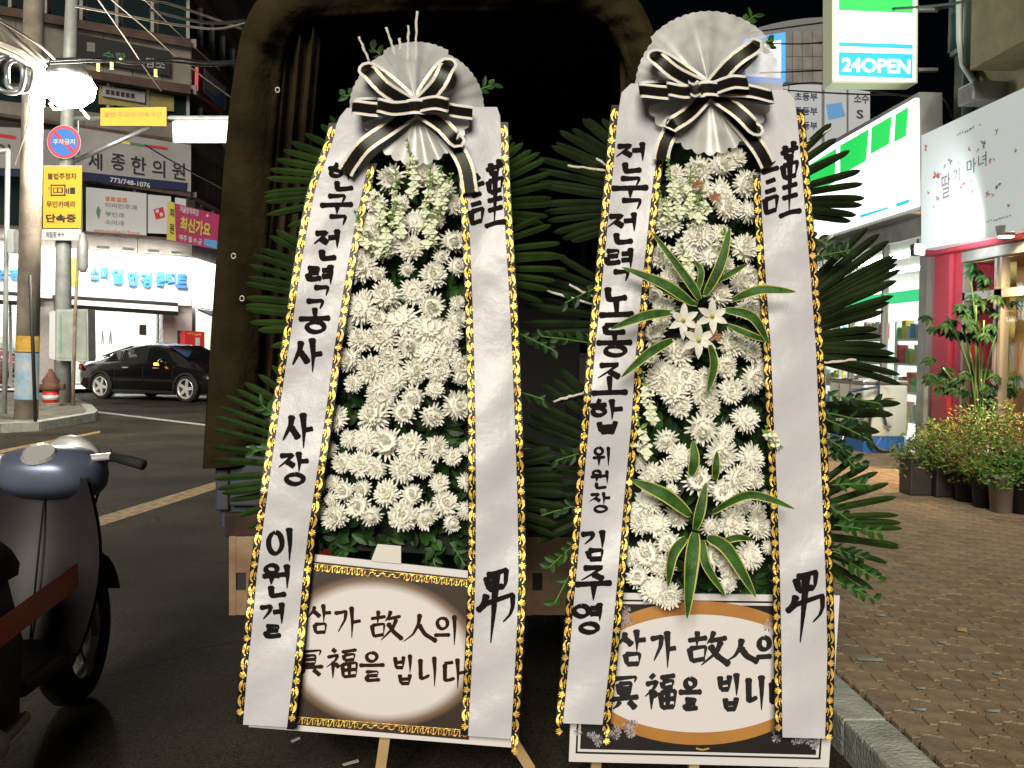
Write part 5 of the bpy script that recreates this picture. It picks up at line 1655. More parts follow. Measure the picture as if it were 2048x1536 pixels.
bnn = sign('banner', 'magenta and yellow cloth banner with yellow letters hung below the clinic windows', F1, [(336, 403), (450, 432), (450, 502), (334, 480)], .5, .02, M_PINKB,
     [('회', [(340, 416), (348, 418), (348, 435), (339, 433)], M_TXT, .02), ('원', [(339, 446), (348, 448), (348, 468), (339, 466)], M_TXT, .02), ('겨울방학특강', [(360, 411), (398, 420), (397, 433), (359, 424)], M_SIGNW2, .02),
      ('최신가요', [(361, 432), (422, 446), (420, 475), (360, 461)], M_YELB, .035), ('매주 월.수.금', [(359, 468), (404, 478), (403, 490), (358, 480)], M_SIGNW2, .02), ('♥', [(412, 428), (417, 429), (417, 435), (412, 434)], M_SIGNW2, 0)],
     [('yellow_end', [(336, 402), (349, 405), (352, 482), (334, 479)], M_YELB), ('blue_corner', [(409, 477), (450, 485), (450, 502), (408, 490)], M_LBLUE)])
sign('wall_sign', 'dark fascia sign with faint white letters under the upper ledge', F1, [(150, 66), (341, 103), (341, 152), (150, 118)], .12, .1, mat('charcoal sign face', (0.03, 0.03, 0.03), 0.5),
     [('수학', bx(206, 100, 46, 18), M_GRNP, .02), ('담소', bx(292, 114, 38, 20), M_SIGNW, .02)],
     [('ring_mark', [(174, 84), (190, 86), (190, 104), (174, 102)], M_TXTG)])
sign('wall_sign', 'pale window sign with dark letters behind the street lamp', F1, [(205, 172), (290, 186), (290, 206), (205, 192)], -.05, .05, M_SIGNW, [], [('dark_print', bx(212 + 10 * i, 179 + 1.5 * i, 7, 9), M_TXT) for i in range(6)])
for x, w, lab in ((198, 98, 'yellow window blind behind the pale window sign'), (301, 47, 'yellow ochre window blind next to the corner')):
    t = thing('window_blind', lab, 'blind', F1.hit(x, 214, -.12))
    part('blind', fbox(MB(), F1, [(x, 170 + (x - 200) * .15), (x + w, 170 + (x + w - 200) * .15), (x + w, 208 + (x + w - 200) * .1), (x, 208 + (x - 200) * .1)], -.11, .03), mat('ochre blind', (0.3, 0.26, 0.09), 0.7, var=.2), t)
t = thing('wall_sign', 'white and blue projecting sign with a red edge on the street side facade', 'sign', (CORN.x, CORN.y + 2, zc(200)))
pz = Plane((CORN.x + .2, 0, 0), (1, 0, 0))
part('sign_face', MB().hexa([pz.hit(409, 138), pz.hit(452, 176), pz.hit(452, 222), pz.hit(407, 183)], (-.1, 0, 0)), M_SIGNW2, t)
part('red_edge', MB().hexa([pz.hit(397, 134), pz.hit(408, 138), pz.hit(406, 186), pz.hit(396, 182)], (-.1, 0, 0)), M_REDP, t)
part('blue_print', MB().hexa([pz.hit(408, 176, .01), pz.hit(430, 192, .01), pz.hit(449, 182, .01), pz.hit(447, 217, .01)], (-.02, 0, 0)), M_LBLUE, t)
part('pink_base', MB().hexa([pz.hit(396, 186, .0), pz.hit(447, 218, .0), pz.hit(446, 230, .0), pz.hit(398, 192, .0)], (-.1, 0, 0)), mat('salmon paint', (0.45, 0.15, 0.13), 0.6), t)

# ---------------------------------------------------------------- poles at the corner
def pole_at(px, py, z=.13):
    return gp(px, py, z)
b = pole_at(52, 838)
PD1 = b.y
cp = thing('utility_pole', 'thick stained concrete utility pole with yellow and blue paper bands', 'pole', b)
topz = aty(72, -60, PD1)
part('shaft', MB().tube([b - V((0, 0, .1)), b.lerp(topz, .5), topz + V((0, 0, 1))], [.185, .168, .15], 20), M_CPOLE, cp, smooth=True)
def sleeve(y0, y1, m, nm):
    a, c = aty(53.5, y0, PD1), aty(53, y1, PD1)
    u0_, u1_ = (a.z - b.z) / (topz.z - b.z), (c.z - b.z) / (topz.z - b.z)
    pa, pc = b.lerp(topz, u0_), b.lerp(topz, u1_)
    part(nm, MB().tube([pc, pa], [.188 - .03 * u1_, .188 - .03 * u0_], 20, caps=False), m, cp, smooth=True)
sleeve(672, 703, mat('yellow paper band', (0.62, 0.45, 0.06), 0.7, scale=14, col2=(0.5, 0.25, 0.05)), 'paper_band')
sleeve(706, 798, mat('torn pale blue posters', (0.55, 0.55, 0.52), 0.7, scale=4, col2=(0.2, 0.36, 0.5)), 'paper_band')
b2 = pole_at(126, 806)
PD2 = b2.y
sp = thing('sign_pole', 'grey steel pole carrying traffic signs and a cross arm', 'pole', b2)
top2 = aty(146, -60, PD2)
part('shaft', MB().tube([b2, aty(127, 480, PD2), aty(137, 200, PD2), top2], [.165, .155, .14, .12], 18), M_ALU, sp, smooth=True)
def b2q(q, o=.25):
    pl = Plane((0, PD2, 0), (0, -1, 0))
    return [pl.hit(*p, o) for p in q]
PLP = Plane((0, PD2, 0), (0, -1, 0))
part('cross_arm', MB().tube([PLP.hit(140, 237), PLP.hit(345, 236), PLP.hit(470, 238)], .045, 8), M_GALV, sp, smooth=True)
part('diagonal_brace', MB().tube([PLP.hit(150, 322), PLP.hit(300, 254)], .05, 8), M_GALV, sp, smooth=True)
part('stay', MB().tube([PLP.hit(157, 237), PLP.hit(157, 314)], .016, 6), M_GALV, sp)
# switch cabinet on the pole
t = thing('switch_cabinet', 'grey green steel switch cabinet strapped to the sign pole', 'cabinet', PLP.hit(138, 722, .2))
part('case', MB().hexa(b2q([(113, 619), (176, 618), (177, 723), (112, 721)], .38), (0, .4, 0)), M_ALU, t)
part('door', MB().hexa(b2q([(117, 623), (172, 622), (173, 718), (116, 717)], .395), (0, .014, 0)), mat('grey green paint', (0.3, 0.33, 0.29), 0.5, var=.2, scale=4), t)
part('side_notice', MB().hexa(b2q([(99, 624), (111, 621), (111, 720), (98, 716)], .2), (0, .3, 0)), M_SIGNW2, t)
part('hinge', MB().hexa(b2q([(120, 630), (123, 630), (123, 705), (120, 705)], .402), (0, .006, 0)), mat('green streak', (0.1, 0.3, 0.2), .5), t)
# thin conduit in front
t = thing('conduit_pole', 'thin rusty conduit pole standing in front of the sign pole', 'pole', pole_at(146, 812))
p = pole_at(146, 812)
part('shaft', MB().tube([p, aty(150, 640, p.y), aty(157, 490, p.y)], .035, 8), mat('rusty pipe', (0.3, 0.22, 0.16), .7, var=.4), t, smooth=True)
part('guard_cap', MB().lathe([(.05, 0), (.10, .1), (.10, .55), (.06, .75), (.01, .8)], aty(166, 545, p.y), n=12), M_ALU, t, smooth=True)
# thin pole at the picture edge with junction box, dark stay pole
p = pole_at(9, 828)
t = thing('conduit_pole', 'thin grey steel pole with a meter box left of the concrete pole', 'pole', p)
part('shaft', MB().tube([p, aty(12, 560, p.y), aty(16, 300, p.y)], .045, 8), M_ALU, t, smooth=True)
part('meter_box', MB().bbox(aty(14, 505, p.y - .25), aty(40, 462, p.y) , .01), M_ALU, t)
part('bracket', MB().tube([aty(0, 302, p.y), aty(18, 300, p.y)], .04, 6), M_ALU, t)
p = pole_at(71, 845)
t = thing('stay_pole', 'slim black pole leaning against the concrete pole', 'pole', p)
part('shaft', MB().tube([p, aty(66, 700, p.y), aty(60, 550, p.y)], .03, 8), M_CABLE, t, smooth=True)

# traffic signs
M_SYEL = mat('yellow reflective sign', (0.72, 0.40, 0.01), 0.45)
def pole_sign(nm, lab, q, m, texts, o=.3, extra=()):
    pts = b2q(q, o)
    t = thing(nm, lab, 'sign', pts[2])
    part('plate', MB().hexa(pts, (0, .03, 0)), m, t)
    for nm2, qq, mm in extra:
        part(nm2, MB().hexa(b2q(qq, o + .006), (0, .004, 0)), mm, t)
    for s, qq, mm, bold in texts:
        part('lettering', text_on(MB(), s, b2q(qq, o + .008), .003, bold), mm, t)
    return t
def rq(x, y, w, h):
    return [(x, y), (x + w, y), (x + w, y + h), (x, y + h)]
t = pole_sign('traffic_sign', 'yellow camera enforcement sign with black camera symbol', [(87, 332), (164, 332), (162, 456), (86, 456)], M_SYEL,
   [('불법주정차', rq(95, 346, 58, 13), M_TXT, .02), ('무인카메라', rq(93, 402, 58, 13), M_TXT, .02), ('단속중', rq(92, 428, 60, 17), M_TXT, .035)], .3,
   [('white_edge', [(86, 331), (165, 331), (163, 332.6), (86, 332.6)], M_SIGNW2), ('camera_body', rq(101, 369, 30, 23), M_TXT), ('camera_window', rq(103.5, 372, 25, 17), M_SYEL), ('camera_reel', rq(106, 375, 20, 11), M_TXT), ('reel', rq(108, 377, 6, 7), M_SYEL), ('reel', rq(117, 377, 6, 7), M_SYEL), ('lens', rq(132, 377, 2.5, 10), M_TXT), ('lens', rq(136, 376, 2.5, 12), M_TXT), ('lens', rq(140, 375, 10, 13), M_TXT), ('lens', rq(97, 374, 1.5, 6), M_TXT)])
# fix stacking order of the camera symbol
zoff = {'camera_window': -.0015, 'camera_reel': -.003, 'reel': -.0045}
for ch in t.children:
    for k_, v_ in zoff.items():
        if ch.name.split('.')[0] == k_:
            ch.location.y += v_
pole_sign('traffic_sign', 'small white supplementary sign with an arrow under the yellow camera sign', [(84, 458), (163, 458), (162, 481), (83, 480)], M_SIGNW2,
   [('계절중', rq(91, 464, 22, 11), M_TXT, 0), ('↔', rq(116, 465, 12, 9), M_TXT, .02)])
# round no-parking sign
c = PLP.hit(128, 284, .34)
t = thing('traffic_sign', 'round blue and red no parking sign above the yellow camera sign', 'sign', c)
rr = 32.5 * (PD2 - .34) / F
part('plate', MB().lathe([(rr, 0), (rr, .03)], c, (0, 1, 0), 36), M_SIGNW2, t)
part('red_rim', MB().lathe([(rr * .97, 0), (rr * .97, .004)], c - V((0, .006, 0)), (0, 1, 0), 36), mat('red sign paint', (0.55, 0.03, 0.05), .45), t)
part('blue_disc', MB().lathe([(rr * .80, 0), (rr * .80, .004)], c - V((0, .011, 0)), (0, 1, 0), 36), mat('blue sign paint', (0.02, 0.14, 0.5), .45), t)
d_ = V((.707, 0, -.707)) * rr * .82
s_ = V((.707, 0, .707)) * rr * .09
c_ = c - V((0, .013, 0))
part('red_slash', MB().hexa([c_ - d_ - s_, c_ + d_ - s_, c_ + d_ + s_, c_ - d_ + s_], (0, .002, 0)), M_REDP, t)
part('lettering', text_on(MB(), '주차금지', [PLP.hit(*p, .36) for p in rq(106, 278, 44, 11)], .004, .02), M_SIGNW2, t)
# two signs on the arm: yellow plate, lit white box
pole_sign('traffic_sign', 'narrow yellow sign plate on the cross arm', [(201, 216), (333, 214), (333, 252), (201, 251)], M_SYEL, [('불법 주정차 단속구간', rq(208, 224, 116, 10), M_ORP, 0)], .1)
t = pole_sign('light_box', 'glowing white street name box hanging from the cross arm', [(346, 243), (470, 243), (470, 283), (348, 283)], emis('glowing white box', (1, 0.96, 0.86), 3.0), [], .12)
for q in ([(344, 241), (470, 241), (470, 243), (344, 243)], [(346, 283), (470, 283), (470, 285.5), (347, 285.5)], [(344, 241), (348, 241), (349, 285.5), (346, 285.5)]):
    part('frame', MB().hexa(b2q(q, .14), (0, .06, 0)), M_GALV, t)
part('canopy_tube', MB().tube([PLP.hit(340, 236, .13), PLP.hit(470, 236, .13)], .05, 8), M_GALV, t)

# street lamp: lit
lh = aty(138, 172, PD1 - .1)
sl_ = thing('street_lamp', 'glaring white street lamp on a short arm of the concrete pole', 'street lamp', V((lh.x, lh.y, lh.z)))
part('arm', MB().tube([aty(70, 130, PD1), aty(100, 118, PD1 - .05), lh + V((-.1, 0, .28))], .035, 8), M_GALV, sl_, smooth=True)
part('hood', MB().lathe([(.06, .42), (.22, .36), (.34, .2), (.36, .12), (.3, .14)], lh, n=20), M_GALV, sl_, smooth=True)
part('globe', MB().lathe([(.33, .15), (.42, 0), (.38, -.17), (.23, -.3), (.04, -.35)], lh, n=20), emis('glowing lamp globe', (1, .96, .86), 60), sl_, smooth=True)
ld = bpy.data.lights.new('street_lamp_light', 'POINT')
ld.energy = 750
ld.shadow_soft_size = .3
ld.color = (1, .93, .8)
lo = bpy.data.objects.new('street_lamp_light', ld)
C.objects.link(lo)
lo.parent = sl_
lo.location = (.3, -.5, -.85)
# ballast box under the lamp, its blue-white light put in as emission
part('ballast_box', MB().bbox(aty(56, 210, PD1 - .3), aty(90, 150, PD1 - .12), .02), emis('self-lit ballast box', (.85, .9, 1), 4), sl_)

# hydrant
p = pole_at(102, 812)
h = thing('fire_hydrant', 'fire hydrant with a rusty cap and a red and white lower body', 'hydrant', p)
part('base', MB().lathe([(.2, 0), (.2, .05), (.15, .07)], p, n=16), M_CONC_D, h)
mred = mat('red hydrant paint', (0.55, 0.03, 0.02), .4)
part('barrel', MB().lathe([(.15, .06), (.15, .30)], p, n=16), mred, h, smooth=True)
part('white_band', MB().lathe([(.153, .13), (.153, .22)], p, n=16), M_SIGNW2, h, smooth=True)
mr_ = mat('rusty cap', (0.13, 0.06, 0.035), .8, var=.4)
part('bonnet', MB().lathe([(.15, .3), (.2, .33), (.2, .42), (.15, .44), (.17, .5), (.11, .58), (.05, .68), (.035, .74)], p, n=16), mr_, h, smooth=True)
for s in (-1, 1):
    part('nozzle', MB().lathe([(.06, .1), (.06, .24), (.07, .24), (.07, .27)], p + V((0, 0, .38)), (s, 0, 0), 10), mr_, h)
part('marker_rod', MB().tube([p + V((-.28, 0, 0)), p + V((-.33, 0, .95))], .014, 6), M_TXTG, h)

# cables
def cable(pts, y, r, m, lab, sag=0):
    P = cr(pts, 24)
    W_ = [aty(a, b_, y if not isinstance(y, tuple) else lerp(y[0], y[1], i / 23)) for i, (a, b_) in enumerate(P)]
    t = part('overhead_cable', MB().tube(W_, r, 5), m, None)
    tag(t, lab, 'cable', 'overhead cables at the corner')
CL = 'thin grey overhead cable strung from the concrete pole above the corner'
for pts, y, r, m in [([(80, -60), (285, -2), (335, 7), (403, 29), (490, 60)], (15, 22), .022, M_GCABLE), ([(150, 12), (240, 29), (318, 44), (370, 52), (437, 58), (500, 44)], (15.5, 19), .02, M_GCABLE),
    ([(160, -60), (225, 0), (285, 51), (327, 90), (357, 115), (411, 157), (470, 200)], (14, 22), .014, M_GCABLE), ([(190, -10), (239, 59), (273, 110), (288, 134), (322, 181)], (14, 20), .012, M_GCABLE),
    ([(100, 120), (200, 117), (268, 127), (344, 117), (411, 125), (480, 122)], (15.6, 18), .025, M_CABLE), ([(100, 126), (230, 122), (344, 124), (411, 131), (480, 127)], (15.6, 18), .02, M_CABLE), ([(270, -20), (344, 54), (370, 78), (440, 140)], (15, 24), .01, M_GCABLE),
    ([(300, 20), (380, 40), (430, 46), (490, 42)], (18, 19), .03, M_CABLE), ([(-20, 20), (40, 78), (90, 122)], (14, 15.7), .025, M_GCABLE), ([(-20, 40), (45, 92), (92, 132)], (14, 15.7), .022, M_GCABLE), ([(-20, 80), (40, 104), (85, 140)], (14, 15.7), .05, M_GCABLE), ([(-20, 92), (30, 112), (80, 146)], (14, 15.7), .03, M_GCABLE), ([(-20, 30), (70, 84), (110, 120)], (14, 15.7), .018, M_GCABLE),
    ([(98, 205), (110, 218), (130, 216), (150, 207), (178, 236)], (15.6, 16.5), .022, M_GCABLE), ([(290, 290), (340, 320), (385, 345), (450, 380)], (24, 27), .02, M_CABLE), ([(0, 60), (60, 200), (30, 330)], (15.6, 15.6), .012, M_GCABLE)]:
    cable(pts, y, r, m, 'thick grey overhead cable running into the concrete pole' if r >= .03 and m is M_GCABLE else CL if m is M_GCABLE else 'black overhead cable running from the concrete pole past the building ledges')
for i, (x, y, r) in enumerate(((18, 150, 30), (38, 152, 26), (28, 146, 22))):
    c = aty(x, y, 15.3 + .08 * i)
    rr = r * 15.3 / F
    t = part('cable_coil', MB().tube([c + V((rr * math.sin(a), .05 * math.sin(3 * a), rr * 1.15 * math.cos(a))) for a in [k * 2 * math.pi / 28 for k in range(29)]], .04, 7), M_GALV if i != 2 else M_CABLE, None, smooth=True)
    tag(t, 'coil of pale spare cable hanging beside the concrete pole' if i != 2 else 'coil of black spare cable inside the pale coils by the concrete pole', 'cable coil', 'cable coils by the concrete pole')
for i, (x, y) in enumerate(((197, 134), (224, 131), (312, 146), (242, 120))):
    c = aty(x, y, 16.6)
    h_ = 13 if i < 3 else 5
    t = part('cable_tag', MB().bbox(aty(x - 4, y + h_ / 2, 16.6), aty(x + 4, y - h_ / 2, 16.64), .005), mat('yellow tag', (0.8, 0.75, 0.12), .5), None)
    tag(t, 'small yellow tag hanging on the overhead cables', 'cable tag', 'yellow tags on the cables')
# ------------------------------------------------------------------ right side: shop fronts, signs, plants
FR = Plane((XF, 0, 0), (-1, 0, 0))
M_TILE_Y = mat('yellowish tiled wall', (0.32, 0.28, 0.15), 0.6, var=.25, scale=4, bump=.1)
M_GREYM = mat('grey metal cladding', (0.30, 0.30, 0.28), 0.4, metal=.3, var=.2, scale=4)
M_PINK = mat('crimson painted pillar', (0.42, 0.035, 0.06), 0.35, var=.15, scale=2)
M_STEELP = mat('brushed steel post', (0.5, 0.47, 0.42), 0.28, metal=.8)
M_WARM = mat('warm interior wall', (0.75, 0.5, 0.3), .6)
M_ORNG = mat('orange interior wall', (0.75, 0.36, 0.18), .6)
M_CURT = mat('ochre curtain', (0.6, 0.4, 0.14), .7)
def ydist(px):                          # distance along the street where the facade meets a picture column
    return FR.hit(px, 700).y
def fy(px, py, off=0):
    return FR.hit(px, py, off)
def rbox(mb, ya, yb, za, zb, x0, x1, mi=0):
    return mb.box((min(x0, x1), min(ya, yb), za), (max(x0, x1), max(ya, yb), zb), mi)
Y0, Y1, Y2, Y3 = ydist(2075) - .8, ydist(1920), ydist(1868), ydist(1838)
YS1 = 20.0
rb_ = thing('street_building', 'yellowish tiled building over the crimson fronted shop and the convenience store', 'building', (XF, Y3, SZ))
zsg0, zsg1 = fy(1843, 500).z, fy(1843, 270).z
part('upper_wall', rbox(MB(), Y0, ydist(1890) , zsg0 + .1, 16, XF + .12, XF + .5), M_TILE_Y, rb_)
part('upper_wall', rbox(MB(), ydist(1888), ydist(1846), 3.0, 16, XF + .3, XF + 3), mat('olive grey wall', (0.17, 0.16, 0.12), .7, var=.2), rb_)
part('pilaster', rbox(MB(), Y3, Y2 + .14, SZ, zsg0 + .02, XF - .02, XF + .35), M_GREYM, rb_)
part('steel_post', rbox(MB(), Y2 + .13, Y2 + .02, SZ, zsg0 - .02, XF - .05, XF + .1), M_STEELP, rb_)
part('crimson_pillar', MB().bbox((XF - .03, Y1 + .22, SZ), (XF + .4, Y2, zsg0), .03), M_PINK, rb_)
part('crimson_pillar', MB().bbox((XF + .02, Y1, SZ), (XF + .4, Y1 + .21, zsg0), .02), M_PINK, rb_)
part('crimson_lintel', MB().bbox((XF - .12, Y0, zsg0 - .12), (XF + .2, Y2 + .05, zsg0 - .004), .015), M_PINK, rb_)
part('head_rail', MB().bbox((XF - .02, Y0, zsg0 - .24), (XF + .12, Y1 - .01, zsg0 - .125), .01), M_GREYM, rb_)
# dark windows upstairs
def wall_window(ya, yb, za, zb, x):
    w = part('window', rbox(MB(), ya, yb, za, zb, x - .02, x + .05), mat('teal window glass', (0.02, 0.10, 0.09), .15), rb_)
    for f_ in ((ya, ya + .06, za, zb), (yb - .06, yb, za, zb), (ya, yb, za, za + .06), (ya, yb, zb - .06, zb)):
        part('frame', rbox(MB(), *f_, x - .04, x - .02), M_GREYM, w)
ya, yb = ydist(2030), ydist(1958)
wall_window(ya, yb, fy(1958, 112).z, fy(1958, 112).z + 2.0, XF + .12)
wall_window(ydist(1870), ydist(1838), fy(1850, 118).z, fy(1850, 118).z + 1.6, XF + .3)
part('sill', rbox(MB(), ya - .1, yb + .1, fy(1958, 112).z - .14, fy(1958, 112).z - .02, XF - .05, XF + .14), M_TILE_Y, rb_)
part('balcony_slab', rbox(MB(), Y0, ydist(1990), fy(1990, 150).z, fy(1990, 150).z + .9, XF - .35, XF + .15), M_TILE_Y, rb_)
part('drain_pipe', MB().tube([(XF + .05, ydist(1915), 3.4), (XF + .05, ydist(1915), 9)], .07, 8), mat('dark green pipe', (0.03, 0.05, 0.04), .5), rb_, smooth=True)
part('conduit', MB().tube([fy(1918, -20), fy(1919, 80), fy(1926, 130), fy(1948, 165), fy(1975, 178)], .035, 7), mat('pale conduit', (0.55, 0.6, 0.55), .45), rb_, smooth=True)
part('vent_box', MB().bbox((XF - .25, ydist(1978), fy(1960, 215).z), (XF + .12, ydist(1946), fy(1960, 178).z), .02), M_GREYM, rb_)
# shop with warm light behind glass
zt_ = zsg0 - .25
part('shop_room', MB().quad((XF + 3, Y0 - 1, SZ), (XF + 3, Y1 + .3, SZ), (XF + 3, Y1 + .3, zt_), (XF + 3, Y0 - 1, zt_)).quad((XF + .1, Y1 + .3, SZ), (XF + 3, Y1 + .3, SZ), (XF + 3, Y1 + .3, zt_), (XF + .1, Y1 + .3, zt_)).quad((XF + .1, Y0 - 1, SZ), (XF + 3, Y0 - 1, SZ), (XF + 3, Y0 - 1, zt_), (XF + .1, Y0 - 1, zt_)), M_ORNG, rb_)
part('shop_floor', MB().quad((XF, Y0 - 1, SZ + .01), (XF + 3, Y0 - 1, SZ + .01), (XF + 3, Y1 + .3, SZ + .01), (XF, Y1 + .3, SZ + .01)), M_CONC_D, rb_)
part('shop_ceiling', rbox(MB(), Y0 - 1, Y1 + .3, zt_, zt_ + .1, XF + .1, XF + 3), M_WARM, rb_)
ytr = fy(1990, 590).z
for ya, yb in ((Y1 - .02, Y1 - .75), (Y1 - .80, Y0)):
    w = part('shop_window', rbox(MB(), ya, yb, SZ + .35, zt_ + .01, XF + .03, XF + .045), M_SHOPGL, rb_)
    for f_ in ((ya, ya - .05, SZ, zt_), (yb + .05, yb, SZ, zt_), (ya, yb, SZ + .2, SZ + .36), (ya, yb, ytr - .03, ytr + .06)):
        part('frame', rbox(MB(), *f_, XF, XF + .09), M_STEELP, w)
part('curtain', MB().loft([[(XF + .5 + .05 * math.sin(i * 1.3), Y1 - .9 - i * .03, z) for i in range(14)] for z in (SZ + .3, zt_)]), M_CURT, rb_, smooth=True)
part('curtain', MB().loft([[(XF + .4 + .05 * math.sin(i * 1.3), Y1 - .1 - i * .02, z) for i in range(12)] for z in (SZ + .3, zt_)]), M_CURT, rb_, smooth=True)
# warm lamp hanging in the window
lc = Plane((XF + .9, 0, 0), (-1, 0, 0)).hit(2022, 575)
t = thing('pendant_lamp', 'small glowing warm pendant lamp inside the crimson fronted shop', 'lamp', lc)
part('bulb', MB().lathe([(.02, .12), (.07, .07), (.09, 0), (.07, -.07), (.02, -.1)], lc, n=14), emis('warm bulb', (1, .75, .45), 40), t, smooth=True)
part('cord', MB().tube([lc + V((0, 0, .1)), V((lc.x, lc.y, zt_))], .008, 5), M_CABLE, t)
ld = bpy.data.lights.new('pendant_light', 'POINT')
ld.energy = 420
ld.shadow_soft_size = .1
ld.color = (1, .66, .36)
lo = bpy.data.objects.new('pendant_light', ld)
C.objects.link(lo)
lo.parent = t
lo.location = (0, 0, -.2)
# downlight under the lintel, lighting the pavement
lp_ = V((XF - .25, (Y0 + Y1) / 2 - .2, zsg0 - .1))
t = thing('downlight', 'warm downlight under the crimson lintel', 'lamp', lp_)
part('housing', MB().lathe([(.08, 0), (.1, .1)], lp_, n=14), M_GREYM, t)
part('lens', MB().lathe([(.07, -.012), (.07, 0)], lp_, n=14), emis('warm lens', (1, .7, .4), 25), t)
ld = bpy.data.lights.new('downlight_light', 'SPOT')
ld.energy = 700
ld.spot_size = R(140)
ld.spot_blend = .8
ld.shadow_soft_size = .1
ld.color = (1, .66, .36)
lo = bpy.data.objects.new('downlight_light', ld)
C.objects.link(lo)
lo.parent = t
lo.location = (0, 0, -.04)
lo.rotation_euler = (0, R(-18), 0)
# strawberry shop sign
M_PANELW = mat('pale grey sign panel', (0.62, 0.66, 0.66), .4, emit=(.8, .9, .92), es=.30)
sq = [(1843, 271), (2090, 156), (2090, 448), (1842, 500)]
ss = thing('shop_sign', 'pale panel sign with thin dark letters and scattered red and black marks', 'sign', fy(1843, 500, .3))
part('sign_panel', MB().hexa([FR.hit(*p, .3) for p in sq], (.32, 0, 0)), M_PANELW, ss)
for ch, q in (('딸', [(1884, 352), (1901, 345), (1902, 392), (1885, 399)]), ('기', [(1907, 340), (1920, 335), (1920, 362), (1908, 366)]), ('마', [(1934, 321), (1953, 314), (1953, 344), (1935, 349)]), ('녀', [(1957, 309), (1974, 302), (1974, 332), (1958, 338)])):
    part('lettering', text_on(MB(), ch, [FR.hit(*p, .3) for p in q], .006), M_TXTG, ss)
part('small_print', smudge(MB(), [FR.hit(*p, .3) for p in [(1972, 442), (2025, 428), (2025, 434), (1972, 448)]], 10, .006), M_TXTG, ss)
part('small_print', smudge(MB(), [FR.hit(*p, .3) for p in [(1914, 268), (1950, 250), (1950, 258), (1914, 276)]], 7, .006), M_TXTG, ss)
rnd = random.Random(5)
M_MARK = mat('pale red print', (0.55, 0.12, 0.1), .5)
for x, y, s, m in [(1852, 296, 8, 0), (1872, 353, 13, 0), (1880, 350, 6, 0), (1900, 322, 9, 1), (1889, 333, 5, 0), (1917, 326, 4, 0), (1937, 300, 8, 0), (1955, 300, 6, 0), (1966, 288, 11, 1), (1960, 248, 4, 0), (1994, 263, 8, 0), (1981, 322, 7, 0), (1988, 317, 5, 1), (1996, 370, 12, 1), (1975, 388, 8, 0), (1985, 390, 6, 0), (1924, 370, 13, 0), (1941, 362, 4, 0), (1943, 383, 6, 0), (1857, 384, 5, 0), (1875, 395, 8, 0), (1868, 413, 4, 1), (2017, 410, 6, 0), (2031, 300, 6, 0), (1894, 418, 3, 1)]:
    mb = MB()
    for k in range(rnd.randint(3, 5)):
        a = rnd.uniform(0, 6.28)
        p = [(x, y), (x + s * .3 * math.cos(a - .5), y + s * .5 * math.sin(a - .5)), (x + s * .6 * math.cos(a), y + s * math.sin(a)), (x + s * .3 * math.cos(a + .5), y + s * .5 * math.sin(a + .5))]
        mb.add([FR.hit(*q, .305 + .0004 * k) for q in p], [(0, 1, 2, 3)])
    part('printed_mark', mb, [M_MARK, M_TXTG][m], ss)
# unseen flood lamp, added to make the hot spot on that sign
fl = FR.hit(1834, 500, .95)
t = thing('added_flood_lamp', 'small flood lamp aimed at the pale sign panel from the store side', 'lamp', fl)
part('housing', MB().bbox(fl - V((.06, .06, .06)), fl + V((.06, .04, .06)), .015), M_DARK, t)
part('bracket', MB().tube([fl, FR.hit(1836, 480, .02)], .015, 6), M_DARK, t)
ld = bpy.data.lights.new('added_flood_lamp_light', 'SPOT')
ld.energy = 360
ld.spot_size = R(120)
ld.spot_blend = 1
ld.shadow_soft_size = .08
ld.color = (.93, 1, 1)
lo = bpy.data.objects.new('added_flood_lamp_light', ld)
C.objects.link(lo)
lo.parent = t
lo.location = (0, -.1, 0)
tg = FR.hit(1866, 490, .3)
lo.rotation_euler = (fl - tg).to_track_quat('Z', 'Y').to_euler()

# convenience store ------------------------------------------------------
E_W = emis('backlit white acrylic', (1, 1, 1), 1.7)
E_G = emis('backlit green acrylic', (.005, .62, .09), 1.0)
E_G2 = emis('backlit green stripe', (.02, .6, .2), .9)
E_B = emis('backlit blue acrylic', (.0, .50, .72), 1.0)
cs = thing('store_sign', 'long backlit white store sign with three green blocks over the bright store', 'sign', fy(1830, 414, .3))
def sline(x, a):          # top and bottom edge of the sign
    return (282 - .57 * (x - 1679)) if a == 0 else (461 - .32 * (x - 1679))
part('sign_face', MB().hexa([FR.hit(x, sline(x, a), .3) for x, a in ((1560, 0), (1830, 0), (1832, 1), (1560, 1))], (.05, 0, 0)), E_W, cs)
part('sign_case', MB().hexa([FR.hit(x, y, .24) for x, y in ((1552, 345), (1838, 184), (1840, 420), (1552, 508))], (.28, 0, 0)), M_GREYM, cs)
for q in ([(1610, 335), (1672, 297), (1668, 365), (1610, 392)], [(1680, 291), (1737, 258), (1731, 322), (1680, 350)], [(1743, 255), (1783, 232), (1777, 288), (1741, 308)], [(1791, 229), (1816, 214), (1811, 272), (1788, 284)]):
    part('green_block', MB().hexa([FR.hit(*p, .31) for p in q], (.008, 0, 0)), E_G, cs)
for q in ([(1792, 407), (1818, 398), (1818, 405), (1792, 414)], [(1720, 430), (1775, 414), (1775, 418), (1720, 436)]):
    part('blue_stripe', MB().hexa([FR.hit(*p, .31) for p in q], (.008, 0, 0)), E_B, cs)
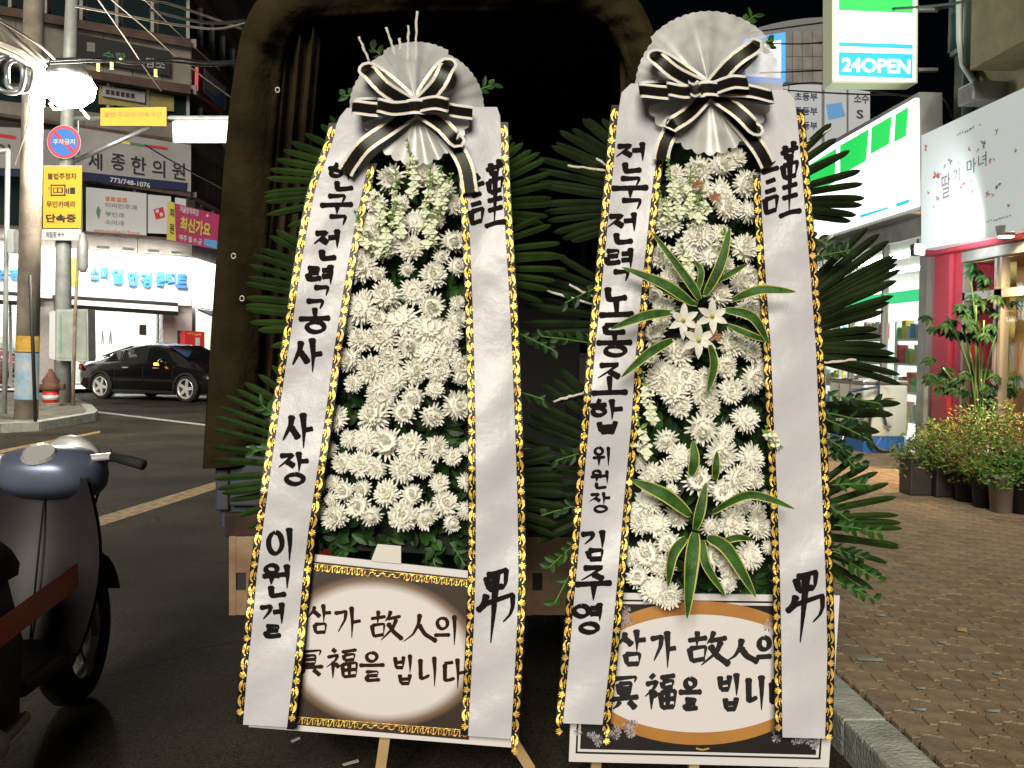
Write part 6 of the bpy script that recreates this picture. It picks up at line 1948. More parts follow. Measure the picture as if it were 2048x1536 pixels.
# projecting 24-hour sign
py_ = ydist(1836) + .12
PB = Plane((0, py_, 0), (0, -1, 0))
def pb(q, o):
    return [PB.hit(*p, o) for p in q]
pj = thing('projecting_sign', 'backlit green white and blue projecting sign reading 24OPEN', 'sign', PB.hit(1750, 165))
part('sign_case', MB().hexa(pb([(1664, -200), (1837, -200), (1835, 166), (1664, 166)], .0), (0, .32, 0)), mat('cream sign case', (0.5, 0.52, 0.36), .5, emit=(.8, .9, .6), es=.12), pj)
part('sign_face', MB().hexa(pb([(1667, -195), (1833, -195), (1831, 162), (1667, 160)], .012), (0, .010, 0)), E_W, pj)
part('green_block', MB().hexa(pb([(1678, -190), (1826, -190), (1826, 26), (1678, 20)], .018), (0, .005, 0)), E_G, pj)
part('blue_stripe', MB().hexa(pb([(1678, 84), (1826, 89), (1826, 98), (1678, 92)], .018), (0, .005, 0)), E_B, pj)
part('blue_block', MB().hexa(pb([(1678, 104), (1826, 108), (1825, 157), (1677, 151)], .018), (0, .005, 0)), E_B, pj)
part('lettering', text_on(MB(), '24OPEN', pb([(1684, 115), (1821, 119), (1820, 148), (1684, 143)], .022), .003, .03), E_W, pj)
part('bracket', MB().tube([PB.hit(1836, 20, -.15), PB.hit(1875, 20, -.15)], .03, 6), M_GREYM, pj)
part('bracket', MB().tube([PB.hit(1836, 140, -.15), PB.hit(1875, 140, -.15)], .03, 6), M_GREYM, pj)
# store room
ST = 18.5
zc_ = fy(1838, 470).z
part('store_room', MB().quad((XF + 4, Y3, SZ), (XF + 4, ST, SZ), (XF + 4, ST, zc_), (XF + 4, Y3, zc_)).quad((XF + .1, ST, SZ), (XF + 4, ST, SZ), (XF + 4, ST, zc_), (XF + .1, ST, zc_)).quad((XF + .1, Y3, SZ), (XF + 4, Y3, SZ), (XF + 4, Y3, zc_), (XF + .1, Y3, zc_)), M_INT, rb_)
part('store_floor', MB().quad((XF, Y3, SZ + .01), (XF + 4, Y3, SZ + .01), (XF + 4, ST, SZ + .01), (XF, ST, SZ + .01)), M_INT, rb_)
part('store_ceiling', rbox(MB(), Y3, ST, zc_, zc_ + .1, XF + .1, XF + 4), M_INT, rb_)
for i in range(6):
    for j in range(3):
        yy, xx = Y3 + .6 + i * .95, XF + .7 + j * 1.2
        part('ceiling_light', rbox(MB(), yy, yy + .7, zc_ - .04, zc_ - .005, xx, xx + .25), M_TUBE, rb_)
part('fascia', rbox(MB(), Y3, ST, zc_ - .02, zc_ + .45, XF - .02, XF + .1), M_GREYM, rb_)
y = Y3 + .02
while y < ST - 1:
    w = part('shop_window', rbox(MB(), y, y + 1.1, SZ + .08, zc_ - .03, XF + .03, XF + .042), M_SHOPGL, rb_)
    part('frame', rbox(MB(), y + 1.1, y + 1.16, SZ, zc_ - .02, XF, XF + .08), M_STEELP, w)
    part('green_stripe', rbox(MB(), y, y + 1.1, 2.02, 2.17, XF + .02, XF + .028), E_G2, w)
    y += 1.16
# shelves with goods, freezer outside
rnd = random.Random(12)
GC = [mat('goods %d' % i, c, .5) for i, c in enumerate([(0.6, .08, .08), (.7, .55, .08), (.1, .3, .6), (.65, .62, .6), (.15, .45, .15), (.6, .3, .5)])]
for si, (yy, lab) in enumerate(((Y3 + .9, 'stocked store shelf nearest the grey pilaster behind the glass'), (Y3 + 2.6, 'stocked store shelf further inside the bright store'), (Y3 + 4.3, 'stocked store shelf at the far end of the bright store'))):
    t = thing('store_shelf', lab, 'shelf', (XF + .8, yy, SZ))
    for z in (.3, .7, 1.1, 1.45):
        b_ = part('shelf_board', rbox(MB(), yy, yy + 1.2, SZ + z - .03, SZ + z, XF + .6, XF + 1.0), M_INT, t)
        y = yy + .05
        while y < yy + 1.1:
            w_, h_ = rnd.uniform(.08, .16), rnd.uniform(.14, .28)
            part('package', MB().bbox((XF + .62, y, SZ + z + .001), (XF + .75, y + w_, SZ + z + h_), .008), rnd.choice(GC), b_)
            y += w_ + .02
    for y in (yy, yy + 1.2):
        part('upright', rbox(MB(), y - .02, y + .02, SZ, SZ + 1.7, XF + .6, XF + .64), M_INT, t)
fz = thing('chest_freezer', 'pale chest freezer with a blue base against the store window', 'freezer', (XF - .35, Y3 + .7, SZ))
part('cabinet', MB().bbox((XF - .62, Y3 + .15, SZ + .2), (XF - .06, Y3 + 1.35, SZ + .85), .03), mat('pale freezer enamel', (0.66, 0.70, 0.6), .35), fz)
part('base', rbox(MB(), Y3 + .17, Y3 + 1.33, SZ, SZ + .2, XF - .6, XF - .08), mat('blue base', (0.02, 0.14, 0.45), .5), fz)
part('lid', MB().bbox((XF - .63, Y3 + .14, SZ + .852), (XF - .05, Y3 + 1.36, SZ + .9), .015), M_STEELP, fz)
for y in (Y3 + .55, Y3 + .95):
    part('trim_strip', rbox(MB(), y, y + .03, SZ + .24, SZ + .84, XF - .63, XF - .618), M_STEELP, fz)

# building at the far end with curved grey top and academy signs
FB = Plane((0, 42, 0), (0, -1, 0))
fbx = thing('far_building', 'grey panelled building with a curved top and white academy signs', 'building', FB.hit(1640, 700))
def farq(q, o=0):
    return [FB.hit(*p, o) for p in q]
pts = [(1480, 700), (1720, 700), (1720, 40)] + [(x, 34 + 26 * ((1660 - x) / 160) ** 2) for x in range(1700, 1480, -20)]
part('wall', MB().prism(farq(pts), (0, 6, 0)), mat('far grey wall', (0.16, 0.16, 0.15), .7), fbx)
for r_ in range(4):
    for c_ in range(7):
        x, y = 1545 + c_ * 20, 62 + r_ * 26
        part('cladding_panel', MB().hexa(farq([(x, y), (x + 19, y), (x + 19, y + 25), (x, y + 25)], .06), (0, .06, 0)), M_WALL, fbx)
t = thing('academy_sign', 'white window sign panels with navy letters below the curved wall', 'sign', FB.hit(1640, 260))
for x0, x1 in ((1540, 1576), (1579, 1643), (1649, 1693), (1697, 1740)):
    part('sign_panel', MB().hexa(farq([(x0, 168), (x1, 170), (x1, 330), (x0, 330)], .12), (0, .1, 0)), mat('bluish white panel', (0.44, 0.46, 0.50), .5), t)
for s, x, y, w, h in (('초등부', 1589, 185, 46, 16), ('중등부', 1589, 214, 46, 16), ('고등부', 1589, 243, 46, 16), ('소수', 1708, 187, 30, 20), ('S', 1713, 219, 14, 18)):
    part('lettering', text_on(MB(), s, farq([(x, y), (x + w, y + 1), (x + w, y + h + 1), (x, y + h)], .125), .005, .03), M_NAVY, t)
part('logo', MB().hexa(farq([(1652, 209), (1683, 205), (1691, 232), (1657, 240)], .13), (0, .005, 0)), M_LBLUE, t)
t = thing('light_box', 'bright blue and white lit sign box beyond the right wreath', 'sign', Plane((0, 40, 0), (0, -1, 0)).hit(1545, 165))
PQ = Plane((0, 40, 0), (0, -1, 0))
part('sign_face', MB().hexa([PQ.hit(*p) for p in ((1490, 78), (1571, 64), (1571, 163), (1490, 160))], (0, .4, 0)), emis('lit blue face', (.02, .3, .95), 1.1), t)
part('white_print', MB().hexa([PQ.hit(*p, .02) for p in ((1490, 92), (1562, 80), (1562, 156), (1490, 152))], (0, .01, 0)), emis('lit white face', (.9, .95, 1), 1.3), t)
# wires on the right
for i, (pts, y) in enumerate([([(1470, 70), (1540, 60), (1664, 43), (1850, 20), (2100, -10)], (24, 9)), ([(1500, 86), (1600, 88), (1664, 83)], (26, 14)), ([(1520, 146), (1600, 143), (1664, 140)], (26, 14)), ([(1560, 172), (1620, 166), (1664, 170), (1838, 196)], (20, 12.6)), ([(1560, 180), (1700, 188), (1860, 192), (1890, 200), (1905, 235)], (20, 12)), ([(1740, 20), (1900, 8), (2100, -30)], (13, 9))]):
    t = part('overhead_cable', MB().tube([aty(a, b_, lerp(y[0], y[1], k / 23)) for k, (a, b_) in enumerate(cr(pts, 24))], .016, 5), M_CABLE, None)
    tag(t, 'thin dark cable strung past the projecting 24OPEN sign', 'cable', 'cables beside the projecting sign')

# potted plants --------------------------------------------------------
M_POTD = mat('black plastic pot', (0.010, 0.009, 0.008), .5)
M_POTB = mat('brown planter', (0.022, 0.014, 0.009), .6, var=.3)
M_POTW = mat('pale plastic pot', (0.22, 0.18, 0.15), .5, var=.15)
M_SHRUB = [mat('yellow green shrub leaf', (0.12, 0.16, 0.014), .5, var=.3), mat('green shrub leaf', (0.05, 0.15, 0.015), .5, var=.3), mat('rusty shrub leaf', (0.12, 0.06, 0.012), .55, var=.3), mat('olive shrub leaf', (0.075, 0.12, 0.012), .5)]
def shrub(px, py, wpx, top, label, seed, pot=M_POTD, mixw=(5, 4, 2, 3), ph=.28, group=None):
    rnd = random.Random(seed)
    b_ = gp(px, py, SZ)
    s = b_.y / F
    r_ = max(.11, wpx * s * .5)
    t = thing('potted_shrub', label, 'potted plant', b_, group)
    if pot is M_POTB:
        part('pot', MB().bbox(b_ + V((-r_, -r_ * .8, 0)), b_ + V((r_, r_ * .8, ph + .06)), .015), pot, t)
    else:
        part('pot', MB().lathe([(r_ * .75, 0), (r_ * .98, ph), (r_ * 1.06, ph), (r_ * 1.06, ph + .03), (r_ * .95, ph + .03), (r_ * .9, ph - .02)], b_, n=16), pot, t, smooth=True)
    h = (py - top) * s * 1.0
    cr_ = V((0, 0, ph * .8 + (h - ph) * .5))
    mb, st = MB(), MB()
    for k in range(9):
        a = rnd.uniform(0, 6.28)
        e = b_ + V((math.cos(a) * r_ * 1.1, math.sin(a) * r_ * 1.1, h * rnd.uniform(.7, 1)))
        st.tube([b_ + V((0, 0, ph - .03)), b_.lerp(e, .5) + V((0, 0, .06)), e], [.006, .005, .002], 5)
    part('stems', st, M_STEM, t)
    for k in range(800):
        u, v = rnd.uniform(0, 6.28), math.acos(rnd.uniform(-1, 1))
        q = rnd.random() ** .4
        lump = 1 + .22 * math.sin(3 * u + seed) * math.sin(2 * v)
        p = b_ + cr_ + V((math.cos(u) * math.sin(v) * r_ * 1.9 * q * lump, math.sin(u) * math.sin(v) * r_ * 1.6 * q * lump, math.cos(v) * (h - ph * .7) * .6 * q * lump))
        d = V((rnd.uniform(-1, 1), rnd.uniform(-1, 1), rnd.uniform(-.2, 1)))
        leaf_geo(mb, p, d, V((rnd.uniform(-1, 1), -1, rnd.uniform(0, 1))), rnd.uniform(.03, .055), rnd.uniform(.006, .012), rnd.choices(range(4), mixw)[0], segs=2)
    part('foliage', mb, M_SHRUB, t)
SH = [(1842, 988, 70, 872, 'yellowish shrub in a brown planter box at the street end of the plant row', 1, M_POTB), (1890, 992, 60, 868, 'olive shrub in a dark brown planter box beside the yellowish one', 2, M_POTB), (1932, 1002, 46, 890, 'low rusty shrub in a black pot in the front of the plant row', 3, M_POTD), (1968, 1014, 42, 905, 'small olive shrub in a black pot beside the pale pot', 4, M_POTD), (2003, 1024, 44, 915, 'green shrub in a pale plastic pot', 5, M_POTW), (2042, 1026, 46, 885, 'green shrub in a black pot beyond the pale pot', 6, M_POTD),
      (1872, 950, 46, 842, 'tall rusty shrub behind the planter boxes by the grey pilaster', 7, M_POTD), (1925, 955, 50, 818, 'rusty leaved shrub before the crimson pillar', 8, M_POTD), (1975, 962, 56, 800, 'bright green shrub below the tall umbrella plant', 9, M_POTD), (2030, 965, 60, 812, 'reddish shrub under the shop window', 10, M_POTD)]
for px, py, w, top, lab, sd, pot in SH:
    mw = (5, 4, 2, 3)
    if sd in (8, 10, 3): mw = (3, 2, 6, 3)
    if sd in (9, 5, 6): mw = (3, 8, 1, 3)
    shrub(px, py, w, top, lab, sd, pot, mw)
# tall umbrella plant
b_ = gp(1952, 945, SZ)
t = thing('umbrella_plant', 'tall umbrella plant with bare green stems in front of the shop window', 'potted plant', b_)
part('pot', MB().lathe([(.13, 0), (.17, .26), (.18, .26), (.18, .29), (.15, .29), (.14, .24)], b_, n=16), M_POTD, t, smooth=True)
PU = Plane((0, b_.y, 0), (0, -1, 0))
ends = [(1940, 548), (1952, 610), (1893, 628), (1968, 640), (2018, 598), (1905, 760), (1962, 758), (2012, 770), (1885, 735), (1925, 650)]
M_UL = mat('umbrella leaf', (0.007, 0.032, 0.008), .6, var=.4, scale=14, spec=.15)
M_USTEM = mat('light green stem', (0.03, 0.09, 0.02), .5)
rnd = random.Random(77)
for i, (x, y) in enumerate(ends):
    foot = b_ + V((rnd.uniform(-.06, .06), rnd.uniform(-.06, .06), .24))
    e = PU.hit(x, y, rnd.uniform(-.1, .12))
    mid = foot.lerp(e, .55)
    mid.x = lerp(foot.x, e.x, .25)
    stem = part('stem', MB().tube([V(p) for p in cr([foot, mid, e], 10)], .011, 6), M_USTEM, t, smooth=True)
    for k in range(6):
        cc = e + V((rnd.uniform(-.17, .17), rnd.uniform(-.12, .12), rnd.uniform(-.15, .12)))
        n_ = 7
        mb = MB()
        for j in range(n_):
            a = j * 2 * math.pi / n_ + rnd.uniform(-.2, .2)
            leaf_geo(mb, cc, V((math.cos(a), .5 * math.sin(a) - .1, math.sin(a) * .5 - .45)), V((0, -.6, 1)), rnd.uniform(.09, .13), rnd.uniform(.02, .03), 0, bend=.3)
        part('leaf_whorl', mb, M_UL, stem)
# wire hoop in the pots
p = gp(1985, 1000, SZ)
t = thing('wire_hanger', 'white wire pot hanger standing up among the shrubs', 'wire hanger', p)
part('wire', MB().tube([aty(1962, 965, p.y), aty(1975, 925, p.y), aty(1976, 890, p.y)], .005, 5).tube([aty(1990, 965, p.y), aty(1977, 925, p.y), aty(1976, 890, p.y)], .005, 5), mat('white wire', (.6, .65, .65), .4), t)

# bicycle by the store ---------------------------------------------------
bk = gp(1772, 906, SZ)
ang = R(62)
hd = V((math.sin(ang), math.cos(ang), 0))
bc = thing('bicycle', 'parked bicycle with a cream front mudguard near the store', 'bicycle', bk)
def wheel_b(c):
    s = hd.cross(V((0, 0, 1)))
    ring = [c + (hd * math.cos(a) + V((0, 0, 1)) * math.sin(a)) * .32 for a in [k * 2 * math.pi / 30 for k in range(31)]]
    w = part('wheel', MB().tube(ring, .019, 6), M_RUBBER, bc, smooth=True)
    ring = [c + (hd * math.cos(a) + V((0, 0, 1)) * math.sin(a)) * .295 for a in [k * 2 * math.pi / 30 for k in range(31)]]
    part('rim', MB().tube(ring, .010, 6), M_STEELP, w, smooth=True)
    sp_ = MB()
    for k in range(14):
        a = k * 2 * math.pi / 14
        sp_.tube([c + s * .02, c + (hd * math.cos(a) + V((0, 0, 1)) * math.sin(a)) * .29], .002, 3)
    tag(part('spokes', sp_, M_STEELP, w), kind='stuff')
    part('hub', MB().lathe([(.02, -.05), (.02, .05)], c, s, 8), M_STEELP, w)
fwc = bk + V((0, 0, .33))
rwc = fwc - hd * 1.05
wheel_b(fwc)
wheel_b(rwc)
part('front_mudguard', MB().loft([[fwc + (hd * math.cos(a) + V((0, 0, 1)) * math.sin(a)) * .365 + hd.cross(V((0, 0, 1))) * w for w in (-.03, 0, .03)] for a in [R(-20) + k * R(14) for k in range(12)]]), mat('cream mudguard', (0.6, 0.45, 0.22), .5), bc, smooth=True)
fm = mat('dark blue frame', (0.02, 0.04, 0.12), .35)
Z = V((0, 0, 1))
hdp = fwc - hd * .16 + Z * .5
stp = rwc + hd * .38 + Z * .45
bbk = fwc - hd * .62 - Z * .05
fr = part('frame', MB().tube([hdp, stp], .018, 8).tube([hdp - Z * .12, bbk], .02, 8).tube([stp, bbk], .018, 8).tube([stp, rwc], .012, 6).tube([bbk, rwc], .012, 6), fm, bc, smooth=True)
part('fork', MB().tube([fwc, hdp - Z * .1, hdp + Z * .1], .015, 6), fm, bc, smooth=True)
sd_ = hd.cross(Z)
part('handlebar', MB().tube([hdp + Z * .12 - sd_ * .28 - hd * .12, hdp + Z * .14 - sd_ * .2, hdp + Z * .12, hdp + Z * .14 + sd_ * .2, hdp + Z * .12 + sd_ * .28 - hd * .12], .012, 6), M_STEELP, bc, smooth=True)
part('saddle', MB().loft([[stp + Z * .14 - hd * (.13 - .26 * k / 5) + sd_ * (w * (.09 - .065 * (k / 5) ** .7)) + Z * (.02 if w == 0 else 0) for w in (-1, 0, 1)] for k in range(6)]), M_RUBBER, bc, smooth=True)
part('seat_post', MB().tube([stp, stp + Z * .14], .013, 6), M_STEELP, bc)
# litter on the pavement
rnd = random.Random(8)
for i, (px, py, w, h) in enumerate([(1740, 1325, 26, 5), (1924, 1265, 10, 6), (1842, 1382, 9, 3), (1885, 1290, 8, 4), (1986, 1428, 14, 4), (1762, 1235, 9, 3), (1996, 1352, 8, 4), (1840, 1425, 12, 4)]):
    q = [gp(px - w, py - h, SZ), gp(px + w, py - h * .6, SZ), gp(px + w, py + h * .3, SZ), gp(px - w, py + h * .2, SZ)]
    q = [V((p.x, p.y, SZ + .008 + .004 * (k % 2))) for k, p in enumerate(q)]
    t = part('paper_scrap', MB().hexa(q, (0, 0, .001)), mat('scrap', (0.3, 0.34, 0.32) if i != 1 else (.5, .35, .15), .8), None)
    tag(t, 'long pale strip of paper on the pavement by the kerb' if i == 0 else 'tan scrap lying on the brick pavement' if i == 1 else 'small pale scrap of paper trodden into the brick pavement', 'litter', 'litter on the brick pavement')
# ------------------------------------------------------------------ black car crossing, scooter passing the truck
M_CARB = mat('black car paint', (0.006, 0.006, 0.007), .18, coat=1.0)
M_CARG = mat('tinted car glass', (0.008, 0.009, 0.010), .06, spec=.8)
M_CHROME = mat('bright alloy', (0.75, 0.74, 0.72), .3, metal=.45)
M_TAIL = mat('red car lens', (.35, .01, .01), .15)
M_HEADL = mat('clear headlamp', (.6, .62, .65), .1)
M_AMBER = emis('amber indicator', (1, .35, .02), 9)
def make_car(label, org, ang, paint, amber):
    """length along local x (front +x), 4.45 m long"""
    t = thing('parked_car' if not amber else 'sedan_car', label, 'car', org)
    ux = V((math.cos(ang), math.sin(ang), 0))
    uy = V((-math.sin(ang), math.cos(ang), 0))
    P = lambda x, y, z: V(org) + ux * x + uy * y + V((0, 0, z))
    # stations: x, half width, sill z, belt z, roof-or-bonnet z
    def body_section(x, hw, z0, zb, zt, cab):
        # half profile from bottom centre to top centre
        pr = [(0, z0), (hw * .86, z0), (hw * .97, z0 + .07), (hw, lerp(z0, zb, .55)), (hw * .965, zb), (hw * (.93 if not cab else .94), lerp(zb, zt, .15)), (hw * (.7 if not cab else .80), lerp(zb, zt, .82)), (hw * .55, lerp(zb, zt, .96)), (0, zt)]
        full = [(-a, b) for a, b in pr[::-1][:-1]] + pr
        full = [(-a, b) for a, b in pr][::-1][:-1] + pr
        return [P(x, a, b) for a, b in full[:-1]] if False else [P(x, a, b) for a, b in full]
    st = [(-2.24, .62, .38, .62, .72), (-2.18, .78, .28, .78, .93), (-2.0, .84, .22, .84, .99), (-1.7, .87, .2, .86, 1.03), (-1.35, .88, .18, .87, 1.13), (-.95, .885, .17, .87, 1.26), (-.5, .885, .17, .87, 1.365), (-.1, .885, .17, .86, 1.41), (.25, .885, .17, .85, 1.395), (.6, .885, .17, .84, 1.31), (.95, .885, .17, .83, 1.17), (1.3, .88, .18, .81, 1.0), (1.7, .86, .2, .77, .86), (2.0, .82, .23, .70, .77), (2.15, .72, .3, .6, .66), (2.2, .58, .38, .55, .6)]
    rows = [body_section(x, hw, a, b, c, -1.2 < x < 1.0) for x, hw, a, b, c in st]
    part('body', MB().loft(rows, 0, False, True), paint, t, smooth=True)
    # side windows, just proud of the greenhouse
    for s in (-1, 1):
        def gw(x, f):
            for (x0, h0, a0, b0, c0), (x1, h1, a1, b1, c1) in zip(st[:-1], st[1:]):
                if x0 <= x <= x1:
                    u = (x - x0) / (x1 - x0)
                    hw, zb, zt = lerp(h0, h1, u), lerp(b0, b1, u), lerp(c0, c1, u)
                    z = lerp(zb, zt, f)
                    w = lerp(hw * .94, hw * .80, (f - .15) / .67)
                    return P(x, s * (w + .006), z)
        for xa, xb, xc, xd in ((-1.3, -.80, -.80, -1.02), (-.76, .02, .02, -.73), (.08, 1.0, .62, .08)):
            q = [gw(xa, .2), gw(xb, .2), gw(xc, .8), gw(xd, .8)]
            part('side_window', MB().hexa(q, uy * (-s * .01)), M_CARG, t)
        for xh in (-.55, .42):
            part('door_handle', MB().bbox(V((-.09, -.012, -.015)), V((.09, .012, .015)), .006).__class__().tube([P(xh - .09, s * .885, .80), P(xh, s * .905, .802), P(xh + .09, s * .885, .80)], .013, 6), M_CHROME, t)
        for xs in (-.9, .01, .95):
            part('door_seam', MB().tube([P(xs, s * .888, .3), P(xs, s * .890, .55), P(xs - .02, s * .858, .84)], .005, 4), M_RUBBER, t)
        part('sill', MB().tube([P(-1.0, s * .84, .22), P(1.0, s * .84, .22)], .05, 6), M_RUBBER, t)
        m_ = part('door_mirror', MB().lathe([(.02, -.1), (.09, -.06), (.1, .02), (.06, .08), (.01, .09)], P(.72, s * .98, .95), ux, 10), paint, t, smooth=True)
        if amber:
            part('indicator', MB().bbox(P(.60, s * 1.02, .90) - V((.075, .02, .03)), P(.60, s * 1.02, .90) + V((.075, .02, .03)), .01), M_AMBER, m_)
        part('headlamp', MB().loft([[P(1.98, s * .80, .62), P(1.98, s * .81, .70)], [P(2.12, s * .70, .6), P(2.10, s * .71, .68)], [P(2.17, s * .5, .58), P(2.15, s * .5, .65)]]), M_HEADL, t)
        part('tail_lamp', MB().loft([[P(-2.02, s * .86, .70), P(-2.02, s * .86, .84)], [P(-2.2, s * .80, .72), P(-2.19, s * .80, .86)], [P(-2.25, s * .5, .7), P(-2.22, s * .5, .84)]]), M_TAIL, t)
    part('windscreen', MB().hexa([P(.52, -.56, 1.335), P(.52, .56, 1.335), P(1.24, .66, 1.03), P(1.24, -.66, 1.03)], V((0, 0, .014))), M_CARG, t)
    part('rear_window', MB().hexa([P(-.72, -.52, 1.315), P(-.72, .52, 1.315), P(-1.6, .6, 1.06), P(-1.6, -.6, 1.06)], V((0, 0, .014))), M_CARG, t)
    for x in (-1.36, 1.36):
        for s in (-1, 1):
            c = P(x, s * .80, .32)
            ax = uy * s
            w = part('wheel', MB().lathe([(.20, -.1), (.30, -.1), (.32, -.07), (.32, .08), (.30, .105), (.235, .11), (.225, .02)], c, ax, 30, caps=False), M_RUBBER, t, smooth=True)
            part('rim', MB().lathe([(.238, .06), (.24, .112), (.222, .116), (.215, .06), (.21, -.05)], c, ax, 30, caps=False), M_CHROME, w, smooth=True)
            part('brake_disc', MB().lathe([(.18, .0), (.18, .01)], c, ax, 16), M_RUBBER, w)
            for k in range(5):
                a = k * 2 * math.pi / 5 + x
                e1 = ux * math.cos(a) + V((0, 0, 1)) * math.sin(a)
                e2 = -ux * math.sin(a) + V((0, 0, 1)) * math.cos(a)
                o_ = c + ax * .09
                part('spoke', MB().hexa([o_ - e2 * .045, o_ + e2 * .045, o_ + e1 * .22 + e2 * .03 + ax * .018, o_ + e1 * .22 - e2 * .03 + ax * .018], -ax * .03), M_CHROME, w)
            # dark arch around the wheel
            arch = [c + ax * .10 + (ux * math.cos(a) + V((0, 0, 1)) * math.sin(a)) * .36 for a in [R(-10) + k * R(200) / 16 for k in range(17)]]
            part('wheel_arch', MB().tube(arch, .03, 6), M_RUBBER, t, smooth=True)
    return t
pr_, pf_ = gp(182, 797), gp(398, 806)
cx_, cy_ = (pr_ + pf_) / 2, None
dirv = (pf_ - pr_)
ang = math.atan2(dirv.y, dirv.x)
side_ = V((-math.sin(ang), math.cos(ang), 0))
scale_wb = dirv.length
oc_ = (pr_ + pf_) / 2 + side_ * .85
make_car('black sedan with chrome wheels and a glowing amber mirror light crossing behind the poles', V((oc_.x, oc_.y, 0)), ang, M_CARB, True)
pc_ = gp(-75, 785)
make_car('dark red car half hidden at the end of the corner pavement', V((pc_.x, pc_.y + .9, 0)), R(4), mat('dark red car paint', (0.18, 0.008, 0.02), .2, coat=1.0), False)
print('car wheelbase', scale_wb)

# scooter passing on the left: heads up the street
fg = gp(150, 1404)
SXc, SY = fg.x, fg.y
sc_ = thing('scooter', 'grey scooter with a red stripe and chrome headlamp passing beside the truck', 'scooter', (SXc, SY - .6, 0))
Q = lambda x, y, z: V((SXc + x, SY + y, z))        # y forward from the front axle
M_SCG = mat('silver grey scooter plastic', (0.026, 0.022, 0.024), .45, var=.3, scale=3, spec=.3)
M_SCR = mat('red orange stripe', (0.5, 0.05, 0.02), .35)
M_SCBL = mat('blue silver paint', (0.16, 0.19, 0.28), .35, metal=.4)
M_BLKPL = mat('black plastic', (0.012, 0.012, 0.013), .5)
def scooter_wheel(y):
    c = Q(0, y, .27)
    w = part('wheel', MB().lathe([(.17, -.05), (.25, -.05), (.27, -.025), (.27, .025), (.25, .05), (.17, .05)], c, (1, 0, 0), 30, caps=False), M_RUBBER, sc_, smooth=True)
    part('rim', MB().lathe([(.175, -.035), (.16, -.03), (.16, .03), (.175, .035)], c, (1, 0, 0), 24, caps=False), M_CHROME, w, smooth=True)
    for k in range(6):
        a = k * math.pi / 3
        part('spoke', MB().tube([c, c + V((0, math.cos(a), math.sin(a))) * .165], .012, 5), M_GALV, w)
scooter_wheel(0)
scooter_wheel(-1.24)
part('front_mudguard', MB().loft([[Q(w, .31 * math.cos(a), .27 + .31 * math.sin(a)) for w in (-.075, -.06, 0, .06, .075)] for a in [R(20) + k * R(13) for k in range(11)]]), M_BLKPL, sc_, smooth=True)
for s in (-1, 1):
    part('fork_leg', MB().tube([Q(s * .075, 0, .27), Q(s * .075, -.12, .62), Q(s * .05, -.2, .84)], .022, 8), M_GALV, sc_, smooth=True)
# leg shield
rows = []
for k in range(9):
    u = k / 8
    z = lerp(.34, .92, u)
    yb = lerp(-.36, -.22, u)
    hw = lerp(.17, .24, math.sin(math.pi * min(1, u * .8 + .15)))
    rows.append([Q(hw * f, yb - .10 * f * f + (.03 * math.sin(math.pi * u)), z) for f in (-1, -.75, -.4, 0, .4, .75, 1)])
part('leg_shield', MB().loft(rows).loft([[p + V((0, -.03, 0)) for p in r] for r in rows[::-1]]), M_SCG, sc_, smooth=True)
for s in (-1, 1):
    part('red_stripe', MB().loft([[Q(s * .215, -.52 - .9 * u, .66 - .06 * u), Q(s * .220, -.52 - .9 * u, .58 - .06 * u)] for u in [k / 10 for k in range(11)]]), M_SCR, sc_)
# headset, headlamp, screen
def cowl(y, hw, z0, z1):
    zc2, h2 = (z0 + z1) / 2, (z1 - z0) / 2
    return [Q(hw * math.copysign(abs(math.cos(a)) ** .75, math.cos(a)), y, zc2 + h2 * math.copysign(abs(math.sin(a)) ** .8, math.sin(a))) for a in [k * 2 * math.pi / 20 for k in range(20)]]
hs = part('headset', MB().loft([cowl(*c) for c in cr([(-.36, .03, .915, .95), (-.34, .12, .87, .985), (-.26, .18, .83, 1.02), (-.16, .19, .81, 1.02), (-.06, .15, .82, .99), (.0, .10, .85, .96)], 16)], 0, True, True), M_SCBL, sc_, smooth=True)
part('headlamp_rim', MB().lathe([(.115, .09), (.125, .12), (.10, .145)], Q(0, -.13, .91), (0, 1, .1), 20), M_CHROME, hs, smooth=True)
part('headlamp_lens', MB().lathe([(.1, .14), (.06, .165), (.01, .17)], Q(0, -.13, .91), (0, 1, .1), 18), M_HEADL, hs, smooth=True)
part('handlebar', MB().tube([Q(-.36, -.32, .97), Q(-.24, -.25, .99), Q(0, -.2, .96), Q(.24, -.25, .99), Q(.36, -.32, .97)], .014, 8), M_CHROME, sc_, smooth=True)
for s in (-1, 1):
    part('grip', MB().tube([Q(s * .24, -.25, .99), Q(s * .37, -.325, .968)], .02, 8), M_RUBBER, sc_, smooth=True)
    part('brake_lever', MB().tube([Q(s * .2, -.2, .97), Q(s * .34, -.25, .95)], .006, 5), M_CHROME, sc_)
part('brake_cable', MB().tube([Q(*p) for p in cr([(.2, -.2, .97), (.16, -.05, .99), (.1, .02, .86), (.07, -.1, .6), (.07, -.02, .36)], 16)], .005, 5), M_RUBBER, sc_, smooth=True)
part('shield_seam', MB().tube([Q(0, -.255, .88), Q(0, -.33, .6), Q(0, -.39, .36)], .004, 4), M_BLKPL, sc_)
part('dash', MB().lathe([(.06, .0), (.055, .012), (.05, .008)], Q(0, -.31, 1.0), (0, -.6, 1), 16), M_CHROME, hs)
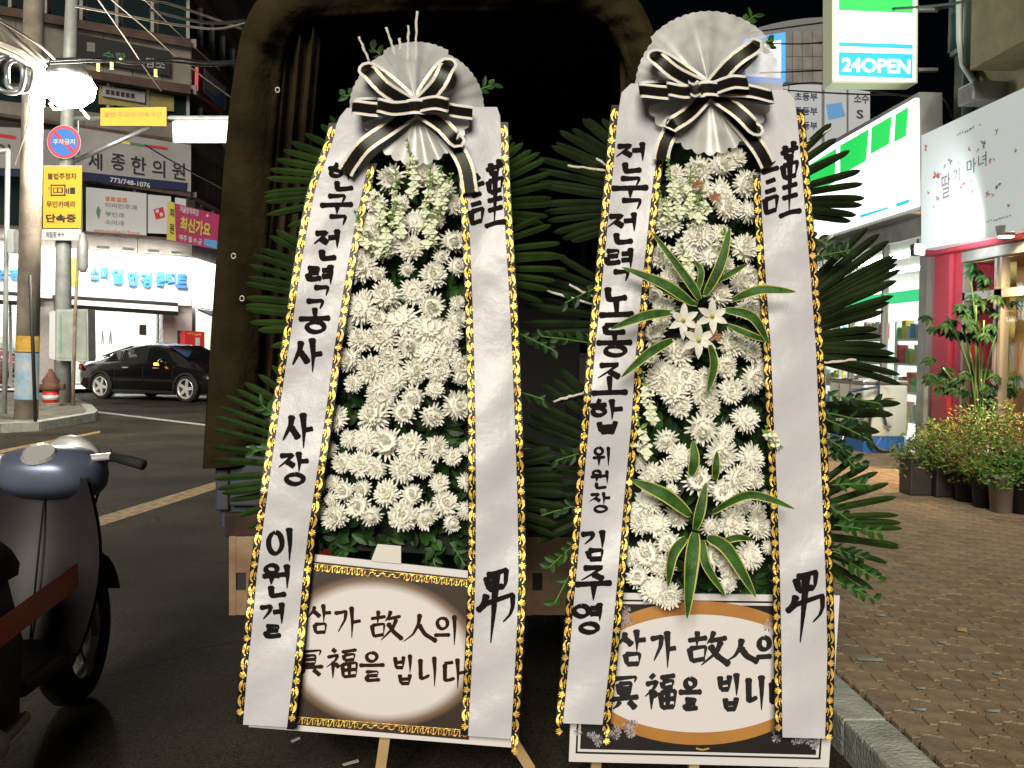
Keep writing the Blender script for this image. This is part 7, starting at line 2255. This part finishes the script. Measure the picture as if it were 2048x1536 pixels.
# floorboard, seat and rear body, front carrier
part('floorboard', MB().bbox(Q(-.17, -.82, .30), Q(.17, -.36, .36), .02), M_BLKPL, sc_)
def sect(y, hw, z0, z1):
    return [Q(-hw, y, z0), Q(-hw * 1.05, y, (z0 + z1) / 2), Q(-hw * .8, y, z1), Q(0, y, z1 + .01), Q(hw * .8, y, z1), Q(hw * 1.05, y, (z0 + z1) / 2), Q(hw, y, z0)]
part('rear_body', MB().loft([sect(-.72, .1, .34, .62), sect(-.85, .17, .32, .68), sect(-1.15, .19, .38, .7), sect(-1.5, .15, .5, .72), sect(-1.72, .08, .6, .72)], 0, False, True), M_SCG, sc_, smooth=True)
part('seat', MB().loft([sect(-.70, .10, .66, .74), sect(-.85, .14, .68, .80), sect(-1.2, .15, .70, .81), sect(-1.5, .12, .71, .84), sect(-1.6, .06, .73, .82)], 0, False, True), M_RUBBER, sc_, smooth=True)
part('tail_lamp', MB().bbox(Q(-.07, -1.76, .60), Q(.07, -1.70, .70), .015), M_REDLENS, sc_)
part('exhaust', MB().tube([Q(.16, -.8, .24), Q(.17, -1.0, .23), Q(.18, -1.05, .25), Q(.18, -1.55, .34)], [.02, .02, .05, .05], 12), M_CHROME, sc_, smooth=True)
part('engine_block', MB().bbox(Q(-.12, -1.25, .2), Q(.12, -.72, .42), .03), M_BLKPL, sc_)
part('stand', MB().tube([Q(-.1, -.85, .3), Q(-.22, -.8, .005)], .012, 6), M_GALV, sc_)
part('rear_rack', MB().tube([Q(-.12, -1.4, .86), Q(-.12, -1.8, .86), Q(.12, -1.8, .86), Q(.12, -1.4, .86)], .01, 6), M_CHROME, sc_)
# litter by the wreaths
for i, (px, py, w, h, lab) in enumerate([(590, 1484, 9, 4, 'pale leaf scrap lying on the asphalt under the left card'), (700, 1530, 16, 5, 'white paper scrap on the asphalt near the pine leg')]):
    q = [gp(px - w, py + h), gp(px + w, py - h), gp(px + w + 2, py), gp(px - w + 4, py + h + 3)]
    q = [V((p.x, p.y, .01)) for p in q]
    tag(part('paper_scrap', MB().hexa(q, (0, 0, .002)), mat('scrap road', (.5, .48, .42), .8), None), lab, 'litter')
